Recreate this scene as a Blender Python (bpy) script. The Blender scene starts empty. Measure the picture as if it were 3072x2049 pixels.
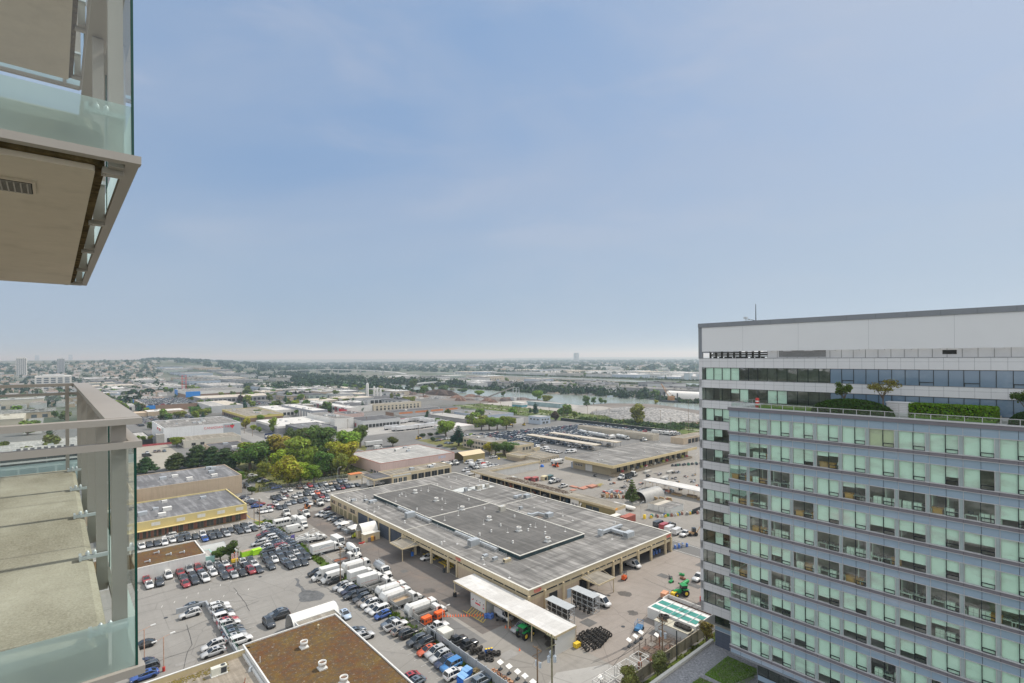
import bpy,math,random
from mathutils import Vector,Matrix
sc=bpy.context.scene
COL=sc.collection
TH=math.radians(41.2)
CT,ST=math.cos(TH),math.sin(TH)
R=random.Random(7)
def wxy(a,b):return(a*CT-b*ST,a*ST+b*CT)
KIDS={}
class MB:
 """collects faces, then links them as one mesh object"""
 def __init__(s):s.v=[];s.f=[];s.m=[];s.smf=[]
 def face(s,pts,mi=0,sm=False):
  i=len(s.v);s.v+=[tuple(p)for p in pts];s.f.append(tuple(range(i,i+len(pts))));s.m.append(mi);s.smf.append(sm);return s
 def idx(s,vs,fs,mi=0,sm=False):
  i=len(s.v);s.v+=[tuple(p)for p in vs]
  for f in fs:s.f.append(tuple(k+i for k in f));s.m.append(mi);s.smf.append(sm)
  return s
 def box(s,x0,x1,y0,y1,z0,z1,mi=0,mt=None):
  if x0>x1:x0,x1=x1,x0
  if y0>y1:y0,y1=y1,y0
  vs=[(x0,y0,z0),(x1,y0,z0),(x1,y1,z0),(x0,y1,z0),(x0,y0,z1),(x1,y0,z1),(x1,y1,z1),(x0,y1,z1)]
  s.idx(vs,[(0,3,2,1),(0,1,5,4),(1,2,6,5),(2,3,7,6),(3,0,4,7)],mi)
  return s.idx(vs[4:],[(0,1,2,3)],mi if mt is None else mt)
 def cbox(s,x,y,z,lx,ly,lz,mi=0,rot=0,mt=None):
  k=len(s.v);s.box(-lx/2,lx/2,-ly/2,ly/2,0,lz,mi,mt)
  c,n=math.cos(rot),math.sin(rot)
  for j in range(k,len(s.v)):
   p=s.v[j];s.v[j]=(x+p[0]*c-p[1]*n,y+p[0]*n+p[1]*c,z+p[2])
  return s
 def prism(s,poly,z0,z1,mi=0,mt=None):
  n=len(poly)
  if sum(poly[i][0]*poly[(i+1)%n][1]-poly[(i+1)%n][0]*poly[i][1]for i in range(n))<0:poly=poly[::-1]
  vs=[(p[0],p[1],z0)for p in poly]+[(p[0],p[1],z1)for p in poly]
  s.idx(vs,[tuple(range(n-1,-1,-1))]+[(i,(i+1)%n,n+(i+1)%n,n+i)for i in range(n)],mi)
  return s.idx(vs[n:],[tuple(range(n))],mi if mt is None else mt)
 def tube(s,p0,p1,r,n=8,mi=0,r1=None,sm=True,caps=True):
  p0,p1=Vector(p0),Vector(p1);d=p1-p0
  if d.length<1e-6:return s
  d.normalize();u=d.orthogonal().normalized();w=d.cross(u);r1=r if r1 is None else r1
  vs=[]
  for p,q in((p0,r),(p1,r1)):
   for i in range(n):
    t=2*math.pi*i/n;vs.append(p+u*(q*math.cos(t))+w*(q*math.sin(t)))
  s.idx(vs,[(i,(i+1)%n,n+(i+1)%n,n+i)for i in range(n)],mi,sm)
  if caps:s.idx(vs,[tuple(range(n-1,-1,-1)),tuple(range(n,2*n))],mi)
  return s
 def lathe(s,x,y,prof,n=14,mi=0,sm=True):
  vs=[];fs=[]
  for r,z in prof:
   for i in range(n):
    t=2*math.pi*i/n;vs.append((x+r*math.cos(t),y+r*math.sin(t),z))
  for k in range(len(prof)-1):
   for i in range(n):fs.append((k*n+i,k*n+(i+1)%n,(k+1)*n+(i+1)%n,(k+1)*n+i))
  fs.append(tuple((len(prof)-1)*n+i for i in range(n)))
  return s.idx(vs,fs,mi,sm)
 def loft(s,rings,mi=0,caps=True,sm=False,closed=True):
  n=len(rings[0]);vs=[p for r in rings for p in r];fs=[]
  for k in range(len(rings)-1):
   for i in range(n if closed else n-1):
    fs.append((k*n+i,k*n+(i+1)%n,(k+1)*n+(i+1)%n,(k+1)*n+i))
  if caps:fs+=[tuple(range(n-1,-1,-1)),tuple((len(rings)-1)*n+i for i in range(n))]
  return s.idx(vs,fs,mi,sm)
 def mesh(s,name,mats):
  me=bpy.data.meshes.new(name);me.from_pydata(s.v,[],s.f)
  for m in mats:me.materials.append(m)
  me.polygons.foreach_set('material_index',s.m);me.polygons.foreach_set('use_smooth',s.smf)
  me.update();return me
 def build(s,name,mats,parent=None,loc=None):
  if not isinstance(mats,(list,tuple)):mats=[mats]
  return obj(name,s.mesh(name,mats),parent,loc)
def obj(name,me,parent=None,loc=None,rz=None):
 o=bpy.data.objects.new(name,me);COL.objects.link(o)
 if parent:o.parent=parent;KIDS.setdefault(parent.name,[]).append(o)
 if loc:o.location=loc
 if rz is not None:o.rotation_euler=(0,0,rz)
 return o
def tag(o,label=None,cat=None,group=None,kind=None):
 for k,x in(('label',label),('category',cat),('group',group),('kind',kind)):
  if x:o[k]=x
 return o
def thing(name,label,cat,a,b,z=0,rot=0,group=None):
 """an Empty at the thing's base, its axes along the street grid"""
 o=bpy.data.objects.new(name,None);COL.objects.link(o);o.empty_display_size=.3
 x,y=wxy(a,b);o.location=(x,y,z);o.rotation_euler=(0,0,TH+rot)
 return tag(o,label,cat,group)
def single(name,mb,mats,label,cat,a,b,z=0,rot=0,group=None,kind=None):
 o=mb.build(name,mats)if isinstance(mb,MB)else obj(name,mb)
 x,y=wxy(a,b);o.location=(x,y,z);o.rotation_euler=(0,0,TH+rot)
 return tag(o,label,cat,group,kind)
def copy_tree(o,parent=None):
 c=o.copy();COL.objects.link(c);c.parent=parent
 if parent:KIDS.setdefault(parent.name,[]).append(c)
 for ch in list(KIDS.get(o.name,[])):copy_tree(ch,c)
 return c
 # ---------------------------------------------------------------- materials
MATS={}
def rgb(c):return(c,c,c,1)if isinstance(c,(int,float))else(*c[:3],1)
class NT:
 def __init__(s,name):
  s.m=bpy.data.materials.new(name);s.m.use_nodes=True;s.t=s.m.node_tree;s.t.nodes.clear()
  s.out=s.n('ShaderNodeOutputMaterial')
 def n(s,typ,ins=None,**kw):
  x=s.t.nodes.new(typ)
  for k,v in kw.items():setattr(x,k,v)
  for k,v in(ins or{}).items():
   if isinstance(v,bpy.types.NodeSocket):s.t.links.new(v,x.inputs[k])
   else:x.inputs[k].default_value=v
  return x
 def pos(s,sx=1,sy=1,sz=1,obj_space=False):
  c=s.n('ShaderNodeTexCoord').outputs['Object']if obj_space else s.n('ShaderNodeNewGeometry').outputs['Position']
  if not obj_space:c=s.n('ShaderNodeVectorRotate',{'Vector':c,'Angle':-TH},rotation_type='Z_AXIS').outputs[0]
  return s.n('ShaderNodeVectorMath',{0:c,1:(sx,sy,sz)},operation='MULTIPLY').outputs[0]
 def noise(s,vec,scale,detail=4,rough=.6,lo=.3,hi=.7):
  x=s.n('ShaderNodeTexNoise',{'Vector':vec,'Scale':scale,'Detail':detail,'Roughness':rough})
  return s.n('ShaderNodeMapRange',{0:x.outputs[0],1:lo,2:hi}).outputs[0]
 def mix(s,f,a,b,mode='MIX'):
  x=s.n('ShaderNodeMix',data_type='RGBA',blend_type=mode)
  for i,v in((0,f),(6,a),(7,b)):
   if isinstance(v,bpy.types.NodeSocket):s.t.links.new(v,x.inputs[i])
   else:x.inputs[i].default_value=v if i==0 else rgb(v)
  return x.outputs[2]
 def bsdf(s,col,rough=.7,metal=0,spec=.3,**kw):
  d={'Base Color':col if isinstance(col,bpy.types.NodeSocket)else rgb(col),'Roughness':rough,'Metallic':metal,'Specular IOR Level':spec};d.update(kw)
  return s.n('ShaderNodeBsdfPrincipled',d)
 def done(s,sh):
  s.t.links.new(sh.outputs[0]if hasattr(sh,'outputs')else sh,s.out.inputs[0]);MATS[s.m.name]=s.m;return s.m
 def bump(s,h,dist,strength=.6):
  return s.n('ShaderNodeBump',{'Height':h,'Distance':dist,'Strength':strength}).outputs[0]
def mat(name,col,rough=.7,var=.18,scale=.35,metal=0,spec=.3,streak=False,dirt=.0,dirtcol=(.12,.1,.08)):
 if name in MATS:return MATS[name]
 t=NT(name);p=t.pos()
 c0=rgb(col)
 big=t.noise(p,scale,5);fine=t.noise(p,scale*9,3)
 c=t.mix(big,tuple(k*(1-var)for k in c0[:3]),tuple(min(1,k*(1+var))for k in c0[:3]))
 c=t.mix(.25,c,t.mix(fine,tuple(k*(1-var*1.4)for k in c0[:3]),tuple(min(1,k*(1+var))for k in c0[:3])))
 if streak:
  st=t.noise(t.pos(1.2,1.2,.08),1.6,3,lo=.5,hi=.85)
  c=t.mix(t.n('ShaderNodeMath',{0:st,1:.45},operation='MULTIPLY').outputs[0],c,tuple(k*.55 for k in c0[:3]))
 if dirt:
  dn=t.noise(p,scale*2.3,6,lo=.55,hi=.8)
  c=t.mix(t.n('ShaderNodeMath',{0:dn,1:dirt},operation='MULTIPLY').outputs[0],c,dirtcol)
 return t.done(t.bsdf(c,rough,metal,spec))
def ground_mat(name,c1,c2,scale=.06,stain=.5,staincol=(.05,.05,.05),tracks=False,warm=None):
 t=NT(name);p=t.pos()
 a=t.noise(p,scale,6,.65);b=t.noise(p,scale*8,5,.7);g=t.noise(p,3.5,3,.8)
 c=t.mix(a,c1,c2);c=t.mix(t.n('ShaderNodeMath',{0:b,1:.45},operation='MULTIPLY').outputs[0],c,tuple(k*.72 for k in c1))
 c=t.mix(t.n('ShaderNodeMath',{0:g,1:.16},operation='MULTIPLY').outputs[0],c,tuple(k*.6 for k in c1))
 if warm:c=t.mix(t.noise(p,scale*2.1,4,lo=.5,hi=.75),c,warm)
 if tracks:
  for sx,sy in((.9,.02),(.02,.9)):
   tr=t.noise(t.pos(sx,sy,1),.9,3,.5,lo=.55,hi=.75)
   c=t.mix(t.n('ShaderNodeMath',{0:tr,1:.22},operation='MULTIPLY').outputs[0],c,tuple(k*.6 for k in c1))
 sn=t.noise(p,scale*3.2,7,.7,lo=.62,hi=.74)
 c=t.mix(t.n('ShaderNodeMath',{0:sn,1:stain},operation='MULTIPLY').outputs[0],c,staincol)
 # thin cracks and seal lines
 vo=t.n('ShaderNodeTexVoronoi',{'Vector':p,'Scale':.09},feature='DISTANCE_TO_EDGE')
 ck=t.n('ShaderNodeMapRange',{0:vo.outputs[0],1:.004,2:.010,3:.35,4:0.}).outputs[0]
 c=t.mix(ck,c,tuple(k*.45 for k in c1))
 return t.done(t.bsdf(c,.85,spec=.2))
def glass_mat(name,tint,refl=.12,rough=0.0,ripple_sheen=False):
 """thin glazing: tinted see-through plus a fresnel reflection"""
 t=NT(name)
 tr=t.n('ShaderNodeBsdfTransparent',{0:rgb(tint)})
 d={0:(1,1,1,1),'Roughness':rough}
 if ripple_sheen:
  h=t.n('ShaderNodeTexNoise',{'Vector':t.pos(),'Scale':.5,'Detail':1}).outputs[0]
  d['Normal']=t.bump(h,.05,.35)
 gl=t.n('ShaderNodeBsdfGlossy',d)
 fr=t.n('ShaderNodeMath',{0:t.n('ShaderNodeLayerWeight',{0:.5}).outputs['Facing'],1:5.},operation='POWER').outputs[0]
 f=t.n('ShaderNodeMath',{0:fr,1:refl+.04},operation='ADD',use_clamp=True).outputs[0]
 if ripple_sheen:f=t.n('ShaderNodeMath',{0:t.n('ShaderNodeMath',{0:t.noise(t.pos(.22,.22,.7),1.1,6,.62,lo=.5,hi=.78),1:.34},operation='MULTIPLY').outputs[0],1:f},operation='ADD',use_clamp=True).outputs[0]  # streaky noise painted into the mirror share, imitating uneven cloud reflections
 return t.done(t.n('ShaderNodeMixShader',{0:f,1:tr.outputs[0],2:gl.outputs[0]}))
def objcol(name,rough=.35,spec=.5,coat=0.,var=.06):
 t=NT(name);oc=t.n('ShaderNodeObjectInfo').outputs['Color']
 n=t.noise(t.pos(),1.2,3)
 c=t.mix(t.n('ShaderNodeMath',{0:n,1:var*3},operation='MULTIPLY').outputs[0],oc,(.25,.24,.22))
 return t.done(t.bsdf(c,rough,spec=spec,**{'Coat Weight':coat,'Coat Roughness':.08}))
def leaf_mat(name):
 t=NT(name);oc=t.n('ShaderNodeObjectInfo').outputs['Color']
 rn=t.n('ShaderNodeNewGeometry').outputs['Random Per Island']
 hs=t.n('ShaderNodeHueSaturation',{'Color':oc,'Hue':t.n('ShaderNodeMapRange',{0:rn,3:.47,4:.525}).outputs[0],'Saturation':1.0,'Value':t.n('ShaderNodeMapRange',{0:rn,3:.45,4:1.5}).outputs[0]}).outputs[0]
 b=t.bsdf(hs,.65,spec=.2);tl=t.n('ShaderNodeBsdfTranslucent',{0:hs})
 return t.done(t.n('ShaderNodeMixShader',{0:.3,1:b.outputs[0],2:tl.outputs[0]}))
WHITE=mat('white_paint',(.64,.64,.62),.5,.06,.3,streak=True)
CREAM=mat('cream_paint',(.56,.47,.31),.7,.08,.25,streak=True)
TAN=mat('tan_wall',(.50,.40,.29),.8,.07,.2,streak=True)
GREYWALL=mat('grey_concrete',(.40,.39,.36),.85,.15,.3,streak=True)
STEEL=mat('galvanised_steel',(.52,.55,.57),.45,.12,.8,metal=.4)
DARKST=mat('dark_steel',(.05,.055,.06),.5,.2,.8)
BLACK=mat('black_rubber',(.02,.02,.021),.85,.25,1.5)
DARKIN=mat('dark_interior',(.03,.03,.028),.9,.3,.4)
WOOD=mat('old_wood',(.20,.14,.09),.85,.25,.8)
RUST=mat('rusty_steel',(.24,.10,.06),.8,.3,.8)
PAINT=objcol('body_paint',.32,.5,.35)
MATTE=objcol('matte_paint',.75,.2,0.,.1)
LEAF=leaf_mat('leaves')
BARK=mat('bark',(.12,.09,.065),.9,.3,1.5)
CGLASS=NT('car_glass');CGLASS=CGLASS.done(CGLASS.bsdf((.015,.02,.024),.06,spec=.9))
HEADL=mat('lamp_lens',(.75,.77,.78),.15,.03,1)
TAILL=mat('red_lens',(.35,.02,.02),.2,.05,1)
RIM=mat('wheel_rim',(.42,.43,.44),.35,.1,2,metal=.6)
WINGL=NT('dark_window');WINGL=WINGL.done(WINGL.bsdf((.03,.04,.045),.08,spec=.8))
YELLOW=mat('yellow_paint',(.72,.50,.04),.55,.12,.6)
ORANGE=mat('orange_paint',(.75,.13,.03),.55,.12,.6)
REDP=mat('red_paint',(.48,.05,.04),.55,.12,.6)
BLUEP=mat('blue_plastic',(.03,.14,.50),.5,.12,.6)
GREENP=mat('green_paint',(.02,.26,.07),.4,.1,.6)
ROWS={'fence':('the long row along the weedy fence',[('suv','black',56.4,150.5,'a-'),('suv','black',58.2,141.7,'a-'),('suv','silver',58.0,136.8,'a-'),('suv','white',58.5,134.6,'a-'),('suv','navy',58.5,132.5,'a-'),('sedan','charcoal',58.0,130.0,'a-'),('boxy suv','black',59.5,128.8,'a-'),('suv','charcoal',59.0,126.6,'a-'),('suv','taupe',58.9,124.1,'a-'),('suv','white',59.2,122.2,'a-'),('sedan','white',59.0,119.7,'a-'),('minivan','white',59.4,117.6,'a-'),('hatchback','blue',58.9,115.0,'a-')]),'wallrow':('the row beside the grey concrete wall',[('sedan','slate',58.6,110.5,'a-'),('pickup','white',58.8,108.3,'a+'),('sedan','taupe',58.6,105.6,'a+'),('suv','black',59.2,103.3,'a+'),('suv','charcoal',59.0,99.5,'a-'),('suv','black',59.6,97.4,'a-'),('sedan','orange',58.8,94.8,'a-'),('suv','silver',59.6,93.1,'a-'),('suv','silver',59.4,91.0,'a-'),('suv','navy',59.1,88.7,'a-'),('boxy suv','skyblue',59.2,86.8,'a-'),('suv','white',58.3,84.2,'a+')]),'behindwall':('the yard side of the concrete wall',[('pickup','black',65.1,93.7,'a+'),('pickup','black',65.9,90.8,'a+'),('pickup','white',65.5,101.4,'a+')]),'endwall':('the low wall at the bottom of the row',[('suv','slate',61.0,78.9,'a+')]),'mossedge':('the mossy brown roof',[('sedan','red',50.8,89.0,'a-'),('sedan','slate',50.9,87.0,'a-'),('suv','silver',51.3,108.9,'a+'),('sedan','slate',50.9,112.4,'a+'),('sedan','paleblue',52.4,121.5,'b-')]),'tunnel':('the mouth of the white fabric tunnel',[('sedan','slate',40.6,133.1,'a-'),('suv','black',40.3,131.1,'a-'),('suv','charcoal',37.4,129.4,'b-')]),'retain':('the row outside the low retaining wall',[('suv','white',30.7,146.7,'a+'),('suv','white',30.6,144.4,'a+'),('sedan','charcoal',30.6,142.1,'a+'),('boxy suv','white',30.3,139.4,'a+'),('sedan','red',30.5,137.1,'a+'),('suv','white',30.4,135.0,'a+'),('sedan','charcoal',30.3,132.3,'a+'),('sedan','slate',30.2,130.1,'a+'),('sedan','silver',30.1,127.9,'a+'),('boxy suv','white',30.5,125.4,'a+')]),'inside':('the sunken lot inside the retaining wall',[('suv','white',24.5,146.7,'a-'),('suv','white',25.4,127.1,'a-'),('sedan','silver',24.9,124.4,'a-')]),'inside2':('the back of the retaining wall corner',[('sedan','slate',26.2,151.2,'a+')]),'lampcars':('the two rusty lamp posts',[('sedan','black',14.1,137.8,'a-'),('sedan','blue',13.0,124.2,'a-'),('sedan','navy',13.0,129.2,'a-'),('suv','charcoal',13.5,126.7,'a-')]),'mid':('the block before the white shop wall',[('sedan','red',19.2,178.2,'b-'),('sedan','white',19.4,173.6,'b-'),('suv','charcoal',21.7,173.4,'b-'),('suv','white',24.3,177.4,'b-'),('sedan','red',27.2,177.4,'b-'),('suv','silver',29.6,178.3,'b-'),('suv','red',31.7,177.2,'b-'),('sedan','charcoal',27.2,172.4,'b-'),('sedan','charcoal',29.5,173.0,'b-'),('sedan','slate',31.7,172.6,'b-'),('sedan','red',26.9,167.7,'b-'),('suv','charcoal',29.2,168.1,'b-'),('suv','white',31.7,167.9,'b-'),('suv','silver',34.5,176.9,'b-'),('sedan','white',34.3,171.0,'b-'),('sedan','silver',36.6,176.2,'b-'),('suv','charcoal',36.5,171.5,'b-'),('sedan','white',38.5,175.5,'b-'),('sedan','charcoal',36.3,166.2,'b-'),('sedan','red',38.4,170.3,'b-'),('sedan','silver',38.5,165.3,'b-'),('sedan','black',40.4,170.4,'b-'),('sedan','black',40.6,165.0,'b-'),('sedan','white',42.9,173.9,'b-'),('sedan','charcoal',42.8,169.7,'b-'),('sedan','charcoal',45.0,173.6,'b-'),('sedan','white',45.0,169.6,'b-'),('suv','red',42.8,164.9,'b-'),('sedan','charcoal',44.8,164.4,'b-')]),'blocke':('the dark car block beside the fence',[('sedan','charcoal',49.2,173.7,'b-'),('sedan','charcoal',48.7,169.6,'b-'),('sedan','charcoal',48.2,164.5,'b-'),('sedan','charcoal',51.1,173.3,'b-'),('sedan','white',50.7,169.3,'b-'),('sedan','slate',53.4,174.0,'b-'),('sedan','charcoal',52.9,169.7,'b-'),('sedan','slate',52.5,164.9,'b-'),('sedan','charcoal',52.5,161.1,'b-'),('sedan','charcoal',55.4,174.8,'b-'),('sedan','charcoal',55.2,170.2,'b-'),('sedan','white',54.9,166.0,'b-'),('sedan','charcoal',54.6,161.3,'b-'),('sedan','charcoal',57.3,174.2,'b-'),('sedan','white',57.5,170.2,'b-'),('sedan','charcoal',57.0,165.6,'b-'),('sedan','charcoal',56.7,161.0,'b-'),('sedan','slate',59.5,174.2,'b-'),('sedan','charcoal',59.3,169.9,'b-'),('sedan','charcoal',59.0,165.0,'b-')]),'dense':('the dense rows below the minibus',[('sedan','white',58.3,206.7,'a-'),('sedan','silver',58.9,203.9,'a-'),('suv','silver',58.5,201.1,'a-'),('sedan','charcoal',58.7,198.4,'a-'),('sedan','slate',58.7,196.0,'a-'),('sedan','charcoal',58.8,193.9,'a-'),('sedan','slate',58.9,191.8,'a-'),('sedan','charcoal',58.9,189.6,'a-'),('sedan','charcoal',58.9,187.6,'a-'),('sedan','slate',58.9,185.7,'a-'),('sedan','silver',58.9,183.6,'a-'),('sedan','charcoal',59.0,181.5,'a-'),('sedan','slate',59.0,179.4,'a-'),('sedan','red',55.2,196.2,'a-'),('suv','black',54.9,193.7,'a-'),('boxy suv','white',55.3,190.5,'a-'),('suv','white',55.3,187.6,'a-'),('sedan','charcoal',55.4,185.0,'a-'),('sedan','slate',55.4,182.7,'a-'),('sedan','red',55.7,180.4,'a-'),('sedan','silver',55.8,178.2,'a-'),('suv','silver',51.1,187.5,'a-'),('suv','white',51.4,181.7,'a-'),('suv','charcoal',51.3,178.4,'a-'),('sedan','red',54.2,180.2,'a-')]),'yellowrow':('the row facing the yellow-topped shops',[('sedan','white',21.6,211.4,'b-'),('sedan','charcoal',23.7,211.5,'b-'),('sedan','charcoal',25.8,211.1,'b-'),('suv','white',27.8,210.0,'b-'),('sedan','white',30.2,211.5,'b-'),('sedan','charcoal',32.4,210.3,'b-'),('sedan','charcoal',34.7,210.7,'b-'),('sedan','charcoal',36.9,210.0,'b-'),('suv','white',39.1,210.3,'b-'),('sedan','blue',38.8,205.1,'b-'),('sedan','charcoal',41.3,210.3,'b-'),('suv','charcoal',41.2,205.6,'b-'),('sedan','charcoal',43.3,210.1,'b-'),('sedan','charcoal',43.3,205.7,'b-'),('sedan','charcoal',45.6,209.6,'b-'),('sedan','silver',45.6,205.5,'b-'),('sedan','charcoal',47.6,209.1,'b-'),('sedan','charcoal',50.2,211.0,'b-'),('sedan','charcoal',50.0,205.6,'b-'),('suv','charcoal',52.4,210.2,'b-'),('sedan','silver',52.2,205.2,'b-'),('sedan','white',54.5,210.6,'b-'),('sedan','charcoal',54.5,205.3,'b-'),('suv','white',30.1,216.2,'a-'),('sedan','slate',33.7,215.1,'a-')]),'office':('the line under the warehouse office end',[('pickup','white',79.6,205.7,'a-'),('suv','silver',80.3,203.8,'a-'),('suv','charcoal',80.7,200.9,'a-'),('sedan','silver',80.6,197.0,'a-'),('boxy suv','black',81.1,194.2,'a-'),('sedan','silver',80.9,191.4,'a-'),('sedan','white',80.6,189.1,'a-'),('van','white',80.0,184.9,'a-'),('sedan','maroon',85.0,211.6,'a-')]),'upper':('the upper lot before the tall trees',[('suv','silver',80.3,253.9,'b-'),('sedan','white',83.1,254.0,'b-'),('suv','brown',88.2,256.0,'b-'),('sedan','silver',90.4,254.6,'b-'),('suv','red',93.1,255.8,'b-'),('sedan','slate',95.1,254.0,'b-'),('sedan','charcoal',97.7,254.4,'b-'),('sedan','white',100.2,255.0,'b-'),('sedan','beige',102.3,254.6,'b-'),('sedan','taupe',104.4,254.1,'b-'),('suv','slate',107.3,254.4,'b-'),('sedan','silver',110.0,254.4,'b-'),('sedan','charcoal',88.6,246.2,'b-'),('sedan','silver',90.6,245.2,'b-'),('sedan','white',93.0,245.6,'b-'),('sedan','white',95.6,245.4,'b-'),('sedan','charcoal',98.2,246.7,'b-'),('sedan','charcoal',100.6,246.3,'b-'),('sedan','charcoal',102.3,245.3,'b-'),('sedan','charcoal',105.7,246.0,'b-'),('suv','charcoal',86.2,241.4,'b-'),('sedan','white',88.4,240.3,'b-'),('sedan','orange',90.7,240.3,'b-'),('sedan','silver',93.3,240.6,'b-'),('sedan','white',95.8,241.2,'b-'),('suv','silver',98.3,241.6,'b-'),('suv','navy',101.1,241.8,'b-'),('sedan','red',103.2,241.6,'b-'),('suv','navy',105.7,242.1,'b-'),('suv','silver',108.0,241.8,'b-'),('sedan','charcoal',110.6,241.4,'b-'),('sedan','charcoal',73.3,245.2,'b-'),('sedan','navy',73.7,241.2,'b-'),('sedan','charcoal',75.7,245.5,'b-'),('sedan','white',76.3,241.6,'b-'),('sedan','maroon',78.5,245.3,'b-'),('sedan','white',80.9,240.9,'b-'),('suv','silver',83.4,241.6,'b-'),('sedan','silver',74.7,230.8,'b-'),('sedan','slate',77.2,231.5,'b-'),('sedan','charcoal',80.0,231.2,'b-'),('sedan','slate',82.5,232.0,'b-'),('sedan','white',81.5,224.5,'b-'),('suv','charcoal',87.1,232.3,'b-'),('sedan','red',89.7,232.4,'b-'),('sedan','charcoal',91.6,231.5,'b-'),('sedan','white',89.7,225.3,'b-'),('suv','white',70.5,233.3,'b-'),('sedan','charcoal',70.0,227.1,'b-'),('sedan','charcoal',71.9,226.2,'b-'),('sedan','red',67.7,231.1,'b-'),('suv','white',66.0,226.1,'b-'),('sedan','white',64.2,226.5,'b-'),('sedan','white',62.6,226.6,'b-')]),'lane':('the lane beside the grove',[('suv','white',78.7,298.5,'a+'),('sedan','navy',79.3,287.4,'a-'),('sedan','white',79.2,283.2,'a-'),('sedan','navy',79.3,280.6,'a-'),('sedan','navy',79.7,271.6,'a-'),('sedan','charcoal',79.7,268.7,'a-'),('sedan','blue',80.1,263.6,'a-'),('suv','black',70.0,275.8,'b-')]),'yellowside':('the strip beside the yellow building',[('sedan','navy',63.4,253.9,'a+'),('sedan','white',63.7,248.9,'a+'),('sedan','slate',64.3,245.2,'a+'),('sedan','navy',64.5,241.8,'a+'),('sedan','red',65.6,238.5,'a+'),('sedan','blue',63.8,235.9,'a+')]),'CTlot':('the bare lot below the retail store',[('sedan','silver',46.7,423.1,'b-'),('sedan','brown',51.2,424.3,'b-'),('sedan','brown',53.4,424.1,'b-'),('sedan','slate',56.2,422.5,'b-'),('van','black',45.0,409.1,'a+')]),'east':('the small lot round the dark conifer',[('sedan','black',203.2,309.7,'a-'),('sedan','black',203.3,292.6,'a-'),('sedan','slate',214.1,317.0,'a-'),('suv','slate',214.7,313.3,'a-'),('sedan','white',219.9,302.8,'a-'),('sedan','charcoal',215.0,330.5,'a-'),('sedan','red',216.1,330.8,'a-'),('sedan','silver',219.4,332.4,'a-'),('sedan','charcoal',221.5,332.7,'a-'),('sedan','silver',224.6,334.5,'a-'),('sedan','white',225.2,331.5,'a-')]),'works':('the works yard gate',[('van','white',182.8,248.0,'a-'),('van','white',188.0,244.5,'a-'),('van','white',165.3,222.7,'a+'),('pickup','white',169.8,232.4,'a-'),('sedan','white',187.5,231.7,'a-'),('sedan','silver',189.3,230.7,'a-'),('van','white',181.8,231.3,'a+'),('pickup','white',204.5,251.6,'a+')]),'vanline':('the line of white work vans',[('van','white',247.5,258.1,'a-'),('sedan','white',247.1,254.6,'a-'),('van','white',247.6,249.6,'a-'),('pickup','white',245.1,243.5,'a-'),('pickup','white',244.7,240.2,'a-'),('pickup','white',244.9,237.5,'a-'),('pickup','white',245.1,234.5,'a-'),('van','white',250.3,231.3,'a-'),('van','white',253.0,229.8,'a-')]),'carportvans':('the near end of the carport',[('van','white',269.0,246.2,'a-'),('van','white',270.1,243.6,'a-'),('van','white',270.9,235.6,'a-'),('van','white',271.9,230.9,'a-')]),'yardpick':('the far gate of the warehouse',[('pickup','white',182.0,171.8,'a+'),('pickup','white',163.9,97.0,'a-'),('van','white',163.6,99.8,'a+'),('van','white',164.1,102.9,'a+'),('van','red',165.0,105.7,'a+'),('van','charcoal',165.9,108.8,'a+'),('suv','black',168.7,105.6,'a+')]),'tractorrow':('the office building corner',[('pickup','white',134.3,75.4,'a-')]),'canopy':('the shade of the white-roofed lean-to',[('van','white',80.3,95.4,'b-'),('pickup','silver',79.8,88.4,'a-')]),'rackvan':('the second tyre rack',[('van','white',102.7,84.4,'b-')]),'bay':('the open workshop bays',[('sedan','white',86.4,139.0,'a-'),('van','white',128.2,93.3,'b-')]),}
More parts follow.
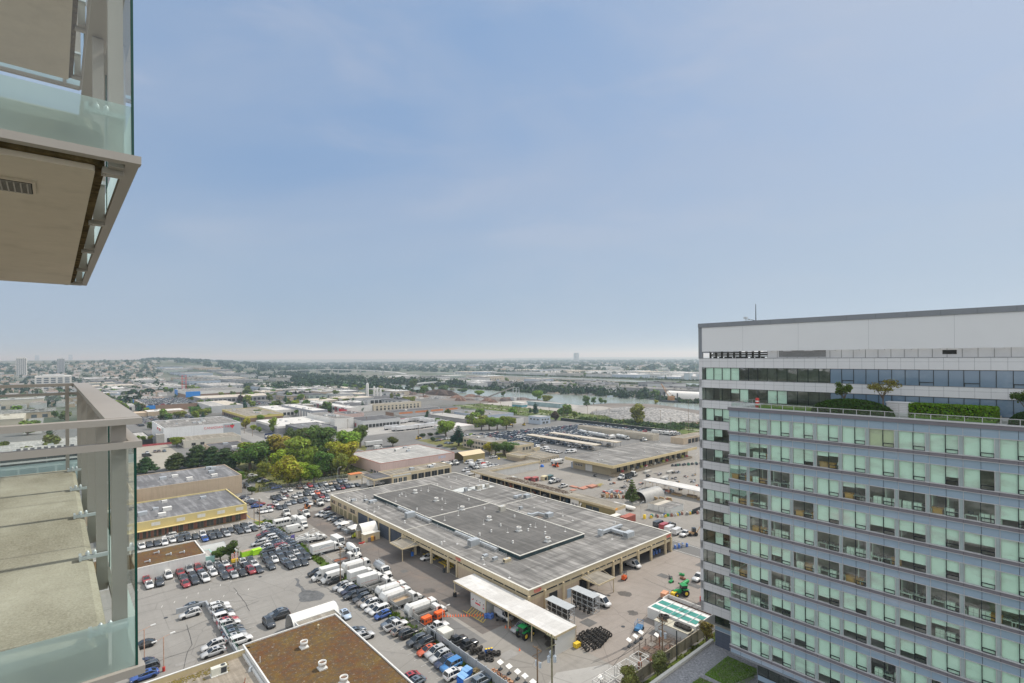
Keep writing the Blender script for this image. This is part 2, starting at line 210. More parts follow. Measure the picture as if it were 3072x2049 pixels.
TRUCKS=[('boxvan','white box van with a tall cargo box beside the weedy fence',57.3,146.4,'a-'),('highvan','white high roof cargo van beside the taller box van',58.1,143.3,'a-'),('container','white container truck with a swoosh on its side by the fence',65.6,165.5,'a+'),('cabvan','white step van cab parked behind the container truck',71.0,170.2,'b-'),('mixer','white vacuum truck with a round drum and hose boom',70.7,157.6,'b-'),('flatbed','white flatbed truck with a rusty open bed by the fence',66.6,153.4,'a+'),('garbage','white refuse truck with a rounded body next to the rusty flatbed',66.1,145.5,'a+'),('box','long white box truck with a thin red stripe by the fence',65.0,138.4,'a+'),('box','long white trailer truck second from the red striped box truck',65.6,133.4,'a+'),('tank','grey tank truck with a white cab standing alone in the drive',70.7,137.8,'b-'),('rolloff','white truck with an open grey skip body',65.7,129.6,'a+'),('garbage','white refuse truck third in the line below the skip truck',66.1,124.1,'a+'),('garbage','white refuse truck with a boxy packer beside the sandy dump truck',65.4,120.4,'a+'),('dump','grey dump truck with sand in its bed by the fence',66.7,117.1,'a+'),('garbage','white refuse truck with a ladder on its tail and a hose reel',66.8,110.4,'a+'),('dump','grey dump truck with an empty dark bed next to the orange generators',67.5,107.4,'a+'),('bus','white minibus with dark side windows beside the fence',64.4,202.9,'a+'),('boxvan','white shuttle van with a tall body facing the camera',69.1,197.4,'b-'),('highvan','white panel van parked against the shuttle van',68.6,202.4,'b-'),('highvan','white cargo van below the minibus',64.9,193.0,'a+'),('service','white utility truck with a crane arm below the white cargo van',64.1,180.3,'a+'),('service','white utility truck with side lockers next to the crane arm truck',67.0,178.5,'a+'),('dump','white dump truck with a raised rusty bed in the upper lot',74.2,210.1,'b-'),('cab','white cab-over truck beside the dark sedans in the upper lot',68.8,215.1,'b-'),('flatbed','white flatbed truck with low wooden sides beside the warehouse corner',84.5,222.0,'b-'),('service','white truck with a grey hopper by the gabled shed',169.3,256.7,'b-'),('dump','black dump truck with a white cab by the gabled shed',175.3,252.4,'b-'),('service','white truck left of the black dump truck by the gabled shed',171.3,252.0,'b-'),('mixer','white concrete truck in the row by the L-shaped shed',176.5,234.8,'b-'),('service','white service truck carrying red gear by the gabled shed',186.3,236.4,'a+'),('garbage','white refuse truck beside the long beige depot',219.0,211.3,'a+'),('flatbed','white truck next to the stacked red steel plates',186.1,180.9,'a-'),('dump','small dump truck with black bed by the loading dock',216.9,162.5,'a-'),('dump','larger dump truck with black bed nearest the loading dock',223.6,162.8,'a+'),('mixer','white drum truck, first of the cluster behind the carport',320.5,279.8,'b-'),('mixer','white drum truck, second of the cluster behind the carport',319.1,275.6,'b-'),('mixer','white drum truck, first in the line behind the carports',318.1,268.6,'b-'),('mixer','white drum truck, second in the line behind the carports',317.5,264.9,'b-'),('mixer','white drum truck, third in the line behind the carports',317.0,261.3,'b-'),('mixer','white drum truck, fourth in the line behind the carports',316.5,257.7,'b-'),('mixer','white drum truck, fifth in the line behind the carports',315.9,254.2,'b-'),('garbage','white truck standing right of the drum truck line',315.6,248.1,'a-'),('mixer','white drum truck left of the yellow frames',322.3,244.0,'b-'),('mixer','white drum truck touching the yellow frames',321.5,239.9,'b-'),('cab','white tractor unit right of the yellow frames',324.3,225.5,'b-'),('garbage','white truck, first from the left against the dark railway fence',362.0,239.3,'b-'),('garbage','white truck, second from the left against the dark railway fence',362.7,235.8,'b-'),('garbage','white truck, third from the left against the dark railway fence',363.1,230.0,'b-'),('garbage','white truck, fourth from the left against the dark railway fence',364.6,227.5,'b-'),('garbage','white truck, fifth from the left against the dark railway fence',366.4,225.2,'b-'),('semi','white semi trailer behind the grove with a yellow machine',170.1,343.5,'a+'),('highvan','white work van on the verge behind the pink building',166.8,330.5,'a+'),('box','white trailer under the truck canopy',117.7,235.7,'a+'),]
TRAILERS=[(211,449),(216,448),(218,446),(222,446),(225,446),(229,446),(234,448),(239,448),(244,450),(245,445),(249,445),(256,450),(261,449),(265,449),(271,451),(221,413),(222,402),(225,399),(228,399),(234,399),(240,400),(245,402),(251,402),(257,404),(273,441),(273,433),(274,428),(276,422),(277,417),(278,409)]
POLES=[('lamp double rusty',16.2,124.6,6.8),('lamp double rusty',13.7,131.0,6.8),('lamp',61.7,170.9,5.3),('util',59.4,140.7,10.0),('lamp',63.0,121.1,4.8),('lamp',65.4,99.0,3.5),('util',56.6,206.1,10.7),('lamp',62.3,197.1,6.4),('woodshort',56.8,213.7,5.4),('lamp',63.6,251.0,5.8),('lamp',109.7,262.0,6.6),('lamp',62.5,173.1,6.4),('lampd',40.1,169.7,6.3),('util',69.0,72.2,5.0),('util',90.2,58.6,10.4),('dark',95.2,58.5,6.0),('rust',95.3,62.6,3.7),('lamp',223.7,154.3,7.1),('lamp',259.7,147.4,9.5),('lamp',169.3,119.0,6.0),('util',208.2,258.0,8.1),('util',319.1,180.2,0.5),('util',362.1,359.5,13.4),('util',396.3,372.3,11.3),('util',420.9,361.4,10.8),('util',424.8,352.7,7.7),('util',434.1,343.4,8.8),('util',389.2,291.4,7.1),('util',428.1,278.3,11.6),('util',398.3,249.2,8.8),('util',399.8,235.4,7.2),('util',397.5,231.7,24.8),('util',389.5,328.3,9.5),('util',384.4,317.9,6.0),('util',330.5,457.3,9.1),('util',391.0,506.4,8.6),('util',433.3,545.7,5.6),('util',420.2,502.3,6.2),('util',274.9,370.5,8.7),('util',212.1,352.9,10.4),('util',286.6,430.8,9.7),('util',196.8,447.3,8.2),('util',213.2,444.5,9.6),('util',120.7,457.0,7.2),('util',120.3,479.4,9.2)]
TREES=[('y',85.9,265.2,15.5,6.4,'grove'),('y',91.2,263.4,12.9,4.2,'grove'),('g',98.0,263.5,10.2,3.4,'grove'),('d',106.6,272.4,14.9,4.5,'grove'),('g',113.5,269.6,12.6,5.1,'grove'),('y',122.5,280.3,17.7,5.7,'grove'),('g',143.5,326.3,16.9,7.4,'grove'),('d',160.9,345.2,17.0,4.7,'grove'),('d',117.8,306.0,25.3,8.0,'grove'),('d',115.7,331.7,21.2,4.6,'grove'),('d',114.4,348.5,18.3,3.7,'grove'),('d',82.7,317.8,17.2,7.6,'grove'),('d',94.7,332.4,16.2,6.8,'grove'),('o',100.7,326.7,18.2,6.4,'grove'),('o',103.0,302.7,19.8,6.7,'grove'),('g',104.1,289.7,15.5,5.3,'grove'),('g',80.5,284.8,10.7,2.9,'grove'),('y',92.6,300.6,13.0,4.0,'grove'),('g',101.8,277.0,13.7,3.6,'grove'),('y',121.6,293.6,15.6,5.5,'grove'),('g',112.1,278.4,11.6,3.7,'grove'),('p',37.8,348.9,9.3,5.0,'P0'),('p',52.4,349.2,9.7,6.4,'P0'),('p',62.6,348.0,13.4,6.9,'P0'),('p',69.4,345.9,11.9,5.6,'P0'),('p',72.4,328.3,12.8,7.3,'P0'),('d',68.9,283.3,7.8,2.5,'P0'),('r',68.3,260.4,4.2,2.0,'P0'),('g',66.2,440.5,7.7,4.5,'P0'),('g',46.2,473.3,7.1,1.9,'P0'),('g',49.5,470.1,7.1,2.0,'P0'),('g',53.9,471.6,6.5,2.0,'P0'),('g',83.8,323.7,16.2,5.8,'P0'),('d',87.2,316.4,12.8,4.5,'P0'),('g',232.7,345.5,13.7,7.8,'east'),('c',213.8,302.0,15.4,5.0,'east'),('g',214.2,287.7,7.0,3.1,'east'),('g',275.2,354.6,11.2,6.1,'east'),('g',279.9,349.9,12.4,5.1,'east'),('g',286.1,346.9,11.9,5.8,'east'),('g',293.2,343.1,12.5,5.8,'east'),('g',307.7,351.3,9.5,3.5,'east'),('y',210.8,263.7,7.8,3.7,'east'),('d',212.2,259.0,9.1,4.1,'east'),('d',214.6,253.4,9.7,4.5,'east'),('d',218.5,249.7,9.2,3.8,'east'),('s',217.4,355.3,3.7,2.8,'east'),('s',225.9,357.4,3.0,2.8,'east'),('s',234.6,359.6,2.9,3.2,'east'),('s',212.7,333.3,3.7,2.1,'east'),('y',250.4,336.1,1.7,2.5,'east'),('d',504.8,435.1,13.8,4.9,'river'),('d',530.1,444.7,10.6,3.5,'river'),('d',544.8,444.4,8.9,3.8,'river'),('d',550.3,441.7,5.5,2.6,'river'),('g',400.3,284.0,19.7,7.1,'river'),('g',390.4,351.8,9.2,3.2,'river'),('m',368.3,357.4,9.7,3.8,'river'),('y',589.9,389.7,6.0,2.5,'river'),('g',511.3,511.4,10.7,7.3,'river'),('d',422.8,373.9,3.0,1.5,'river'),('d',514.1,873.3,24.9,8.1,'river'),('d',512.7,829.3,13.7,7.2,'river'),('d',522.9,817.9,17.5,5.2,'river'),('d',519.1,779.6,15.1,10.0,'river'),('d',532.0,770.9,8.6,5.7,'river'),('d',548.2,761.2,8.2,9.5,'river'),('g',521.2,676.7,10.4,7.5,'river'),('d',548.0,647.6,11.5,4.6,'river'),('g',531.6,551.4,16.0,7.8,'river'),('c',400.5,427.0,6.3,1.8,'river'),('c',181.2,131.7,11.4,2.7,'yard'),('r',180.1,334.3,7.5,4.5,'behindpink'),('c',272.8,579.2,12.9,3.7,'mid'),('g',140.8,471.2,13.0,3.9,'mid'),('d',231.1,610.2,5.8,3.5,'mid'),('g',202.0,586.8,8.6,4.3,'mid'),('y',130.0,513.0,10.8,4.5,'west'),('y',132.4,497.7,5.0,2.5,'west'),('g',132.1,479.6,4.8,2.4,'west'),('g',155.9,560.9,7.8,3.2,'west'),('g',167.0,566.6,7.3,3.3,'west'),('g',178.9,572.3,5.2,3.0,'west'),('g',101.9,658.7,8.4,6.5,'west'),('d',85.1,652.8,7.8,4.1,'west'),('g',89.5,652.8,6.3,3.7,'west'),('d',117.7,661.9,11.7,5.8,'west'),('g',123.4,656.2,10.1,7.0,'west'),('d',132.4,677.6,8.9,4.4,'west'),('m',168.7,871.9,7.8,2.6,'west'),('m',201.2,820.5,12.2,3.6,'west'),('d',244.1,953.4,15.4,7.1,'west'),('d',80.1,839.7,8.3,3.9,'west'),('d',99.3,1134.3,9.9,3.4,'west'),('d',105.5,1115.2,10.4,3.7,'west'),('d',121.4,1135.6,10.7,4.4,'west'),('d',140.1,1169.0,7.9,3.3,'west'),('d',151.2,1156.8,10.5,4.6,'west'),('d',157.7,1163.8,9.9,2.7,'west'),('d',166.7,1168.3,10.7,4.3,'west'),('d',261.5,868.8,10.1,3.9,'west'),('d',254.3,876.5,10.1,3.4,'west'),('c',309.4,1011.0,11.7,3.3,'mid2'),('c',312.2,1007.9,11.7,2.6,'mid2'),('c',278.5,861.1,14.1,6.2,'mid2'),('c',328.4,990.0,10.4,3.9,'mid2'),('c',293.9,866.0,13.1,3.4,'mid2'),('m',291.2,879.8,10.4,2.9,'mid2'),('m',301.8,891.1,9.4,2.9,'mid2'),('m',301.5,868.7,10.4,2.9,'mid2'),('m',307.3,862.5,10.4,2.9,'mid2'),('c',313.0,856.3,11.5,4.0,'mid2'),('c',310.7,981.6,10.2,3.8,'mid2'),('g',359.8,670.8,13.0,3.0,'mid2'),('d',340.1,736.1,7.9,6.8,'mid2'),('g',373.9,655.9,9.0,6.5,'mid2'),('g',381.0,648.5,9.0,4.0,'mid2'),('d',457.9,745.3,18.7,6.4,'mid2')]
# ---------------------------------------------------------------- camera, light, air
cam=bpy.data.cameras.new('camera');co=bpy.data.objects.new('camera',cam);COL.objects.link(co)
co.location=(0,0,62.0)
cam.sensor_width=36;cam.lens=18.42;cam.shift_y=.0156;cam.clip_start=.05;cam.clip_end=90000
co.rotation_euler=(Matrix.Rotation(math.radians(90),3,'X')@Matrix.Rotation(math.radians(-.45),3,'Z')).to_euler()
sc.camera=co
SUN=Vector((CT+.12*ST,ST-.12*CT,1.15)).normalized()
w=bpy.data.worlds.new('World');sc.world=w;w.use_nodes=True
nt=w.node_tree;nt.nodes.clear();N=nt.nodes.new;LK=nt.links.new
wo=N('ShaderNodeOutputWorld');bg=N('ShaderNodeBackground');LK(bg.outputs[0],wo.inputs[0])
sky=N('ShaderNodeTexSky');sky.sky_type='NISHITA';sky.sun_disc=False
sky.sun_elevation=math.asin(SUN.z);sky.sun_rotation=math.atan2(SUN.x,SUN.y);sky.altitude=60
sky.air_density=1.3;sky.dust_density=2.2;sky.ozone_density=2.0
tc=N('ShaderNodeTexCoord')
def wmix(f,a,b):
 x=N('ShaderNodeMix');x.data_type='RGBA'
 for i,v in((0,f),(6,a),(7,b)):
  if isinstance(v,bpy.types.NodeSocket):LK(v,x.inputs[i])
  else:x.inputs[i].default_value=v if i==0 else(*v,1)
 return x.outputs[2]
def wnoise(scale,sxyz,lo,hi,k,det=5):
 mp=N('ShaderNodeMapping');mp.inputs['Scale'].default_value=sxyz;LK(tc.outputs['Generated'],mp.inputs[0])
 n=N('ShaderNodeTexNoise');n.inputs['Scale'].default_value=scale;n.inputs['Detail'].default_value=det;n.inputs['Roughness'].default_value=.55
 n.inputs['Distortion'].default_value=.4
 LK(mp.outputs[0],n.inputs['Vector'])
 r=N('ShaderNodeMapRange');r.interpolation_type='SMOOTHSTEP';LK(n.outputs[0],r.inputs[0])
 r.inputs[1].default_value=lo;r.inputs[2].default_value=hi;r.inputs[4].default_value=k
 return r.outputs[0]
sep=N('ShaderNodeSeparateXYZ');LK(tc.outputs['Generated'],sep.inputs[0])
def wramp(sock,lo,hi,a,b):
 r=N('ShaderNodeMapRange');r.interpolation_type='SMOOTHSTEP';LK(sock,r.inputs[0])
 for i,v in((1,lo),(2,hi),(3,a),(4,b)):r.inputs[i].default_value=v
 return r.outputs[0]
HAZY=(2.4,3.85,6.4)
c=wmix(.78,sky.outputs[0],HAZY)
c=wmix(wnoise(1.2,(1,1,2.2),.38,.72,.48),c,(4.5,5.1,6.3))
c=wmix(wnoise(3.1,(1,1.4,3.2),.48,.78,.30),c,(5.3,5.6,6.6))
c=wmix(wramp(sep.outputs['X'],.15,.95,0,.45),c,(5.0,5.5,6.4))
c=wmix(wramp(sep.outputs['X'],-.3,-.8,0,.40),c,(4.4,5.1,6.2))
c=wmix(wramp(sep.outputs['Z'],.34,.0,0,.7),c,(4.0,5.15,6.5))
c=wmix(wramp(sep.outputs['Z'],.55,.95,0,.8),c,(11,11.4,12))  # bright veil added overhead, out of view, for more fill light
c=wmix(wramp(sep.outputs['Y'],.15,-.6,0,.9),c,(12.6,12.9,13.1))  # unseen bright cloud bank added behind the camera to light the shaded walls
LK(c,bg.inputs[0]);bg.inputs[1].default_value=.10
sl=bpy.data.lights.new('sun','SUN');sl.energy=4.2;sl.angle=math.radians(3);sl.color=(1,.93,.82)
so=bpy.data.objects.new('sun',sl);COL.objects.link(so);so.rotation_euler=SUN.to_track_quat('Z','Y').to_euler();so.location=(0,0,400)
sc.view_settings.view_transform='Standard';sc.view_settings.look='None';sc.view_settings.exposure=0;sc.view_settings.gamma=1
sc.cycles.max_bounces=8;sc.cycles.diffuse_bounces=2;sc.cycles.glossy_bounces=2;sc.cycles.transparent_max_bounces=16;sc.cycles.transmission_bounces=4
sc.cycles.volume_bounces=0;sc.cycles.use_denoising=True;sc.cycles.caustics_reflective=False;sc.cycles.caustics_refractive=False
sc.cycles.sample_clamp_indirect=4
# smoke-grey summer haze: thin scattering air over the whole delta
hz=bpy.data.materials.new('haze');hz.use_nodes=True;hn=hz.node_tree.nodes;hn.remove(hn['Principled BSDF'])
vs=hn.new('ShaderNodeVolumeScatter');vs.inputs['Density'].default_value=1/6500;vs.inputs['Color'].default_value=(.66,.85,1.0,1);vs.inputs['Anisotropy'].default_value=.35
hz.node_tree.links.new(vs.outputs[0],hn['Material Output'].inputs['Volume'])
m=MB();m.box(-26000,26000,-900,30000,-30,260);tag(m.build('haze',hz),kind='structure')
# ---------------------------------------------------------------- glass office building on the right
ALU=mat('aluminium_trim',(.50,.50,.51),.4,.06,.5,metal=.2)
LEDGE=mat('ledge_metal',(.17,.16,.18),.5,.08,.3)
MULL=mat('dark_mullion',(.018,.024,.026),.5,.05)
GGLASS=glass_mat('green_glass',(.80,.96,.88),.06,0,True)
def spandrel_mat():
 t=NT('spandrel_glass');p=t.pos()
 z=t.n('ShaderNodeSeparateXYZ',{0:p}).outputs[2]
 wv=t.n('ShaderNodeMath',{0:t.n('ShaderNodeMath',{0:z,1:42.},operation='MULTIPLY').outputs[0]},operation='SINE').outputs[0]
 f=t.n('ShaderNodeMapRange',{0:wv,1:-1,2:1,3:.0,4:.3}).outputs[0]
 c=t.mix(f,(.25,.345,.44),(.35,.445,.53))
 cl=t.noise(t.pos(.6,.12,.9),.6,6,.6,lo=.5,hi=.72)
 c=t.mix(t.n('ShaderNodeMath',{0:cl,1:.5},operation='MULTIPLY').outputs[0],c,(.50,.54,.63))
 nz=t.n('ShaderNodeTexNoise',{'Vector':p,'Scale':.4,'Detail':1}).outputs[0]
 return t.done(t.bsdf(c,.08,spec=.8,Normal=t.bump(nz,.05,.3)))
SPAN=spandrel_mat()
SLOT=mat('frosted_slot_panel',(.33,.40,.40),.3,.12,.5)
BLINDM=mat('pale_blind',(.90,.92,.88),.8,.05,.5)
BLINDC=mat('cream_blind',(.72,.62,.46),.8,.05,.5)
PANEL=mat('tower_panel',(.62,.625,.635),.45,.04,.12,metal=.1)
PANELD=mat('tower_trim',(.20,.215,.235),.45,.06,.2)
CARPET=mat('office_carpet',(.36,.34,.29),.9,.2,.5);CEIL=mat('office_ceiling',(.72,.72,.68),.9,.05,.5)
OWALL=mat('office_wall',(.38,.36,.30),.9,.6,.15)
F=4.01
wing=thing('office_wing','glass fronted office wing with lilac spandrel bands and a planted roof, right edge','office building',86.1,42.62)
L=52.0;NB=int(L/3.37)
def wy(b):return b-42.62
ends=(0,-L)
for k in range(10):
 z0=49.27-F*k
 m=MB();m.box(-.22,.1,0.1,-L,z0-.50,z0-.02,0);m.box(-.27,.0,.15,-L,z0-.04,z0+.03,1);m.box(-.25,.0,.15,-L,z0-.53,z0-.47,1)
 j=0
 while j*1.685<L:m.box(-.226,-.2,-j*1.685-.015,-j*1.685+.015,z0-.47,z0-.04,2);j+=1
 m.build('ledge',[LEDGE,ALU,MULL],wing)
 zt=z0-.53;zb=z0-1.55 if k<9 else 11.9
 m=MB();m.box(0,.2,0,-L,zb,zt,0)
 for j in range(int(L/1.685)+1):m.box(-.02 if j%2 else-.05,0,-j*1.685-.02,-j*1.685+.02,zb,zt,1 if j%2 else 2)
 m.build('spandrel_band',[SPAN,MULL,ALU],wing)
m=MB();m.box(0,.2,0,-L,51.74,52.77,0)
for j in range(int(L/1.685)+1):m.box(-.02 if j%2 else-.05,0,-j*1.685-.02,-j*1.685+.02,51.74,52.77,1 if j%2 else 2)
m.build('spandrel_band',[SPAN,MULL,ALU],wing)
m=MB();m.box(-.22,.4,.15,-L,52.78,53.3,0);m.box(-.3,.5,.22,-L,53.3,53.42,1);m.box(.4,.5,.15,-L,52.7,53.3,1);m.build('parapet',[LEDGE,ALU],wing)
j=0;m=MB()
# windows: one bay = wide pane, vented pane, frosted slot
fm=MB()
fm.box(-.07,.06,-3.37,0,2.38,2.46,0);fm.box(-.04,.06,-3.33,-.05,0,.06,0)
fm.box(-.08,.08,-.05,0,0,2.46,0);fm.box(-.06,.06,-2.99,-2.92,0,2.4,0)
fm.box(-.03,.06,-1.66,-1.59,.05,2.38,1)
for y0,y1,za,zb in((-2.9,-1.68,.02,.10),(-2.9,-1.68,.48,.58),(-1.72,-1.66,.05,.55),(-2.91,-2.85,.05,.55)):fm.box(-.04,.05,y0,y1,za,zb,1)
fm.box(.0,.03,-3.35,-2.99,.05,2.38,2)
FME=fm.mesh('window',[ALU,MULL,SLOT])
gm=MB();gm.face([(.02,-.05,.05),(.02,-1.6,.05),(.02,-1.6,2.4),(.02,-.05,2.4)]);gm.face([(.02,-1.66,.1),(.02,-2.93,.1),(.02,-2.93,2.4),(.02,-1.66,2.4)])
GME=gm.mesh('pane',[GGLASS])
def blind_mesh(d1,d2,c=0):
 b=MB()
 if d1>0:b.face([(.16,-.06,2.4),(.16,-.06,2.4-d1*2.36),(.16,-1.6,2.4-d1*2.36),(.16,-1.6,2.4)],c)
 if d2>0:b.face([(.17,-1.66,2.4),(.17,-1.66,2.4-d2*2.36),(.17,-2.93,2.4-d2*2.36),(.17,-2.93,2.4)],c)
 return b.mesh('blind',[BLINDM,BLINDC])
BL=[blind_mesh(*x)for x in((1,1),(1,1),(1,.98),(.97,.8),(.7,.62),(.6,1),(1,0),(.55,.55),(.3,.25),(1,.6),(.8,.45),(.62,.62),(1,1,1))]
wr=random.Random(11)
# rows and bays that stand open in the photograph
OPEN={(1,1),(2,1),(2,2),(2,0),(3,0),(3,1),(2,5),(2,6),(2,7),(2,8),(2,9),(4,1),(4,2),(4,4),(4,5),(4,6),(5,3),(5,4),(5,7),(5,8),(5,9),(5,10),(6,2),(6,0),(7,0),(7,1),(8,6),(6,8),(8,8),(9,7),(3,3),(1,4),(5,5)}
stuff=MB()
for k in range(10):
 z0=49.27-F*k
 for j in range(NB):
  y0=-j*3.37
  if k<9 and j<11:
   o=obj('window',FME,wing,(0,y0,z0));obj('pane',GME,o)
   if(k,j)in OPEN:v=wr.choice([None,8,None,None])
   elif k==0:v=0 if j not in(6,)else 12
   else:v=wr.choices(range(12),(5,4,4,3,2,2,1,2,1,2,2,2))[0]
   if v is not None:obj('blind',BL[v],o)
  else:
   for src in(FME,GME,BL[wr.choice((0,1,3,4,5,7))]):
    base={'window':0,'pane':3,'blind':4}[src.name.split('.')[0]]
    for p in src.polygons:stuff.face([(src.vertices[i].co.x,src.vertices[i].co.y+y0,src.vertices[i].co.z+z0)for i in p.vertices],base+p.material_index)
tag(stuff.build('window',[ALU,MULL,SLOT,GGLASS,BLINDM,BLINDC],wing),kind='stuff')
m=MB()
for k in range(11):
 z=52.76-F*k-(.3 if k==0 else 0)
 m.box(.25,10.6,-.2,-L,z,z+.25,1);m.box(.25,10.6,-.2,-L,51.76-F*k,51.8-F*k,1);m.face([(.25,-.2,z+.26),(10.6,-.2,z+.26),(10.6,-L,z+.26),(.25,-L,z+.26)],0)
 if k<10:
  m.box(4.2,4.4,-3,-L,z-3.76,z-.96,2)
  for q in range(9):
   yy=-3.37*wr.randint(1,NB-1)+wr.choice((-1.63,0));m.box(1.0,4.2,yy,yy-.12,z-3.76,z-.96,wr.choice((2,1,1)))
m.box(10.6,10.8,0,-L,11.9,52.7,2)
m.build('interior',[CARPET,CEIL,OWALL],wing)
m=MB();
for k in range(10):
 z0=49.27-F*k;m.box(0.2,10.8,-.02,.02,z0,z0+2.42,0);m.box(.2,10.8,-.06,.1,z0-1.55,z0,1)
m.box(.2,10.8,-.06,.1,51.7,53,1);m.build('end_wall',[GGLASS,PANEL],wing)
m=MB();m.box(-.05,10.9,0,-L,11.6,11.88,0);m.build('soffit',[PANELD],wing)
m=MB();m.box(.4,10.9,0,-L,52.72,52.86,0);m.build('roof_deck',[mat('roof_pavers',(.36,.35,.34),.9,.2,.6)],wing)
# recessed storey under the wing
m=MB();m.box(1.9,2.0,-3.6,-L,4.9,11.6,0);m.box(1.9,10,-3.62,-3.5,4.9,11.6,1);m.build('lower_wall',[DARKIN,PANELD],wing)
for j in range(14):
 m=MB();y=-3.7-j*1.7
 for z,h,mi in((9.0,2.5,0),(6.0,2.0,0)):
  m.face([(1.84,y,z),(1.84,y-1.62,z),(1.84,y-1.62,z+h),(1.84,y,z+h)],0);m.box(1.78,1.9,y-1.7,y-1.62,z-.1,z+h+.1,1);m.box(1.8,1.9,y-1.66,y,z-.1,z,1)
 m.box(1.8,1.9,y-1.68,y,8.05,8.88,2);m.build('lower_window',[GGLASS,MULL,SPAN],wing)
DESKW=mat('desk_white',(.85,.86,.80),.6,.08,1);DESKT=mat('desk_timber',(.62,.30,.08),.6,.2,1)
# guard rail of the roof garden
m=MB()
for j in range(int(L/1.685)):m.box(.2,.26,-j*1.685-1.85,-j*1.685-1.79,53.42,54.12,0)
m.box(.19,.27,-.3,-L,54.1,54.16,0);m.box(.2,10.5,-.33,-.27,54.1,54.16,0);m.face([(.23,-.3,53.45),(.23,-L,53.45),(.23,-L,54.1),(.23,-.3,54.1)],1);m.face([(.23,-.3,53.45),(10.5,-.3,53.45),(10.5,-.3,54.1),(.23,-.3,54.1)],1)
for j in range(6):m.box(.2+j*2,.26+j*2,-.33,-.27,53.42,54.12,0)
m.build('guard_rail',[ALU,glass_mat('rail_glass',(.88,.95,.93),.04)],wing)
# desks and cabinets seen through the open blinds
dm=MB();dm.box(0,.75,0,1.5,.68,.73,0);dm.box(.02,.7,.02,.07,0,.68,0);dm.box(.02,.7,1.43,1.48,0,.68,0);dm.box(.3,.36,.4,1.0,.85,1.2,1);dm.box(.3,.4,.65,.75,.73,.85,1);DESK=dm.mesh('office_desk',[DESKW,DARKST])
km=MB();km.box(0,.5,0,.95,0,1.15,0);km.box(-.01,0,.03,.92,.58,.6,1);km.box(-.02,0,.46,.48,.05,1.1,1);CAB=km.mesh('office_cabinet',[DESKW,DARKST])
tm=MB();tm.box(0,.9,0,1.2,.9,.96,0);tm.box(.1,.8,.1,1.1,0,.9,0);TIM=tm.mesh('office_counter',[DESKT])
for(k,j)in sorted(OPEN):
 if j>10:continue
 for q in range(3):
  me,nm=wr.choice(((DESK,'desk'),(DESK,'desk'),(CAB,'cabinet'),(CAB,'cabinet'),(TIM,'counter')))
  y=-3.37*j+.2-1.1*q;z=52.76-F*(k+1)+.262
  o=single('office_'+nm,me,None,{'desk':'white desk with a dark screen behind an open window of the glass wing','cabinet':'white cabinet behind an open window of the glass wing','counter':'orange timber counter behind an open window of the glass wing'}[nm],nm,86.1+wr.uniform(.3,.8),42.62+y-1.5,z,0,'office '+nm+'s inside the glass wing')
for(k,b)in((2,52.4),(4,51.8),(4,49.9),(5,52.2),(5,50.4),(6,51.0),(7,52.0),(8,50.2),(9,51.7),(10,52.3),(10,50.0),(11,51.2)):
 me,nm=wr.choice(((DESK,'desk'),(CAB,'cabinet'),(DESK,'desk')))
 single('office_'+nm,me,None,'white %s behind the windows of the grey tower end'%nm,nm,97.6+wr.uniform(.2,.7),b-1.4,57.3-F*(k-1)-4.0+.03,0,'office %ss inside the grey tower'%nm)
 # ---- tower slab
tow=thing('office_tower','grey panelled office slab with a tall blank parapet screen behind the glass wing','office building',97.1,54.2)
LT=66.;D=18.
def tb(b):return b-54.2
BANDH=[(59.72,61.5)]+[(55.73-F*k,57.3-F*k)for k in range(11)]+[(11.5,13.2)]
for n,(z0,z1)in enumerate(BANDH):
 if n:z0,z1=(55.73-F*(n-1),57.3-F*(n-1))if n<12 else(11.3,13.2)
 m=MB();m.box(0,.35,0,-LT,z0,z1,0);m.box(.35,D,-.35,0,z0,z1,0)
 zm=z1-.62
 m.box(-.004,.0,0,-LT,zm-.012,zm+.012,1);m.box(-.05,0,.03,-LT,z1-.02,z1+.05,1)
 yy=-.85
 while yy>-LT:m.box(-.006,0,yy-.014,yy+.014,z0,z1,1);yy-=1.7
 m.build('panel_band',[PANEL,PANELD],tow)
m=MB();m.box(0,.3,-.62,0,11.3,59.75,0);m.box(.3,D,-.3,0,11.3,59.75,0);m.build('corner_panel',[PANEL],tow)
# panes
pf=MB();pf.box(-.01,.12,-1.7,0,-.02,.04,0);pf.box(-.01,.12,-.03,.03,0,2.42,0);pf.box(-.01,.12,-1.7,0,2.36,2.42,0);PFM=pf.mesh('window',[MULL])
pf2=MB();pf2 .box(-.01,.12,-1.7,0,-.02,.04,0);pf2 .box(-.01,.12,-.03,.03,0,2.42,0);pf2 .box(-.01,.12,-1.7,0,2.36,2.42,0);pf2 .box(-.015,.1,-1.66,-.04,.48,.58,0);pf2 .box(-.015,.1,-.1,-.03,.0,.58,0);PFV=pf2 .mesh('window',[MULL])
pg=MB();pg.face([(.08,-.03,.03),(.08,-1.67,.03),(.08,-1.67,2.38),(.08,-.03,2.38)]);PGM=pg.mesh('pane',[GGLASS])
BLUEG=NT('blue_reflecting_glass');BLUEG=BLUEG.done(BLUEG.bsdf(BLUEG.mix(BLUEG.noise(BLUEG.pos(.3,.3,.5),.5,5,lo=.5,hi=.8),(.13,.20,.28),(.24,.31,.38)),.06,spec=.9))
PGB=pg.mesh('pane',[BLUEG])
def tbl(d):
 b=MB();b.face([(.2,-.03,2.4),(.2,-.03,2.4-d*2.36),(.2,-1.67,2.4-d*2.36),(.2,-1.67,2.4)]);return b.mesh('blind',[BLINDM])
TBL=[tbl(1),tbl(.97),tbl(.6),tbl(.35)]
xs=[-.62]
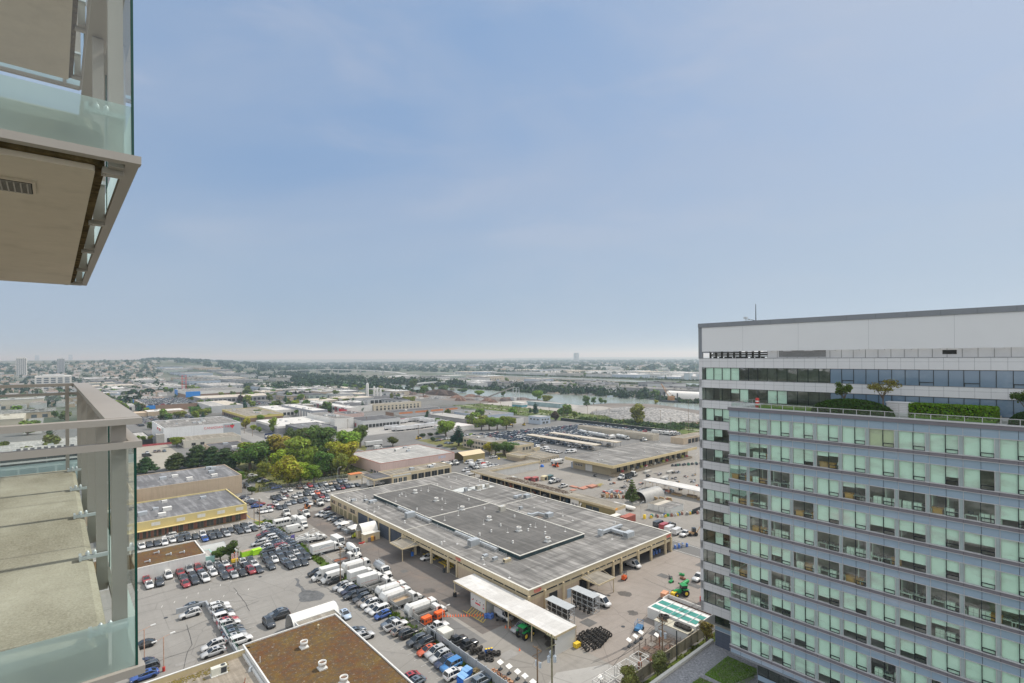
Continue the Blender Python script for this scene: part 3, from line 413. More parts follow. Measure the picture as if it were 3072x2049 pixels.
for row in range(12):
 zt=59.72-F*row if row==0 else 57.3-F*(row-1)-1.57
 z0=(57.30 if row==0 else 55.73-F*(row-1)-2.4)
 for i in range(29 if row<2 else 4):
  y=-1.38-1.7*(i-1)if i else-1.38+1.7
  if i==0:
   y=-.62
   sm=MB();sm.face([(.08,0,.03),(.08,-.76,.03),(.08,-.76,2.38),(.08,0,2.38)],0);sm.box(-.01,.12,-.76,0,2.36,2.42,1);sm.box(-.01,.12,-.76,0,-.02,.04,1)
   o=obj('window',sm.mesh('window',[GGLASS,MULL]),tow,(0,y,z0));continue
  y=-1.38-1.7*(i-1)
  blue=row<2 and i>13
  o=obj('window',PFV if(i==3 and row>1)or(blue and i%3==0)else PFM,tow,(0,y,z0));obj('pane',PGB if blue else PGM,o)
  if not blue:
   if row==0:bl=0 if i<5 else None
   elif row==1:bl={4:3,5:0,8:0,9:1}.get(i)
   else:bl=wr.choice((0,None,None,2,1)if i>1 else(0,None))
   if bl is not None:obj('blind',TBL[bl],o)
m=MB()
for k in range(13):
 z=59.8-F*k+(0 if k else 0)
 m.box(.4,9,-.35,-LT,z-.02,z+.2,1);m.box(.4,9,-.35,-LT,z-3.78+1.2-.02,z-3.78+1.22,0)
m.box(8,8.2,-.35,-LT,11.5,60,2)
for q in range(30):
 yy=-wr.uniform(1,40);zz=59.8-F*wr.randint(0,11);m.box(3,8,yy,yy-.1,zz-3.7,zz,2)
m.build('interior',[CARPET,CEIL,OWALL],tow)
# plant level and screen
m=MB();m.box(-.05,.2,-.7,-LT,62.85,67.62,0)
for y in(-8.9,-18.6,-29,-39.5,-50):m.box(-.054,-.05,y-.01,y+.01,62.85,67.62,1)
m.build('parapet_screen',[mat('screen_panel',(.66,.67,.68),.5,.025,.06),PANELD],tow)
m=MB();m.box(-.2,1.2,.05,-LT,67.63,68.45,0);m.box(-.06,.5,-.69,.05,61.52,67.63,0);m.box(.5,D,-.2,.05,62.6,68.4,0)
for y in range(2,60,4):m.box(-.203,-.2,-y-.01,-y+.01,67.63,68.45,1)
m.build('parapet_cap',[PANELD,MULL],tow)
m=MB();
for j in range(19):m.box(-.35,.3,-2.6-j*3.4,-3.9-j*3.4,62.72,62.8,0)
m.build('bracket_row',[ALU],tow)
m=MB();m.box(.9,1.1,-13,-LT,61.5,62.9,0);m.box(.86,.9,-15,-22.6,61.7,62.8,1)
for q in range(7):m.box(.82,.9,-15,-22.6,61.75+q*.15,61.8+q*.15,0)
m.box(.84,.9,-38,-39.6,62,62.6,1)
for q in range(30):m.box(.86,.9,-13-q*1.7,-13.03-q*1.7,61.5,62.9,1)
m.build('plant_wall',[PANEL,DARKIN],tow)
m=MB()
for q in range(4):m.tube((1.5+q*.5,-1.5,61.9+q*.2),(1.5+q*.5,-13,61.9+q*.2),.14+.05*(q%2),8,q%2)
for q in range(9):m.box(1.2,1.5,-1.6-q*1.2,-1.9-q*1.2,61.5,62.85,1)
for q in range(10):m.cbox(2.5+wr.random(),-2-q*1.05,61.5,.6,.5,.5+.6*wr.random(),1)
m.build('pipework',[STEEL,DARKIN],tow)
m=MB();m.box(.4,D,-.4,-LT,61.3,61.5,0);m.build('roof_deck',[mat('roof_gravel_grey',(.3,.3,.3),.9,.2,.5)],tow)
m=MB();m.box(1.2,D,-2.4,-LT,4.8,11.3,0);m.box(1.1,1.2,-2.4,-9,4.8,7.9,1)
for z in(5.4,6.05,6.7,7.35):m.box(1.094,1.1,-2.4,-9,z-.012,z+.012,2)
for y in(-4.0,-5.7):m.box(1.094,1.1,y-.012,y+.012,4.8,7.9,2)
m.box(1.1,1.2,-2.4,-9,8.0,8.95,3);m.box(1.05,1.2,-2.4,-9,7.9,8.0,4);m.box(1.1,D,-2.44,-2.4,4.8,11.3,5)
m.build('base_wall',[DARKIN,mat('slate_panel',(.085,.10,.135),.5,.05,.3),MULL,SPAN,ALU,PANELD],tow)
for i in range(3):
 m=MB();y=-2.4-1.65*i;m.face([(1.12,y-.05,9),(1.12,y-1.6,9),(1.12,y-1.6,11.2),(1.12,y-.05,11.2)],0);m.box(1.08,1.2,y-.05,y,9,11.3,1);m.box(1.08,1.2,y-1.65,y,8.95,9.03,1)
 if i==1:m.box(1.08,1.2,y-1.6,y-.05,9.6,9.7,1)
 m.build('base_window',[GGLASS,MULL],tow)
 # things on the tower roof
t=thing('roof_antenna','thin whip antenna on the tower parapet','antenna',99.0,43.7,68.45)
m=MB();m.tube((0,0,0),(0,0,3.2),.09,6,0,.05);m.build('mast',[DARKST],t);m=MB();m.tube((0,.1,.1),(0,1.5,.5),.05,5);m.build('stay',[DARKST],t)
t=thing('roof_camera','small grey camera box on a bracket beside the whip antenna','camera',98.6,45.4,68.45)
m=MB();m.tube((0,-1,.3),(0,0,.3),.05,5);m.tube((0,0,0),(0,0,.5),.07,6);m.build('bracket',[STEEL],t);m=MB();m.box(-.3,.3,-.2,.3,.5,.9);m.build('housing',[STEEL],t)
# podium roof
pod=thing('podium','low podium with a gravel roof and grass beds below the office wing','building',70,53.1)
m=MB();m.box(0,36,-70,-.6,0,4.78,0);m.build('podium_wall',[GREYWALL],pod)
gv=NT('grey_gravel');p=gv.pos();vo=gv.n('ShaderNodeTexVoronoi',{'Vector':p,'Scale':2.6})
GRAVEL=gv.done(gv.bsdf(gv.mix(gv.noise(p,.5,4),gv.mix(vo.outputs[0],(.10,.10,.11),(.46,.46,.47)),gv.mix(gv.noise(p,6,2),(.2,.2,.21),(.36,.36,.36))),.95))
m=MB();m.face([(0,-70,4.8),(36,-70,4.8),(36,-.6,4.8),(0,-.6,4.8)]);tag(m.build('gravel',[GRAVEL],pod),kind='stuff')
m=MB();m.box(0,29,-.6,0,0,5.3,0);m.build('parapet',[mat('pale_coping',(.60,.58,.52),.8,.1,.4,streak=True)],pod)
def grass_mat(name,c1,c2,s=1.2):
 t=NT(name);p=t.pos();return t.done(t.bsdf(t.mix(t.noise(p,s,6,.7),c1,t.mix(t.noise(p,s*7,3),c2,tuple(k*.5 for k in c1))),.9,spec=.15))
LAWN=grass_mat('lawn_green',(.075,.16,.015),(.17,.30,.03))
def blades(m,x0,x1,y0,y1,z,n,h,rr):
 for i in range(n):
  x,y=rr.uniform(x0,x1),rr.uniform(y0,y1);t=rr.uniform(0,6.28);hh=h*rr.uniform(.5,1.3);c,s_=math.cos(t)*hh*.6,math.sin(t)*hh*.6
  m.face([(x-c,y-s_,z),(x+c,y+s_,z),(x+c*.3+rr.uniform(-.5,.5)*hh,y+rr.uniform(-.5,.5)*hh,z+hh)],1)
LFG=objcol('grass_blade',.8,.1,0,.3)
def lawn(name,label,poly,a,b,z,n=1500,h=.16,th=.2,kind='stuff',col=(.15,.28,.03)):
 rr=random.Random(int(a*10));m=MB();m.prism(poly,0,th,0)
 x0=min(p[0]for p in poly);x1=max(p[0]for p in poly);y0=min(p[1]for p in poly);y1=max(p[1]for p in poly)
 blades(m,x0+.1,x1-.1,y0+.1,y1-.1,th,n,h,rr)
 o=single(name,m,[LAWN,LFG],label,'grass',a,b,z,kind=kind);o.color=(*col,1);return o
lawn('grass_bed','larger green grass bed on the gravel podium roof',[(0,0),(8.4,0),(8.4,-6.5),(.0,-4.2)],87.6,48.2,4.81,2600)
lawn('grass_bed','smaller mossy grass bed at the bottom of the gravel podium roof',[(0,0),(2.4,-.2),(2.6,-6),(-1.5,-6)],83.6,48.4,4.81,900,col=(.16,.20,.03))
lawn('roof_lawn','bright strip of lawn behind the guard rail left of the shrub mound',[(0,0),(3.9,.6),(3.9,-11),(.2,-10)],92.4,40.4,52.87,1600,.18,.35,col=(.22,.34,.03))
lawn('roof_lawn','thin yellow-green strip of lawn in front of the clipped hedge',[(0,0),(3.2,0),(3.2,-9),(0,-9)],92.6,18.9,52.87,1000,.18,.3,col=(.24,.32,.03))
single('roof_planter_wall',MB().box(0,.25,0,-9.5,0,.75),[GREYWALL],'low concrete planter wall below the clipped hedge','planter',96.0,19.2,52.87)
t=thing('roof_cabinet','pale grey plant cabinet between the shrub mound and the clipped hedge','cabinet',93.2,22.0,52.87)
m=MB();m.box(0,1.6,-3.0,0,0,2.0);m.build('case',[mat('cabinet_grey',(.5,.5,.5),.6,.05)],t)
m=MB();m.box(-.1,1.7,-3.1,.1,2.0,2.12);m.build('lid',[PANEL],t)
for k in range(2):
 m=MB()
 for q in range(7):m.box(-.03,0,-2.9+k*1.5,-1.6+k*1.5,.2+q*.25,.36+q*.25)
 m.build('louvre_door',[PANEL],t)
t=thing('roof_marker','red and white striped cylinder at the end of the roof garden','marker',93.2,41.0,52.87)
m=MB();m.lathe(0,0,[(.32,0),(.32,.45)],12,0);m.lathe(0,0,[(.325,.45),(.325,.7)],12,1);m.lathe(0,0,[(.32,.7),(.32,1.0)],12,0);m.lathe(0,0,[(.325,1.0),(.325,1.2)],12,1);m.lathe(0,0,[(.32,1.2),(.32,1.6),(.1,1.7)],12,0)
m.build('drum',[REDP,WHITE],t)
# ---------------------------------------------------------------- balconies of the block the photo was taken from
BEIGE=mat('beige_rail',(.36,.33,.295),.5,.06,.8,metal=.15)
BGLASS=glass_mat('balcony_glass',(.90,.95,.94),.02)
def frosted():
 t=NT('frosted_glass');z=t.pos()
 a=t.n('ShaderNodeBsdfTransparent',{0:(.8,.9,.87,1)});d=t.n('ShaderNodeBsdfDiffuse',{0:(.62,.76,.71,1)});tl=t.n('ShaderNodeBsdfTranslucent',{0:(.7,.85,.8,1)})
 g=t.n('ShaderNodeMixShader',{0:.5,1:d.outputs[0],2:tl.outputs[0]})
 n=t.noise(t.pos(),2.,3)
 f=t.n('ShaderNodeMapRange',{0:n,3:.6,4:.74}).outputs[0]
 return t.done(t.n('ShaderNodeMixShader',{0:f,1:a.outputs[0],2:g.outputs[0]}))
FROST=frosted()
GEDGE=mat('glass_edge',(.01,.06,.045),.2,.05)
def slab_mats():
 t=NT('stained_concrete');p=t.pos()
 st=t.noise(t.pos(1.0,.55,1),1.4,6,.62);sp=t.noise(p,60,2,.8,lo=.35,hi=.65);ln=t.noise(t.pos(.25,5,1),1.1,4,.6,lo=.5,hi=.8)
 c=t.mix(st,(.16,.13,.088),(.46,.42,.345));c=t.mix(t.n('ShaderNodeMath',{0:sp,1:.5},operation='MULTIPLY').outputs[0],c,(.50,.46,.38))
 c=t.mix(t.n('ShaderNodeMath',{0:ln,1:.35},operation='MULTIPLY').outputs[0],c,(.20,.18,.14))
 b=t.n('ShaderNodeTexNoise',{'Vector':p,'Scale':55.,'Detail':3}).outputs[0]
 t.done(t.bsdf(c,.95,spec=.1,Normal=t.bump(b,.01,.6)))
 t=NT('mossy_edge');p=t.pos();n=t.noise(p,9,5,.7)
 c=t.mix(n,(.025,.018,.01),(.19,.14,.07));bb=t.n('ShaderNodeTexNoise',{'Vector':p,'Scale':30.,'Detail':4}).outputs[0]
 t.done(t.bsdf(c,1,spec=.05,Normal=t.bump(bb,.02,1)))
 return MATS['stained_concrete'],MATS['mossy_edge']
SLABC,MOSSE=slab_mats()
SOFFIT=mat('soffit_paint',(.62,.54,.44),.85,.09,1.2,dirt=.25,dirtcol=(.2,.15,.09))
def rounded(x0,x1,y0,y1,r):
 pts=[(x0,y0)]
 for k in range(7):t=-math.pi/2+math.pi/2*k/6;pts.append((x1-r+r*math.cos(t),y0+r+r*math.sin(t)))
 for k in range(7):t=math.pi/2*k/6;pts.append((x1-r+r*math.cos(t),y1-r+r*math.sin(t)))
 return pts+[(x0,y1)]
def balcony(i,label):
 t=thing('balcony',label,'balcony',.33,3.48,60.28+2.75*i)
 YE=6.05
 ring=rounded(-4,-.11,.06,5.75,.12)
 m=MB();m.prism(ring,.02,.20,1,1)
 top=rounded(-4,-.155,.10,5.70,.10)
 m.loft([[(x,y,.20)for x,y in ring],[(x,y,.25)for x,y in[(px-.01,py)for px,py in ring]],[(x,y,.27)for x,y in top]],0,False)
 m.face([(x,y,.27)for x,y in top],0)
 m.build('slab',[SLABC,MOSSE],t)
 m=MB();m.prism(rounded(-4,-.155,.105,5.70,.02),-.01,.03,0,0);m.build('soffit',[SOFFIT],t)
 m=MB();m.box(-.66,-.40,.52,.80,-.025,0,0)
 for q in range(9):m.box(-.64,-.42,.545+q*.028,.552+q*.028,-.03,-.024,1)
 for q in range(8):m.box(-.635+q*.028,-.628+q*.028,.54,.78,-.032,-.024,1)
 m.box(-.645,-.415,.535,.785,-.026,-.0245,2);m.build('soffit_vent',[SOFFIT,BEIGE,DARKIN],t)
 m=MB();m.box(-4,.035,-.03,.03,.03,.072);m.box(-.03,.03,.03,YE,.031,.071);m.box(-4,-.03,YE-.03,YE+.03,.03,.072);m.build('bottom_rail',[BEIGE],t)
 m=MB();m.box(-4,.03,-.025,.025,1.25,1.285);m.box(-.025,.025,.025,YE,1.251,1.284);m.box(-4,-.025,YE-.02,YE+.02,1.25,1.285);m.build('middle_rail',[BEIGE],t)
 m=MB();m.box(-4,.03,-.03,.045,1.378,1.410);m.box(-.125,.028,.045,YE,1.379,1.412);m.box(-4,-.125,YE-.05,YE,1.372,1.412);m.build('cap_rail',[BEIGE],t)
 def glass(x0,y0,x1,y1):
  m=MB();m.face([(x0,y0,.34),(x1,y1,.34),(x1,y1,1.25),(x0,y0,1.25)]);g=m.build('glass_panel',[BGLASS],t)
  m=MB();m.face([(x0,y0,.073),(x1,y1,.073),(x1,y1,.34),(x0,y0,.34)]);m.build('frosted_band',[FROST],g)
 glass(-4,0,-.004,0);glass(-4,YE,0,YE)
 for y0,y1 in((.004,1.79),(1.81,3.6),(3.62,5.4),(5.42,YE)):glass(0,y0,0,y1)
 m=MB();m.box(-.006,.006,-.005,.005,.073,1.25);m.build('glass_edge',[GEDGE],t)
 for y in(1.8,3.61,5.41):m=MB();m.box(-.005,.005,y-.006,y+.006,.073,1.25);m.build('glass_edge',[GEDGE],t)
 for y in(.10,1.5,2.85,4.2,5.55):
  m=MB();m.box(-.098,-.032,y-.028,y+.028,.02,1.372);p=m.build('post',[BEIGE],t)
  m=MB();m.box(-.20,-.03,y-.07,y-.04,.275,.30);m.box(-.20,-.185,y-.09,y-.02,.275,.315);m.lathe(-.15,y-.055,[(.012,.30),(.014,.32),(.004,.335)],8);m.lathe(-.11,y-.055,[(.012,.30),(.014,.32),(.004,.335)],8);m.build('bracket',[STEEL],p)
  m=MB();m.box(-.125,-.03,y+.0281,y+.10,-.005,.028);m.tube((-.115,y+.06,-.01),(-.115,y+.06,.04),.01,6);m.build('lower_bracket',[BEIGE],p)
 for x in(-.19,-1.6,-3):m=MB();m.box(x-.02,x+.02,YE-.055,YE-.022,.02,1.372);m.build('post',[BEIGE],t)
 return t
balcony(0,'lower beige balcony with a stained concrete slab seen from above')
balcony(1,'middle balcony seen from below with a cream soffit and vent grille')
balcony(2,'topmost balcony whose dark soffit shows through frosted glass at the upper left')
# ---------------------------------------------------------------- ground, water, streets
def sheet(name,poly,z,m,kind='structure',label=None,cat=None):
 mb=MB();mb.face([(*wxy(a,b),z)for a,b in poly]);o=mb.build(name,[m]);return tag(o,label,cat,None,kind)
def rect(a0,a1,b0,b1):return[(a0,b0),(a1,b0),(a1,b1),(a0,b1)]
GND=NT('far_ground');p=GND.pos()
g1=GND.noise(p,.004,8,.65);g2=GND.noise(p,.03,6,.7,lo=.4,hi=.6);g3=GND.noise(p,.0015,5,.6,lo=.45,hi=.55)
c=GND.mix(g1,(.05,.075,.033),(.15,.15,.125));c=GND.mix(g2,c,GND.mix(g3,(.035,.055,.025),(.19,.19,.175)))
GND=GND.done(GND.bsdf(c,.95,spec=.1))
# the plain, rising into a built-up ridge on the far left
def hill(x,y):
 s=max(0,min(1,(-x/max(y,1)-.34)/.35));s=s*s*(3-2*s);d=max(0,min(1,(y-1300)/2300));d=d*d*(3-2*d)
 far=55*max(0,min(1,(y-9000)/9000))*(.75+.25*math.sin(x*.0007)+.12*math.sin(x*.0023))
 return 66*s*d*(1-.25*max(0,min(1,(y-4500)/3000)))+far*.9
xs_=[-26000+i*26000*2/110 for i in range(111)];ys_=[-800]+[1000*(25.0**(k/60))for k in range(61)]
mb=MB();vsx=[(x*(.1+.9*max(y,0)/25000)if 1 else x,y,hill(x*(.1+.9*max(y,0)/25000),y))for y in ys_ for x in xs_]
n_=len(xs_);mb.idx(vsx,[(r*n_+i,r*n_+i+1,(r+1)*n_+i+1,(r+1)*n_+i)for r in range(len(ys_)-1)for i in range(n_-1)],0,True)
tag(mb.build('ground',[GND]),kind='structure')
ASPH=ground_mat('asphalt',(.15,.148,.143),(.225,.22,.213),.05,.25,(.06,.058,.055),True)
YARD=ground_mat('yard_concrete',(.235,.22,.198),(.32,.302,.275),.045,.25,(.07,.065,.06),True)
LOT=ground_mat('lot_asphalt',(.24,.23,.213),(.318,.305,.283),.06,.35,(.07,.075,.08),True)
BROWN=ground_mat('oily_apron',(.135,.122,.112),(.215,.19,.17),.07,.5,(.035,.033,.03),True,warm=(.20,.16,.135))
DUST=ground_mat('dusty_lot',(.30,.28,.24),(.38,.36,.31),.05,.2)
DIRT=ground_mat('scrap_dirt',(.13,.11,.095),(.27,.245,.22),.03,.5,(.10,.05,.035))
SAND=ground_mat('pale_aggregate',(.34,.32,.29),(.42,.40,.37),.03,.2)
WEED=grass_mat('weeds',(.07,.12,.02),(.17,.20,.04),.12)
MEADOW=grass_mat('rail_meadow',(.08,.12,.03),(.19,.21,.06),.05)
DRYG=grass_mat('dry_grass',(.12,.13,.04),(.25,.22,.10),.1)
CONC=ground_mat('pale_concrete',(.33,.32,.30),(.42,.41,.39),.06,.2)
WAT=NT('river_water');p=WAT.pos()
nz=WAT.n('ShaderNodeTexNoise',{'Vector':p,'Scale':.25,'Detail':4}).outputs[0]
WAT=WAT.done(WAT.bsdf(WAT.mix(WAT.noise(WAT.pos(.2,1,1),.02,4),(.20,.24,.21),(.27,.30,.27)),.22,spec=.6,Normal=WAT.bump(nz,.3,.25)))
sheet('industrial_ground',[(40,620),(480,560),(480,1500),(40,1500)],.015,ground_mat('industrial_ground',(.12,.12,.115),(.22,.215,.20),.02,.6,(.05,.075,.03)))
sheet('street_asphalt',rect(-150,372,20,640),.02,ASPH)
sheet('parking_lot',rect(-60,61.5,56,221.5),.03,LOT)
sheet('parking_lot',rect(56,138,222,262),.03,LOT)
sheet('works_yard',rect(62.6,330,61,221.9),.031,YARD)
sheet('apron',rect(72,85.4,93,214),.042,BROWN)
sheet('apron',rect(84,150,66,91.9),.042,ground_mat('worn_apron',(.26,.228,.20),(.345,.31,.28),.06,.35,(.12,.10,.085),True))
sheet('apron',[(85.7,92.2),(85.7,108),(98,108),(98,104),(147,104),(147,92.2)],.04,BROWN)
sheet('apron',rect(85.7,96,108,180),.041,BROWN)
sheet('patch',rect(64,71,90,130),.038,ASPH);sheet('patch',[(66,60.9),(84,60.9),(86,66),(74,72),(66,69)],.038,CONC)
sheet('gravel_lot',rect(28,62,357,460),.04,DUST)
sheet('gravel_lot',rect(182,262,395,448),.04,CONC)
sheet('lawn',rect(205,230,286,330),.05,DRYG);sheet('lawn',rect(208,228,243,262),.05,DRYG);sheet('lawn',rect(206,226,325,345),.052,DRYG)
sheet('grove_floor',[(70,262),(128,263),(140,300),(170,352),(80,352),(78,290)],.05,DRYG)
sheet('verge',[(59.6,62),(62.3,62),(62.3,214),(57,216),(57,208),(60,200)],.048,WEED)
sheet('verge',rect(72,112,53.3,58.8),.05,grass_mat('verge_grass',(.06,.10,.015),(.17,.19,.03),.5))
sheet('verge',rect(112,131,262,268),.05,DRYG)
sheet('rail_meadow',[(382,120),(436,120),(436,300),(432,560),(388,560),(374,356)],.05,MEADOW)
sheet('lane',rect(402,406,120,560),.06,DUST)
sheet('scrapyard',[(436,120),(560,120),(555,314),(587,392),(558,438),(506,448),(532,561),(523,664),(488,713),(480,900),(432,900)],.05,DIRT)
sheet('scrapyard',[(436,395),(500,395),(512,448),(510,560),(436,560)],.06,SAND)
sheet('island_ground',[(623,348),(654,449),(651,525),(622,639),(620,787),(614,898),(602,1081),(600,1500),(1140,1500),(1125,1199),(1095,909),(1055,687),(970,543),(940,300),(900,0),(600,0)],.05,mat('island_ground',(.15,.14,.12),.9,.5,.012))
sheet('river_water',[(488,713),(523,664),(532,561),(506,448),(558,438),(587,392),(555,314),(540,0),(610,0),(623,348),(654,449),(651,525),(622,639),(620,787),(614,898),(602,1081),(595,1500),(560,2100),(600,4200),(380,4200),(385,3200),(430,2000),(470,1300),(480,900)],.12,WAT)
sheet('river_water',[(1150,1400),(1130,1199),(1100,909),(1058,687),(972,543),(940,300),(900,0),(1030,0),(1060,400),(1084,606),(1117,725),(1127,909),(1167,1199),(1182,1400),(1220,1900),(1190,1900)],.12,WAT)
sheet('river_water',[(2200,1500),(2260,1200),(2230,900),(2200,600),(2260,600),(2290,900),(2320,1200),(2280,1700)],.12,WAT)
# roads
sheet('road',rect(148.5,157,20,640),.055,ASPH);sheet('road',rect(160,300,352,376),.055,ASPH)
sheet('road',rect(-150,330,351,357),.057,ASPH);sheet('road',rect(112,124,352,1800),.055,mat('far_road',(.24,.235,.225),.9,.08,.05));sheet('road',rect(-900,520,940,962),.3,MATS['far_road'])
sheet('road',rect(-300,-285,300,3000),.3,MATS['far_road']);sheet('road',[(-20,600),(-8,600),(-8,2400),(-20,2400)],.3,MATS['far_road'])
LINE=mat('road_paint',(.62,.61,.57),.8,.2,1.5);YLINE=mat('yellow_road_paint',(.62,.43,.05),.8,.25,1.5)
def lines(name,segs,w,z,m):
 mb=MB()
 for(a0,b0,a1,b1)in segs:
  d=Vector((a1-a0,b1-b0,0));d.normalize();n=Vector((-d.y,d.x,0))*w/2
  q=[(a0+n.x,b0+n.y),(a1+n.x,b1+n.y),(a1-n.x,b1-n.y),(a0-n.x,b0-n.y)];mb.face([(*wxy(*p),z)for p in q])
 return tag(mb.build(name,[m]),kind='structure')
lines('parking_lines',[(x,214,x,219)for x in range(20,57,3)]+[(x,204.5,x,209)for x in range(34,56,3)]+[(20+2.8*i,157+.8*i,20.4+2.8*i,158+.8*i)for i in range(11)]+[(24+3*i,153,24.5+3*i,154)for i in range(6)],.12,.05,LINE)
lines('parking_lines',[(78,175+3*i,84,175+3*i)for i in range(12)]+[(63+3*i,232,63+3*i,237)for i in range(18)]+[(63+3*i,247,63+3*i,252)for i in range(20)],.12,.052,LINE)
lines('road_lines',[(149.2,30,149.2,340),(156.3,30,156.3,340)],.18,.07,LINE)
lines('hatch_lines',[(75.2,97+.9*i,78,98.5+.9*i)for i in range(8)]+[(75.2,97,75.2,105),(170+4*math.cos(k*.4),108+6*math.sin(k*.4),170+4*math.cos(k*.4+.4),108+6*math.sin(k*.4+.4))and(166,100,169,112)],.16,.06,YLINE)
lines('kerb_line',[(57.5,221,60.5,210),(58.5,250,57.5,222),(21,221.2,56,221.2)],.25,.075,YLINE)
def jag(p,n=3,k=.28):
 rr=random.Random(4)
 for _ in range(n):
  q=[]
  for i,u in enumerate(p):
   v=p[(i+1)%len(p)];d=math.hypot(v[0]-u[0],v[1]-u[1]);q+=[u,((u[0]+v[0])/2+rr.uniform(-k,k)*d*.5,(u[1]+v[1])/2+rr.uniform(-k,k)*d*.5)]
  p=q
 return p
 # crack seals, patched squares, drains and worn bay lines
kr=random.Random(12);segs=[];SEAL=mat('crack_seal',(.045,.045,.045),.7,.2,1)
for(a,b,n,da,db)in[(48,92,7,-2.2,.1),(49,86,6,-2.4,.25),(20,140,9,2.2,.6),(8,165,10,2.4,.3),(36,140,7,.5,2.4),(58,120,9,-.3,3),(66,100,9,.3,3),(72,150,9,.2,3.2),(74,64,9,3,.4),(95,70,8,2.8,.8),(110,75,8,3,.3),(120,66,7,.6,3),(70,225,8,3,.4),(90,240,9,3,.5),(40,200,6,2.4,.2),(170,150,9,2.8,.5),(200,140,8,.4,2.8),(230,150,9,3,.4),(18,120,8,.8,3),(12,128,8,2.6,.4)]:
 for _ in range(n):
  a1,b1=a+da+kr.uniform(-.7,.7),b+db+kr.uniform(-.7,.7);segs.append((a,b,a1,b1));a,b=a1,b1
lines('crack_seal',segs,.09,.072,SEAL)
for k in range(22):
 a,b,u,v=kr.choice(((kr.uniform(-5,54),kr.uniform(120,176)),(kr.uniform(66,76),kr.uniform(75,205)),(kr.uniform(88,145),kr.uniform(64,88)),(kr.uniform(165,240),kr.uniform(130,165))))+(kr.uniform(1.2,4),kr.uniform(1,3.4))
 sheet('patch',rect(a,a+u,b,b+v),.062+.0004*k,mat('patch_dark',(.125,.122,.118),.9,.2,.6)if k%3 else mat('patch_pale',(.26,.25,.235),.9,.15,.6))
lines('bay_lines',[(55.2,64+2.75*i,60,64+2.75*i)for i in range(34)]+[(30,126+2.6*i,34.6,126+2.6*i)for i in range(10)]+[(14+2.8*i,172,14+2.8*i,177)for i in range(12)]+[(78.5,177+2.9*i,84.4,177+2.9*i)for i in range(11)],.11,.0735,mat('worn_paint',(.42,.415,.40),.85,.35,2))
for k in range(9):
 a,b=((44,160),(20,150),(72,118),(70,176),(98,74),(128,70),(68,140),(50,128),(108,86))[k];mb=MB();mb.prism([(a*CT-b*ST+.45*math.cos(q*.524),a*ST+b*CT+.45*math.sin(q*.524))for q in range(12)],.07,.078);tag(mb.build('manhole_cover',[DARKST]),kind='structure')
 # tar patches and oil on the big lot
sheet('tar_patch',jag([(50.8,152.3),(51.4,152),(50.6,146),(51.6,141),(53.4,137),(51.4,134.2),(47.2,136.4),(47.9,140),(49.6,142.5),(49.4,147)]),.045,mat('tar',(.115,.118,.12),.8,.45,.8))
for k,(a,b,r)in enumerate([(83,82,2.2),(105,76.5,1.5),(80.5,80,1.6),(75,120,2),(112,84,2.0)]):
 rr=random.Random(k);sheet('oil_stain',jag([(a+r*(.6+.5*rr.random())*math.cos(t*.6283),b+r*(.6+.5*rr.random())*math.sin(t*.6283))for t in range(10)]),.05,mat('oil',(.10,.09,.08),.6,.3,.8))
 # ---------------------------------------------------------------- works yard warehouse
def roof_mat(name,c1,c2,streaks=.6,rust=0.):
 t=NT(name);p=t.pos();a=t.noise(p,.09,6,.65);b=t.noise(p,.9,5,.7)
 c=t.mix(a,c1,c2);c=t.mix(t.n('ShaderNodeMath',{0:b,1:.35},operation='MULTIPLY').outputs[0],c,tuple(k*.6 for k in c1))
 s1=t.noise(t.pos(.5,.05,1),1.3,5,.6,lo=.48,hi=.66)
 c=t.mix(t.n('ShaderNodeMath',{0:s1,1:streaks*.75},operation='MULTIPLY').outputs[0],c,tuple(min(1,k*1.7)for k in c2))
 s2=t.noise(t.pos(.04,.5,1),.9,4,.6,lo=.5,hi=.68)
 c=t.mix(t.n('ShaderNodeMath',{0:s2,1:streaks*.65},operation='MULTIPLY').outputs[0],c,tuple(k*.5 for k in c1))
 w=t.n('ShaderNodeSeparateXYZ',{0:p}).outputs[1]
 sm=t.n('ShaderNodeMapRange',{0:t.n('ShaderNodeMath',{0:t.n('ShaderNodeMath',{0:w,1:6.8},operation='MULTIPLY').outputs[0]},operation='SINE').outputs[0],1:.96,2:1,4:.2}).outputs[0]
 c=t.mix(sm,c,tuple(k*.55 for k in c1))
 if rust:c=t.mix(t.noise(p,.12,6,.6,lo=.68,hi=.8),c,(.22,.13,.08))
 return t.done(t.bsdf(c,.95,spec=.1))
ROOFG=roof_mat('tar_gravel_roof',(.14,.136,.13),(.26,.252,.24),.8,.5)
ROOFD=roof_mat('dark_roof',(.075,.075,.08),(.14,.14,.145),.5)
ROOFL=roof_mat('light_grey_roof',(.30,.30,.29),(.42,.41,.39),.5)
ROOFW=roof_mat('white_roof',(.50,.49,.47),(.66,.65,.63),.3)
ROOFT=roof_mat('gravel_tan_roof',(.19,.17,.14),(.29,.27,.23),.6,.3)
ROOFS=roof_mat('slate_blue_roof',(.125,.126,.132),(.205,.206,.212),.7)
MOSS=NT('mossy_roof');p=MOSS.pos()
q1=MOSS.noise(p,.18,6,.7,lo=.4,hi=.62);q2=MOSS.noise(p,.9,6,.75,lo=.42,hi=.6);q3=MOSS.noise(p,5,4,.8);q4=MOSS.noise(p,1.6,6,.85,lo=.57,hi=.66)
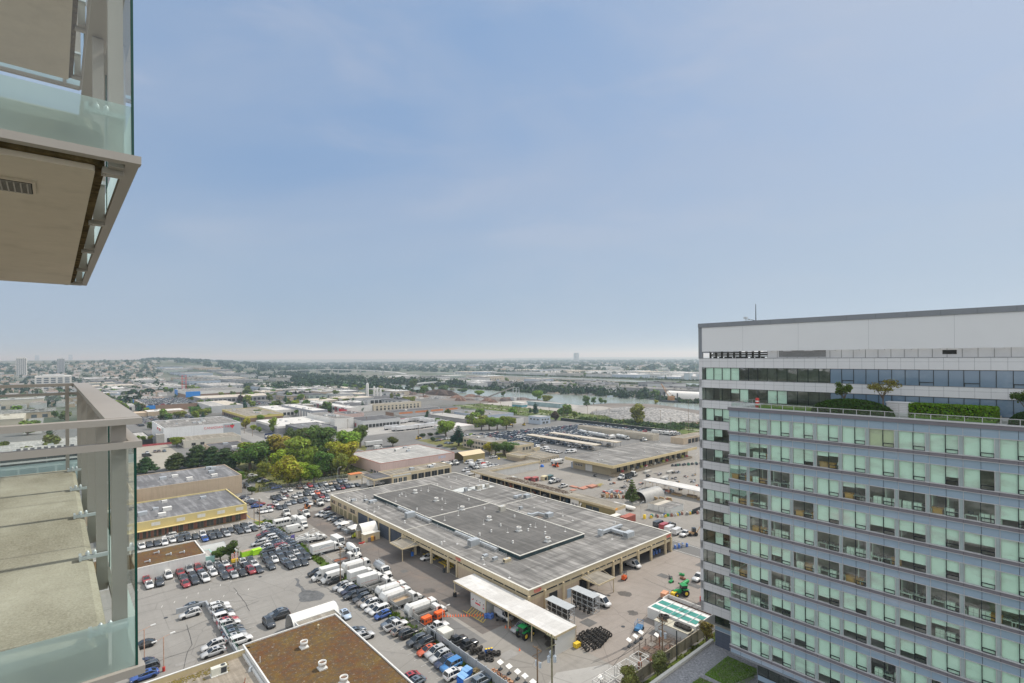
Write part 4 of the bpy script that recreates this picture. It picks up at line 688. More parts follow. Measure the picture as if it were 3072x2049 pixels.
c=MOSS.mix(q1,(.15,.07,.032),(.18,.12,.04));c=MOSS.mix(MOSS.n('ShaderNodeMath',{0:q2,1:.7},operation='MULTIPLY').outputs[0],c,(.095,.08,.065));c=MOSS.mix(q4,c,(.36,.32,.26));c=MOSS.mix(MOSS.n('ShaderNodeMath',{0:q3,1:.35},operation='MULTIPLY').outputs[0],c,(.05,.03,.015))
MOSS=MOSS.done(MOSS.bsdf(c,1,spec=.05,Normal=MOSS.bump(q3,.05,.8)))
CORR=NT('white_corrugated');p=CORR.pos(1,1,1);sx=CORR.n('ShaderNodeSeparateXYZ',{0:p})
sa=CORR.n('ShaderNodeMath',{0:CORR.n('ShaderNodeMath',{0:CORR.n('ShaderNodeMath',{0:sx.outputs[0],1:sx.outputs[1]},operation='ADD').outputs[0],1:22.},operation='MULTIPLY').outputs[0]},operation='SINE').outputs[0]
CORR=CORR.done(CORR.bsdf(CORR.mix(CORR.n('ShaderNodeMapRange',{0:sa,1:-1,2:1}).outputs[0],(.50,.51,.50),(.72,.72,.70)),.5,Normal=CORR.bump(sa,.04,.6)))
SIGNR=mat('sign_red',(.62,.04,.06),.5,.05,1)
def text(body,size,m,parent,loc,rot,name='sign_text',ext=.01):
 cu=bpy.data.curves.new(name,'FONT');cu.body=body;cu.size=size;cu.align_x='CENTER';cu.align_y='CENTER';cu.extrude=ext;cu.resolution_u=2
 o=bpy.data.objects.new(name,cu);COL.objects.link(o);me=bpy.data.meshes.new_from_object(o);bpy.data.objects.remove(o)
 me.materials.clear();me.materials.append(m)
 o=obj(name,me,parent,loc);o.rotation_euler=rot;return o
FA=(math.pi/2,0,-math.pi/2)
FB=(math.pi/2,0,0)
W=thing('works_warehouse','huge flat grey-roofed works yard warehouse with cream fascia and open bays','warehouse',85.5,92.2)
LA,LB,HW=62.,119.5,6.0
m=MB();m.box(0,.35,0,LB,HW-1.35,HW,0);m.box(.35,LA,0,.35,HW-1.35,HW,0);m.box(LA-.35,LA,.35,LB,HW-1.35,HW,0);m.box(.35,LA-.35,LB-.35,LB,HW-1.35,HW,0)
m.build('fascia',[CREAM],W)
m=MB();m.box(-.08,.45,-.08,LB+.08,HW,HW+.09);m.box(.45,LA+.08,-.08,.45,HW,HW+.088);m.box(LA-.45,LA+.08,.45,LB+.08,HW,HW+.09);m.box(.45,LA-.45,LB-.45,LB+.08,HW,HW+.088);m.build('coping',[mat('pale_coping_metal',(.62,.60,.54),.5,.08,.4)],W)
m=MB();m.box(.36,LA-.36,.36,LB-.36,HW-.5,HW-.12);m.build('roof',[ROOFG],W)
cols_a=[29.8,34.2,43.2,52.6,60.5,69,77,85,94,103,112,119];cols_b=[5.5,12.0,21.6,32.4,36,44.2,50.8,58.5]
m=MB();m.box(.1,.3,0,LB,3.3,HW-1.36,0);m.box(.3,LA,.1,.3,3.3,HW-1.36,0);m.build('lintel',[CREAM],W)
m=MB()
y=.5
while y<66:m.box(.06,.1,y,y+4.1,HW-1.75,HW-1.4);y+=4.5
x=.8
while x<60:m.box(x,x+4.2,.06,.1,HW-1.75,HW-1.4);x+=4.8
m.build('strip_window',[WINGL],W)
for q in[0]+cols_a:m=MB();m.box(-.25,.35,q-.28,q+.28,0,HW-1.36);m.build('column',[CREAM],W)
for q in cols_b+[61.7]:m=MB();m.box(q-.28,q+.28,-.25,.35,0,HW-1.36);m.build('column',[CREAM],W)
m=MB();m.box(.1,.3,.3,29.5,0,3.3,0);m.box(.3,18.2,.1,.3,0,3.3,0);m.box(LA-.3,LA-.1,.3,LB,0,4.7,0);m.box(.3,LA,LB-.3,LB-.1,0,4.7,0)
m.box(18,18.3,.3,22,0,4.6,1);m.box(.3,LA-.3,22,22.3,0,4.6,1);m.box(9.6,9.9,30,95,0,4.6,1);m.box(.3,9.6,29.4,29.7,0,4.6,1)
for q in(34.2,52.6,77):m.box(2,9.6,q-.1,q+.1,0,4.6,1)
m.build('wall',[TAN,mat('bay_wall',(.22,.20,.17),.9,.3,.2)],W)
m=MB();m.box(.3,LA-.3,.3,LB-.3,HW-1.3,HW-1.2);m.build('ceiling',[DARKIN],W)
# two storey office end
m=MB();m.box(.0,.3,94,LB,0,2.9,0);m.box(.05,.3,94,LB,2.9,4.65,1);m.build('office_wall',[CREAM,TAN],W)
for k in range(12):
 y=94.6+k*2.05;m=MB();m.box(-.02,.04,y,y+1.6,3.2,4.5,0);m.box(-.04,-.02,y+.75,y+.82,3.2,4.5,1);m.box(-.04,-.02,y,y+1.6,4.0,4.05,1);m.build('window',[WINGL if k%3 else TAN,CREAM],W)
for k in range(6):
 y=94.8+k*4.1;m=MB();m.box(-.04,.0,y,y+3.2,.1,2.6,0)
 for q in range(4):m.box(-.06,-.04,y,y+3.2,.6+q*.55,.64+q*.55,1)
 m.build('roller_door',[mat('olive_shutter',(.25,.22,.13),.6,.1,.5),mat('shutter_line',(.16,.14,.09),.6,.1)],W)
for y0,y1 in((60.8,68.7),(69.3,76.7),(77.3,84.7),(85.3,93.6)):
 m=MB();m.box(.0,.06,y0,y1,0,4.55,0);n=int((y1-y0)/.8)
 for q in range(n+1):m.box(-.04,.0,y0+q*.8,y0+q*.8+.06,0,4.5,1)
 m.build('bay_door',[mat('navy_door',(.025,.035,.06),.4,.1,.5),mat('door_rail',(.30,.34,.38),.5,.1)],W)
m=MB();m.box(19,21,-.02,.1,0,3.2,0);m.build('service_door',[DARKIN],W)
m=MB();m.box(7,9.8,-.02,.1,0,3.2,0);m.build('service_door',[DARKIN],W)
m=MB();m.box(13.5,14.8,.0,.1,0,2.3,0);m.build('service_door',[mat('pale_blue_door',(.4,.5,.62),.5,.06)],W)
# raised monitor roof
m=MB();x0,x1,y0,y1=11.4,38.4,15.8,104
m.box(x0,x0+.2,y0,y1,HW-.12,HW+.95,0);m.box(x0+.2,x1,y0,y0+.2,HW-.12,HW+.95,0);m.box(x1-.2,x1,y0+.2,y1,HW-.12,HW+.6,0);m.box(x0+.2,x1-.2,y1-.2,y1,HW-.12,HW+.6,0)
q=y0
while q<y1:m.box(x0-.04,x0,q,q+.09,HW-.1,HW+.9,1);q+=.62
q=x0
while q<x1:m.box(q,q+.09,y0-.04,y0,HW-.1,HW+.9,1);q+=.62
m.build('clerestory',[mat('clerestory_glass',(.03,.065,.075),.2,.4,.5,spec=.6),MULL],W)
m=MB();m.box(x0-.12,x0+.25,y0-.12,y1,HW+.95,HW+1.12);m.box(x0+.25,x1+.1,y0-.12,y0+.25,HW+.95,HW+1.118);m.box(x1-.2,x1+.15,y0+.25,y1,HW+.9,HW+1.12);m.box(x0+.25,x1-.2,y1-.3,y1,HW+.9,HW+1.12);m.box(x0+.26,x1-.21,62.7,63.1,HW+.9,HW+1.02);m.build('clerestory_coping',[MATS['pale_coping_metal']],W)
m=MB();m.box(x0+.2,x1-.2,y0+.2,y1-.25,HW+.5,HW+.9);m.build('raised_roof',[roof_mat('raised_roof_tar',(.10,.098,.094),(.165,.16,.154),.4)],W)
m=MB();m.box(x1+.2,60.5,60.0,60.25,HW-.11,HW+.06);m.box(.5,x0-.1,59.4,59.65,HW-.11,HW+.06);m.build('roof_ridge',[MATS['pale_coping_metal']],W)
for k,(a,b,la,lb)in enumerate(((49,84,10,7.5),(42.3,86,7,7))):
 m=MB();m.face([(a,b,HW-.105),(a+la,b+1,HW-.105),(a+la-1,b+lb,HW-.105),(a-1,b+lb-1,HW-.105)]);m.build('roof_patch',[mat('white_roof_patch',(.50,.52,.51),.8,.2,.8)],W)
def sign(parent,loc,rot):
 m=MB()
 for(u,v,w_,h_)in((-.9,.1,.55,.5),(-.2,.1,.5,.5),(.38,.05,.75,.62),(1.1,.1,.5,.5)):
  x,z=u,v
  for k in range(3):m.box(x+.0,x+w_-.08,-.03,0,z+k*h_/3,z+k*h_/3+.07)
  m.box(x,x+.07,-.03,0,z,z+h_);m.box(x+w_-.15,x+w_-.08,-.03,0,z,z+h_)
 m.box(-.9,1.6,-.03,0,-.08,-.02);m.box(-.5,1.3,-.03,0,-.22,-.16)
 o=m.build('crane_sign',[SIGNR],parent,loc);o.rotation_euler=rot
sign(W,(-.005,29.5,5.1),(0,0,-math.pi/2));sign(W,(2.6,-.005,5.1),(0,0,0));sign(W,(60,-.005,5.1),(0,0,0))
for nm,x0,x1,y0,y1 in(('awning',-6,-.1,50,58),('awning',18.6,25.4,-6.2,-.1)):
 m=MB();m.box(x0,x1,y0,y1,3.65,4.0,0);m.box(x0+.15,x1-.05,y0+.15,y1-.15,4.0,4.03,1)
 px=(x0+.4,x1)[0]
 if nm and x0<0:m.tube((x0+.3,y0+.4,3.7),(x0+.3,y0+.4,0),.14,6,0);m.tube((x0+1.2,y0+.3,4),(0,y0+.3,5.4),.05,5,0);m.tube((x0+1.2,y1-.3,4),(0,y1-.3,5.4),.05,5,0)
 else:m.tube((x1-.4,y0+.4,3.7),(x1-.4,y0+.4,0),.14,6,0);m.tube((x0+.3,y0+1.2,4),(x0+.3,0,5.4),.05,5,0);m.tube((x1-.3,y0+1.2,4),(x1-.3,0,5.4),.05,5,0)
 m.build('awning',[CREAM,ROOFT],W)
m=MB()
for q in range(3):m.box(2+q*1.1,2.6+q*1.1,44.5,51.5,.06,.12,0);m.box(2+q*1.1,2.6+q*1.1,36,42.5,.06,.12,0)
m.build('vehicle_lift',[YELLOW],W)
# roof plant
def rooffan(a,b,z,label,grp,s=1.,mt=None):
 t=thing('roof_fan',label,'roof fan',a,b,z,0,grp);m=MB()
 m.box(-.85*s,.85*s,-.85*s,.85*s,0,.25*s);m.build('curb',[WHITE],t)
 m=MB();m.lathe(0,0,[(.78*s,.25*s),(.62*s,.55*s),(.60*s,.75*s),(.82*s,.80*s),(.82*s,1.45*s),(.70*s,1.45*s),(.70*s,1.15*s),(.05,1.15*s)],18);m.build('drum',[mt or WHITE],t)
 m=MB();m.lathe(0,0,[(.68*s,1.16*s),(.66*s,1.17*s),(.1,1.17*s)],12)
 for k in range(6):m.cbox(.35*s*math.cos(k*1.047),.35*s*math.sin(k*1.047),1.18*s,.6*s,.12*s,.04,0,k*1.047)
 m.build('grille',[mat('brown_grille',(.22,.15,.11),.8,.2,2)],t);return t
for i,(a,b)in enumerate(((111,187.5),(110.8,171.5),(111.2,155),(110.8,139),(110.9,124),(110.8,111))):
 rooffan(a,b,HW+.9,'white mushroom fan on the raised roof, %s from the far end of the row'%('first','second','third','fourth','fifth','last')[i],'mushroom fans along the raised roof',.95)
def ahu(a,b,rot,label,la=3.2,lb=2.0,h=1.7,m0=None,z=HW-.12):
 t=thing('roof_unit',label,'air handler',a,b,z,rot);m0=m0 or STEEL
 m=MB();m.box(-la/2,la/2,-lb/2,lb/2,.25,.25+h);m.build('casing',[m0],t)
 m=MB();m.box(-la/2-.1,la/2+.1,-lb/2-.1,lb/2+.1,0,.22);m.build('curb',[GREYWALL],t)
 m=MB()
 for k in range(5):m.box(-la/2-.04,-la/2,-lb/2+.2,lb/2-.2,.4+k*h/6,.5+k*h/6)
 m.build('louvre',[DARKST],t)
 m=MB()
 for k in range(4):m.box(-la/2+la/4*k+.3,-la/2+la/4*k+.34,-lb/2-.03,-lb/2,.3,h+.2)
 m.box(-la/4,la/4,-lb/2+.3,lb/2-.3,.25+h,.33+h);m.build('seam',[STEEL],t);return t
ahu(94.2,162.8,0,'boxy grey air handler beside the far half of the clerestory');ahu(94.2,125.7,0,'boxy grey air handler beside the near half of the clerestory')
ahu(93.2,109.2,0,'small cream rooftop unit near the front corner of the roof',2.2,1.1,.8,CREAM);ahu(91.6,112.4,0,'small grey hooded unit second from the front corner',1.5,.9,.7);ahu(91.0,116,0,'low grey curb unit third from the front corner',1.5,1.0,.6)
ahu(88.2,196,.2,'low dark unit near the office end of the roof',1.6,1.2,.8);ahu(93,189,.1,'wide twin unit near the office end of the roof',3,1.6,.9);ahu(91.8,192.5,.4,'small unit behind the wide twin unit',1.4,1.2,.7)
ahu(136.4,178,0,'squat cream unit on the white roof patch',2.6,1.8,1.4,mat('cream_unit',(.52,.49,.42),.6,.1));ahu(140.9,178,0,'narrower cream unit beside the squat one on the white patch',1.6,1.4,1.3,MATS['cream_unit']);ahu(129.7,178.2,0,'upright grey unit on the smaller white patch',1.2,1.2,1.4)
ahu(141.7,153.5,0,'silver unit at the end of the far roof ridge',2.2,2.0,1.3);ahu(121,144.3,0,'beige box unit beside the middle ridge of the raised roof',2.4,1.6,1.5,MATS['cream_unit'],HW+.9 if 0 else HW+.9);ahu(130.5,130,0,'silver box at the end of a short duct on the far roof',2.6,2,1.3);ahu(129.4,143.6,0,'little silver hood with a rust trail',1.2,1.1,.8)
ahu(134.2,98.9,0,'ribbed silver unit at the right end of the cross duct',3.4,1.9,1.5)
t=thing('roof_duct','L-shaped silver duct near the right end of the warehouse roof','duct',134,105.7,HW-.1);m=MB();m.box(-5,5.6,-.5,.5,.5,1.3,0);m.box(-.6,.6,-5.7,-.5,.5,1.25,0);m.box(-5.6,-4.7,-.8,.8,.1,1.9,0);m.build('duct_run',[STEEL],t)
m=MB()
for q in(-4,-2,2,4.5):m.box(q,q+.1,-.4,.4,0,.5)
for q in(-2,-4):m.box(-.4,.4,q,q+.1,0,.5)
for q in range(12):m.box(-4.6+q*.85,-4.55+q*.85,-.53,.53,.47,1.33)
m.build('duct_leg',[STEEL],t)
t=thing('roof_duct','short bent silver duct on the far part of the roof','duct',126.2,134.5,HW-.1);m=MB();m.box(-1,0,-.6,1.2,.3,1.2);m.box(0,3.4,-.6,.2,.3,1.1);m.tube((3.4,-.2,.7),(3.9,-4,.7),.35,8);m.build('duct_run',[STEEL],t)
t=thing('roof_duct','curved silver duct beside the silver unit on the far ridge','duct',138.5,156.5,HW-.1);m=MB();m.box(-.5,.5,-1,1,0,1);m.box(.5,3,-.4,.4,.3,1.0);m.build('duct_run',[STEEL],t)
for i,(b0,b1)in enumerate(((152.5,175),(117,138))):
 t=thing('clerestory_duct','long silver duct running along the %s half of the clerestory'%('far','near')[i],'duct',96.3,b0,HW-.1);m=MB();m.box(-.35,.35,0,b1-b0,.35,.95,0)
 for q in range(int((b1-b0)/1.5)):m.box(-.38,.38,q*1.5,q*1.5+.05,.32,.98,0)
 m.tube((-1.6,10.8,.9),(0,10.8,.7),.4,10,0);m.build('duct_run',[STEEL],t)
 m=MB()
 for q in range(6):m.box(-.45,-.38,q*(b1-b0)/6,q*(b1-b0)/6+.07,-.02,1.7);m.box(.38,.45,q*(b1-b0)/6,q*(b1-b0)/6+.07,-.02,1.7);m.box(-.45,.45,q*(b1-b0)/6,q*(b1-b0)/6+.07,1.62,1.7)
 m.build('support_frame',[STEEL],t)
t=thing('roof_pipe_rail','thin white pipe rail in front of the clerestory','pipe',95.3,112,HW-.1);m=MB()
for z in(.5,.9):m.tube((0,0,z),(0,70,z),.035,5)
for q in range(15):m.box(-.03,.03,q*5-.03,q*5+.03,0,1.2)
m.build('pipe',[WHITE],t)
vr=random.Random(5)
vm=MB();vm.lathe(0,0,[(.32,0),(.3,.12),(.14,.2),(.14,.5),(.34,.52),(.3,.66),(.1,.78)],10);VENT=vm.mesh('roof_vent',[WHITE])
pm=MB();pm.tube((0,0,0),(0,0,1.5),.05,6);pm.box(-.3,.3,-.3,.3,0,.04);VPIPE=pm.mesh('roof_pipe',[WHITE])
def vents(pts,z,where):
 for i,(a,b)in enumerate(pts):
  k=i%2
  single('roof_pipe' if k else 'roof_vent',VPIPE if k else VENT,None,('thin white vent pipe ' if k else 'small white mushroom vent ')+where,'vent',a,b,z,0,('vent pipes ' if k else 'mushroom vents ')+where)
vents([(vr.uniform(99,122),vr.uniform(112,192))for _ in range(30)],HW+.9,'scattered on the raised warehouse roof')
vents([(vr.uniform(87,95),vr.uniform(96,205))for _ in range(18)]+[(vr.uniform(126,145),vr.uniform(96,205))for _ in range(18)],HW-.12,'scattered on the lower warehouse roof')
# white lean-to
LT_=thing('vehicle_canopy','long white-roofed lean-to canopy in front of the warehouse','canopy',78.0,76.1)
m=MB();m.box(-.15,6.5,0,36.6,3.9,4.15,0);m.box(-.2,-.15,-.05,36.7,3.75,4.2,1);m.box(-.15,6.5,-.05,0,3.75,4.2,1);m.build('canopy_roof',[ROOFW,CREAM],LT_)
m=MB();m.box(0,6.2,.05,.2,0,3.75);m.build('end_wall',[CORR],LT_)
for y in(7.3,15.1,23.4,36.4):m=MB();m.tube((.1,y,0),(.1,y,3.8),.13,8);m.build('post',[CREAM],LT_)
m=MB();m.box(.3,5,23.4,23.6,0,3.75,0);m.box(.2,.4,23.6,29.6,0,3.75,0);m.box(.3,5,29.6,29.8,0,3.75,0);m.build('garage_wall',[CORR],LT_)
m=MB();m.box(.12,.2,23.9,29.3,.1,3.2,0)
for q in range(4):m.box(.1,.12,24.2+q*1.35,24.5+q*1.35,2.0,2.25,1)
m.box(.1,.12,25.6,27.6,1.3,1.65,2);m.box(.1,.12,24.1,24.6,1.0,1.3,2);m.box(.1,.12,28.6,29.1,1.8,2.0,2);m.box(.1,.12,24.2,24.5,1.7,1.9,2);m.build('garage_door',[WHITE,DARKIN,SIGNR],LT_)
m=MB();m.box(6.2,6.4,0,36,0,3.9);m.build('back_wall',[TAN],LT_)
# ---------------------------------------------------------------- the low mossy building and lot walls
B0=thing('mossy_building','low building whose flat brown roof is covered in moss, bottom centre','building',28.4,70)
m=MB();m.box(0,19.2,0,45.6,0,4.2);m.build('wall',[WHITE],B0)
m=MB();m.box(.25,18.95,.25,45.35,4.2,4.3);m.build('mossy_roof',[MOSS],B0)
m=MB();m.box(-.05,.22,0,45.65,4.2,4.55);m.box(18.98,19.25,0,45.65,4.2,4.55);m.box(.22,18.98,45.38,45.65,4.2,4.548);m.build('parapet',[WHITE],B0)
m=MB();m.box(11.5,20.6,45.7,49.5,0,3.5,0);m.box(11.7,20.4,45.9,49.3,3.5,3.56,1);m.box(11.5,11.7,45.7,49.5,3.5,3.75,0);m.box(11.7,20.6,49.3,49.5,3.5,3.75,0);m.box(20.4,20.6,45.7,49.3,3.5,3.75,0);m.build('annex',[WHITE,ROOFT],B0)
for i,(a,b)in enumerate(((37.4,106.6),(37.4,97.1),(38.5,90.0))):rooffan(a,b,4.3,'white drum fan with a rusty grille on the mossy roof, %s from its far edge'%('first','second','third')[i],'drum fans on the mossy roof',.9)
m=MB();m.lathe(0,0,[(.15,0),(.13,.5),(.25,.55),(.22,.75),(.05,.8)],10);single('roof_vent',m,[CREAM],'small cream vent near the far edge of the mossy roof','vent',42.4,112.2,4.3)
m=MB();m.tube((0,0,0),(0,0,1.1),.06,6);single('roof_pipe',m,[WHITE],'white pipe at the near-left edge of the mossy roof','pipe',29.3,107,4.3)
B1=thing('low_store','low flat-roofed store with a ribbed cream parapet beside the mossy building','building',-8,70)
m=MB();m.box(0,36.2,0,44.2,0,3.0);m.build('wall',[TAN],B1)
m=MB();m.box(.2,36.2,.2,44,3.0,3.1);m.build('roof',[NTX if 0 else roof_mat('stained_gravel_roof',(.22,.19,.15),(.36,.32,.27),.5)],B1)
m=MB();m.box(0,37.3,43.95,44.2,2.9,4.2,0);m.box(-.05,37.4,43.9,44.3,4.2,4.3,1);m.box(37.0,37.3,41.5,43.95,2.9,4.2,0);q=0
while q<37:m.box(q,q+.05,43.92,43.95,3.1,4.2,0);q+=.3
m.box(35.9,36.3,0,43.9,3.0,3.55,1);m.build('parapet',[mat('ribbed_cream',(.60,.50,.31),.6,.06,.5),WHITE],B1)
rr=random.Random(3);m=MB()
for k in range(700):
 x,y,s_=rr.uniform(14,33),43.6-abs(rr.gauss(0,1.3)),rr.uniform(.05,.22);m.cbox(x,y,3.1,s_*2,s_,s_*.5,0,rr.uniform(0,3))
o=m.build('moss',[MATTE],B1);o.color=(.17,.13,.02,1);o['kind']='stuff'
t=thing('condenser_unit','cream twin condenser unit with a black fan on the low roof','air conditioner',23,110.4,3.1);m=MB();m.box(-1.3,1.3,-.55,.55,.15,1.5);m.build('casing',[mat('pale_unit',(.62,.62,.54),.5,.06)],t)
m=MB();m.box(.25,1.2,-.58,-.55,.25,1.3);m.lathe(.7,0,[(.42,1.5),(.42,1.54),(.1,1.55)],14);m.build('fan',[DARKST],t);m=MB();m.box(-1.4,1.4,-.7,.7,0,.15);m.build('curb',[WHITE],t)
m=MB();m.lathe(0,0,[(.35,0),(.35,.3),(.2,.5),(.2,.7)],12);m.tube((0,0,.6),(.4,0,.75),.18,8);single('roof_hood',m,[STEEL],'small silver hood near the corner of the low roof','vent',27.6,107.4,3.1)
single('roof_bracket',MB().box(-.1,.1,-.3,.3,0,.6).tube((0,0,.5),(.2,.3,1.3),.08,5),[RUST],'rusty bracket standing on the low roof','bracket',25.6,103.2,3.1)
t=thing('retaining_wall','low grey L-shaped retaining wall round the sunken lot','wall',28.6,114.5);m=MB();m.box(-.2,.2,0,36.2,0,1.25);m.box(-6.4,-.2,35.8,36.2,0,1.245);m.build('wall_run',[mat('blue_grey_concrete',(.34,.36,.38),.85,.12,.4,streak=True)],t)
m=MB()
for q in range(14):m.box(-.02,.02,q*1.5,q*1.5+.04,1.25,2.2)
m.box(-.02,.02,0,20,2.16,2.2);m.box(-.02,.02,0,20,1.7,1.73);m.build('railing',[mat('green_rail',(.06,.16,.12),.5,.1)],t)
def tunnel(label,a0,a1,b0,b1,h,rot_axis='a',m0=None,cat='shelter',base=None):
 t=thing('fabric_shelter',label,cat,a0,b0);m=MB();n=12;la,lb=a1-a0,b1-b0
 if rot_axis=='a':rings=[[(x,lb/2-lb/2*math.cos(math.pi*k/n),h*math.sin(math.pi*k/n)**.8)for k in range(n+1)]for x in[la*i/6 for i in range(7)]]
 else:rings=[[(la/2-la/2*math.cos(math.pi*k/n),y,h*math.sin(math.pi*k/n)**.8)for k in range(n+1)]for y in[lb*i/6 for i in range(7)]]
 m.loft(rings,0,False,True,False);m.build('cover',[m0],t)
 m=MB()
 for r in(rings[0],rings[-1]):
  for k in range(n):m.tube(r[k],r[k+1],.06,5)
 m.build('hoop',[STEEL],t)
 m=MB();m.face(list(rings[-1]));m.build('end_panel',[m0],t)
 return t
FABW=mat('white_fabric',(.72,.70,.66),.7,.07,.6,dirt=.3,dirtcol=(.4,.36,.3));FABG=mat('grey_fabric',(.42,.43,.42),.7,.1,.5);FABT=mat('quonset_steel',(.34,.335,.32),.55,.15,.5,streak=True)
tunnel('white fabric tunnel leaning against the annex of the mossy building',39.9,50.4,119.6,125.6,4.0,'a',FABW)
tunnel('grey translucent tunnel behind the white shop',35,41.5,187.5,194,2.6,'a',FABG)
tunnel('white barrel shelter standing between two sheds by the warehouse',78.6,84.4,167.5,172.8,5.2,'a',FABW)
tunnel('corrugated quonset hut beside the planter tree',188,202,129.5,137,4.2,'a',FABT,'hut')
for i,(a,b)in enumerate(((78.4,165.6),(78.6,171))):
 t=thing('site_shed',('cream shed with orange and grey bins at its wall','beige shed behind the barrel shelter')[i],'shed',a,b);m=MB();m.box(0,5.6,0,2.3 if i==0 else 2.2,0,2.6,0);m.build('walls',[CREAM],t);m=MB();m.box(-.1,5.7,-.1,2.4,2.6,2.72);m.build('roof',[MATS['pale_coping_metal']],t)
 if i==0:
  m=MB();m.box(1.2,2.0,-.5,0,0,1.5,0);m.box(2.2,3.2,-.4,0,.1,1.7,1);m.box(3.4,3.8,-.3,0,.3,1.4,2);m.build('wall_cabinet',[mat('grey_box',(.15,.13,.14),.6,.1),mat('orange_box',(.65,.33,.06),.6,.1),RUST],t)
t=thing('white_gazebo','white peaked gazebo over metal racks near the warehouse doors','gazebo',79,183.6);m=MB();m.idx([(-1.6,-1.6,2.4),(1.6,-1.6,2.4),(1.6,1.6,2.4),(-1.6,1.6,2.4),(0,0,3.1)],[(0,1,4),(1,2,4),(2,3,4),(3,0,4)]);m.build('canopy',[FABW],t)
for x in(-1.5,1.5):
 for y in(-1.5,1.5):m=MB();m.tube((x,y,0),(x,y,2.4),.04,5);m.build('leg',[WHITE],t)
t=thing('peaked_tent','white peaked tent between the gazebo and the barrel shelter','tent',80.2,177.2);m=MB();m.idx([(-2,-2,2.2),(2,-2,2.2),(2,2,2.2),(-2,2,2.2),(0,0,3.3)],[(0,1,4),(1,2,4),(2,3,4),(3,0,4)]);m.build('canopy',[FABW],t);m=MB();m.box(-1.9,1.9,1.8,1.95,0,2.2);m.box(1.8,1.95,-1.9,1.8,0,2.2);m.build('side_wall',[FABW],t)
for k in range(3):
 t=thing('metal_rack','grey wheeled metal rack, %s beside the white gazebo'%('first','second','third')[k],'rack',77.5,181.5-k*1.8);m=MB()
 for x in(0,1.6):
  for y in(0,.9):m.tube((x,y,0),(x,y,1.1),.03,4)
 for z in(.3,.7,1.05):m.box(0,1.6,0,.9,z,z+.03)
 m.build('frame',[STEEL],t)
 # ---------------------------------------------------------------- other buildings
BRICK=NT('red_brick');p=BRICK.pos(obj_space=True);bt=BRICK.n('ShaderNodeTexBrick',{'Vector':BRICK.n('ShaderNodeMapping',{0:p,'Rotation':(math.pi/2,0,0)}).outputs[0],'Scale':1.0,'Color1':(.25,.10,.06,1),'Color2':(.19,.075,.05,1),'Mortar':(.3,.25,.2,1),'Brick Width':.9,'Row Height':.3,'Mortar Size':.02})
BRICK=BRICK.done(BRICK.bsdf(BRICK.mix(BRICK.noise(p,.4,4),bt.outputs[0],(.26,.12,.08),'MIX'),.9))
BROWNB=mat('brown_brick',(.27,.18,.13),.9,.12,.12);PINK=mat('pink_render',(.58,.44,.40),.85,.06,.15,streak=True);YFAS=mat('yellow_fascia',(.60,.50,.24),.6,.05,.3);OLIVE=mat('olive_siding',(.28,.23,.11),.7,.1,.4,streak=True)
BLUEGREY=mat('blue_grey_wall',(.40,.46,.54),.8,.06,.2);DGREY=mat('dark_grey_wall',(.12,.125,.14),.7,.1,.2);MGREY=mat('mid_grey_wall',(.28,.28,.29),.8,.08,.2);ORB=mat('orange_wall',(.62,.23,.10),.8,.08,.2);WALLW=mat('white_wall',(.68,.67,.64),.8,.05,.2,streak=True);LBLUE=mat('light_blue_wall',(.45,.58,.66),.7,.08,.2);PALEG=mat('pale_grey_wall',(.50,.51,.51),.8,.06,.15)
uid=random.Random(21)
def unit_kids(t,la,lb,h,n,rr):
 for k in range(n):
  x,y=rr.uniform(.15,.85)*la,rr.uniform(.15,.85)*lb;s_=rr.uniform(.8,1.6)
  m=MB();m.box(x-s_,x+s_,y-s_*.7,y+s_*.7,h+.02,h+.3+s_*.7,0);m.box(x-s_-.03,x-s_,y-s_*.5,y+s_*.5,h+.3,h+.2+s_*.6,1);m.build('roof_unit',[WALLW if k%2 else STEEL,DARKST],t)
def openings(t,side,la,lb,u0,u1,n,z0,z1,gap,nm,mats,frame=True):
 """n windows or doors spread along one wall"""
 w_=(u1-u0)/n
 for k in range(n):
  p,q=u0+k*w_+gap/2,u0+(k+1)*w_-gap/2;m=MB();fr=.08
  def bx(p,q,z0,z1,d0,d1,mi):
   if side=='a-':m.box(-d1,-d0,p,q,z0,z1,mi)
   elif side=='b-':m.box(p,q,-d1,-d0,z0,z1,mi)
   elif side=='a+':m.box(la+d0,la+d1,p,q,z0,z1,mi)
   else:m.box(p,q,lb+d0,lb+d1,z0,z1,mi)
  bx(p,q,z0,z1,0,.03,0)
  if frame and q-p>.5:
   bx(p-fr,p,z0-fr,z1+fr,0,.07,1);bx(q,q+fr,z0-fr,z1+fr,0,.07,1);bx(p,q,z1,z1+fr,0,.07,1);bx(p,q,z0-fr,z0,0,.09,1)
   if q-p>1.6:bx((p+q)/2-.04,(p+q)/2+.04,z0,z1,.03,.06,1)
  m.build(nm,mats,t)
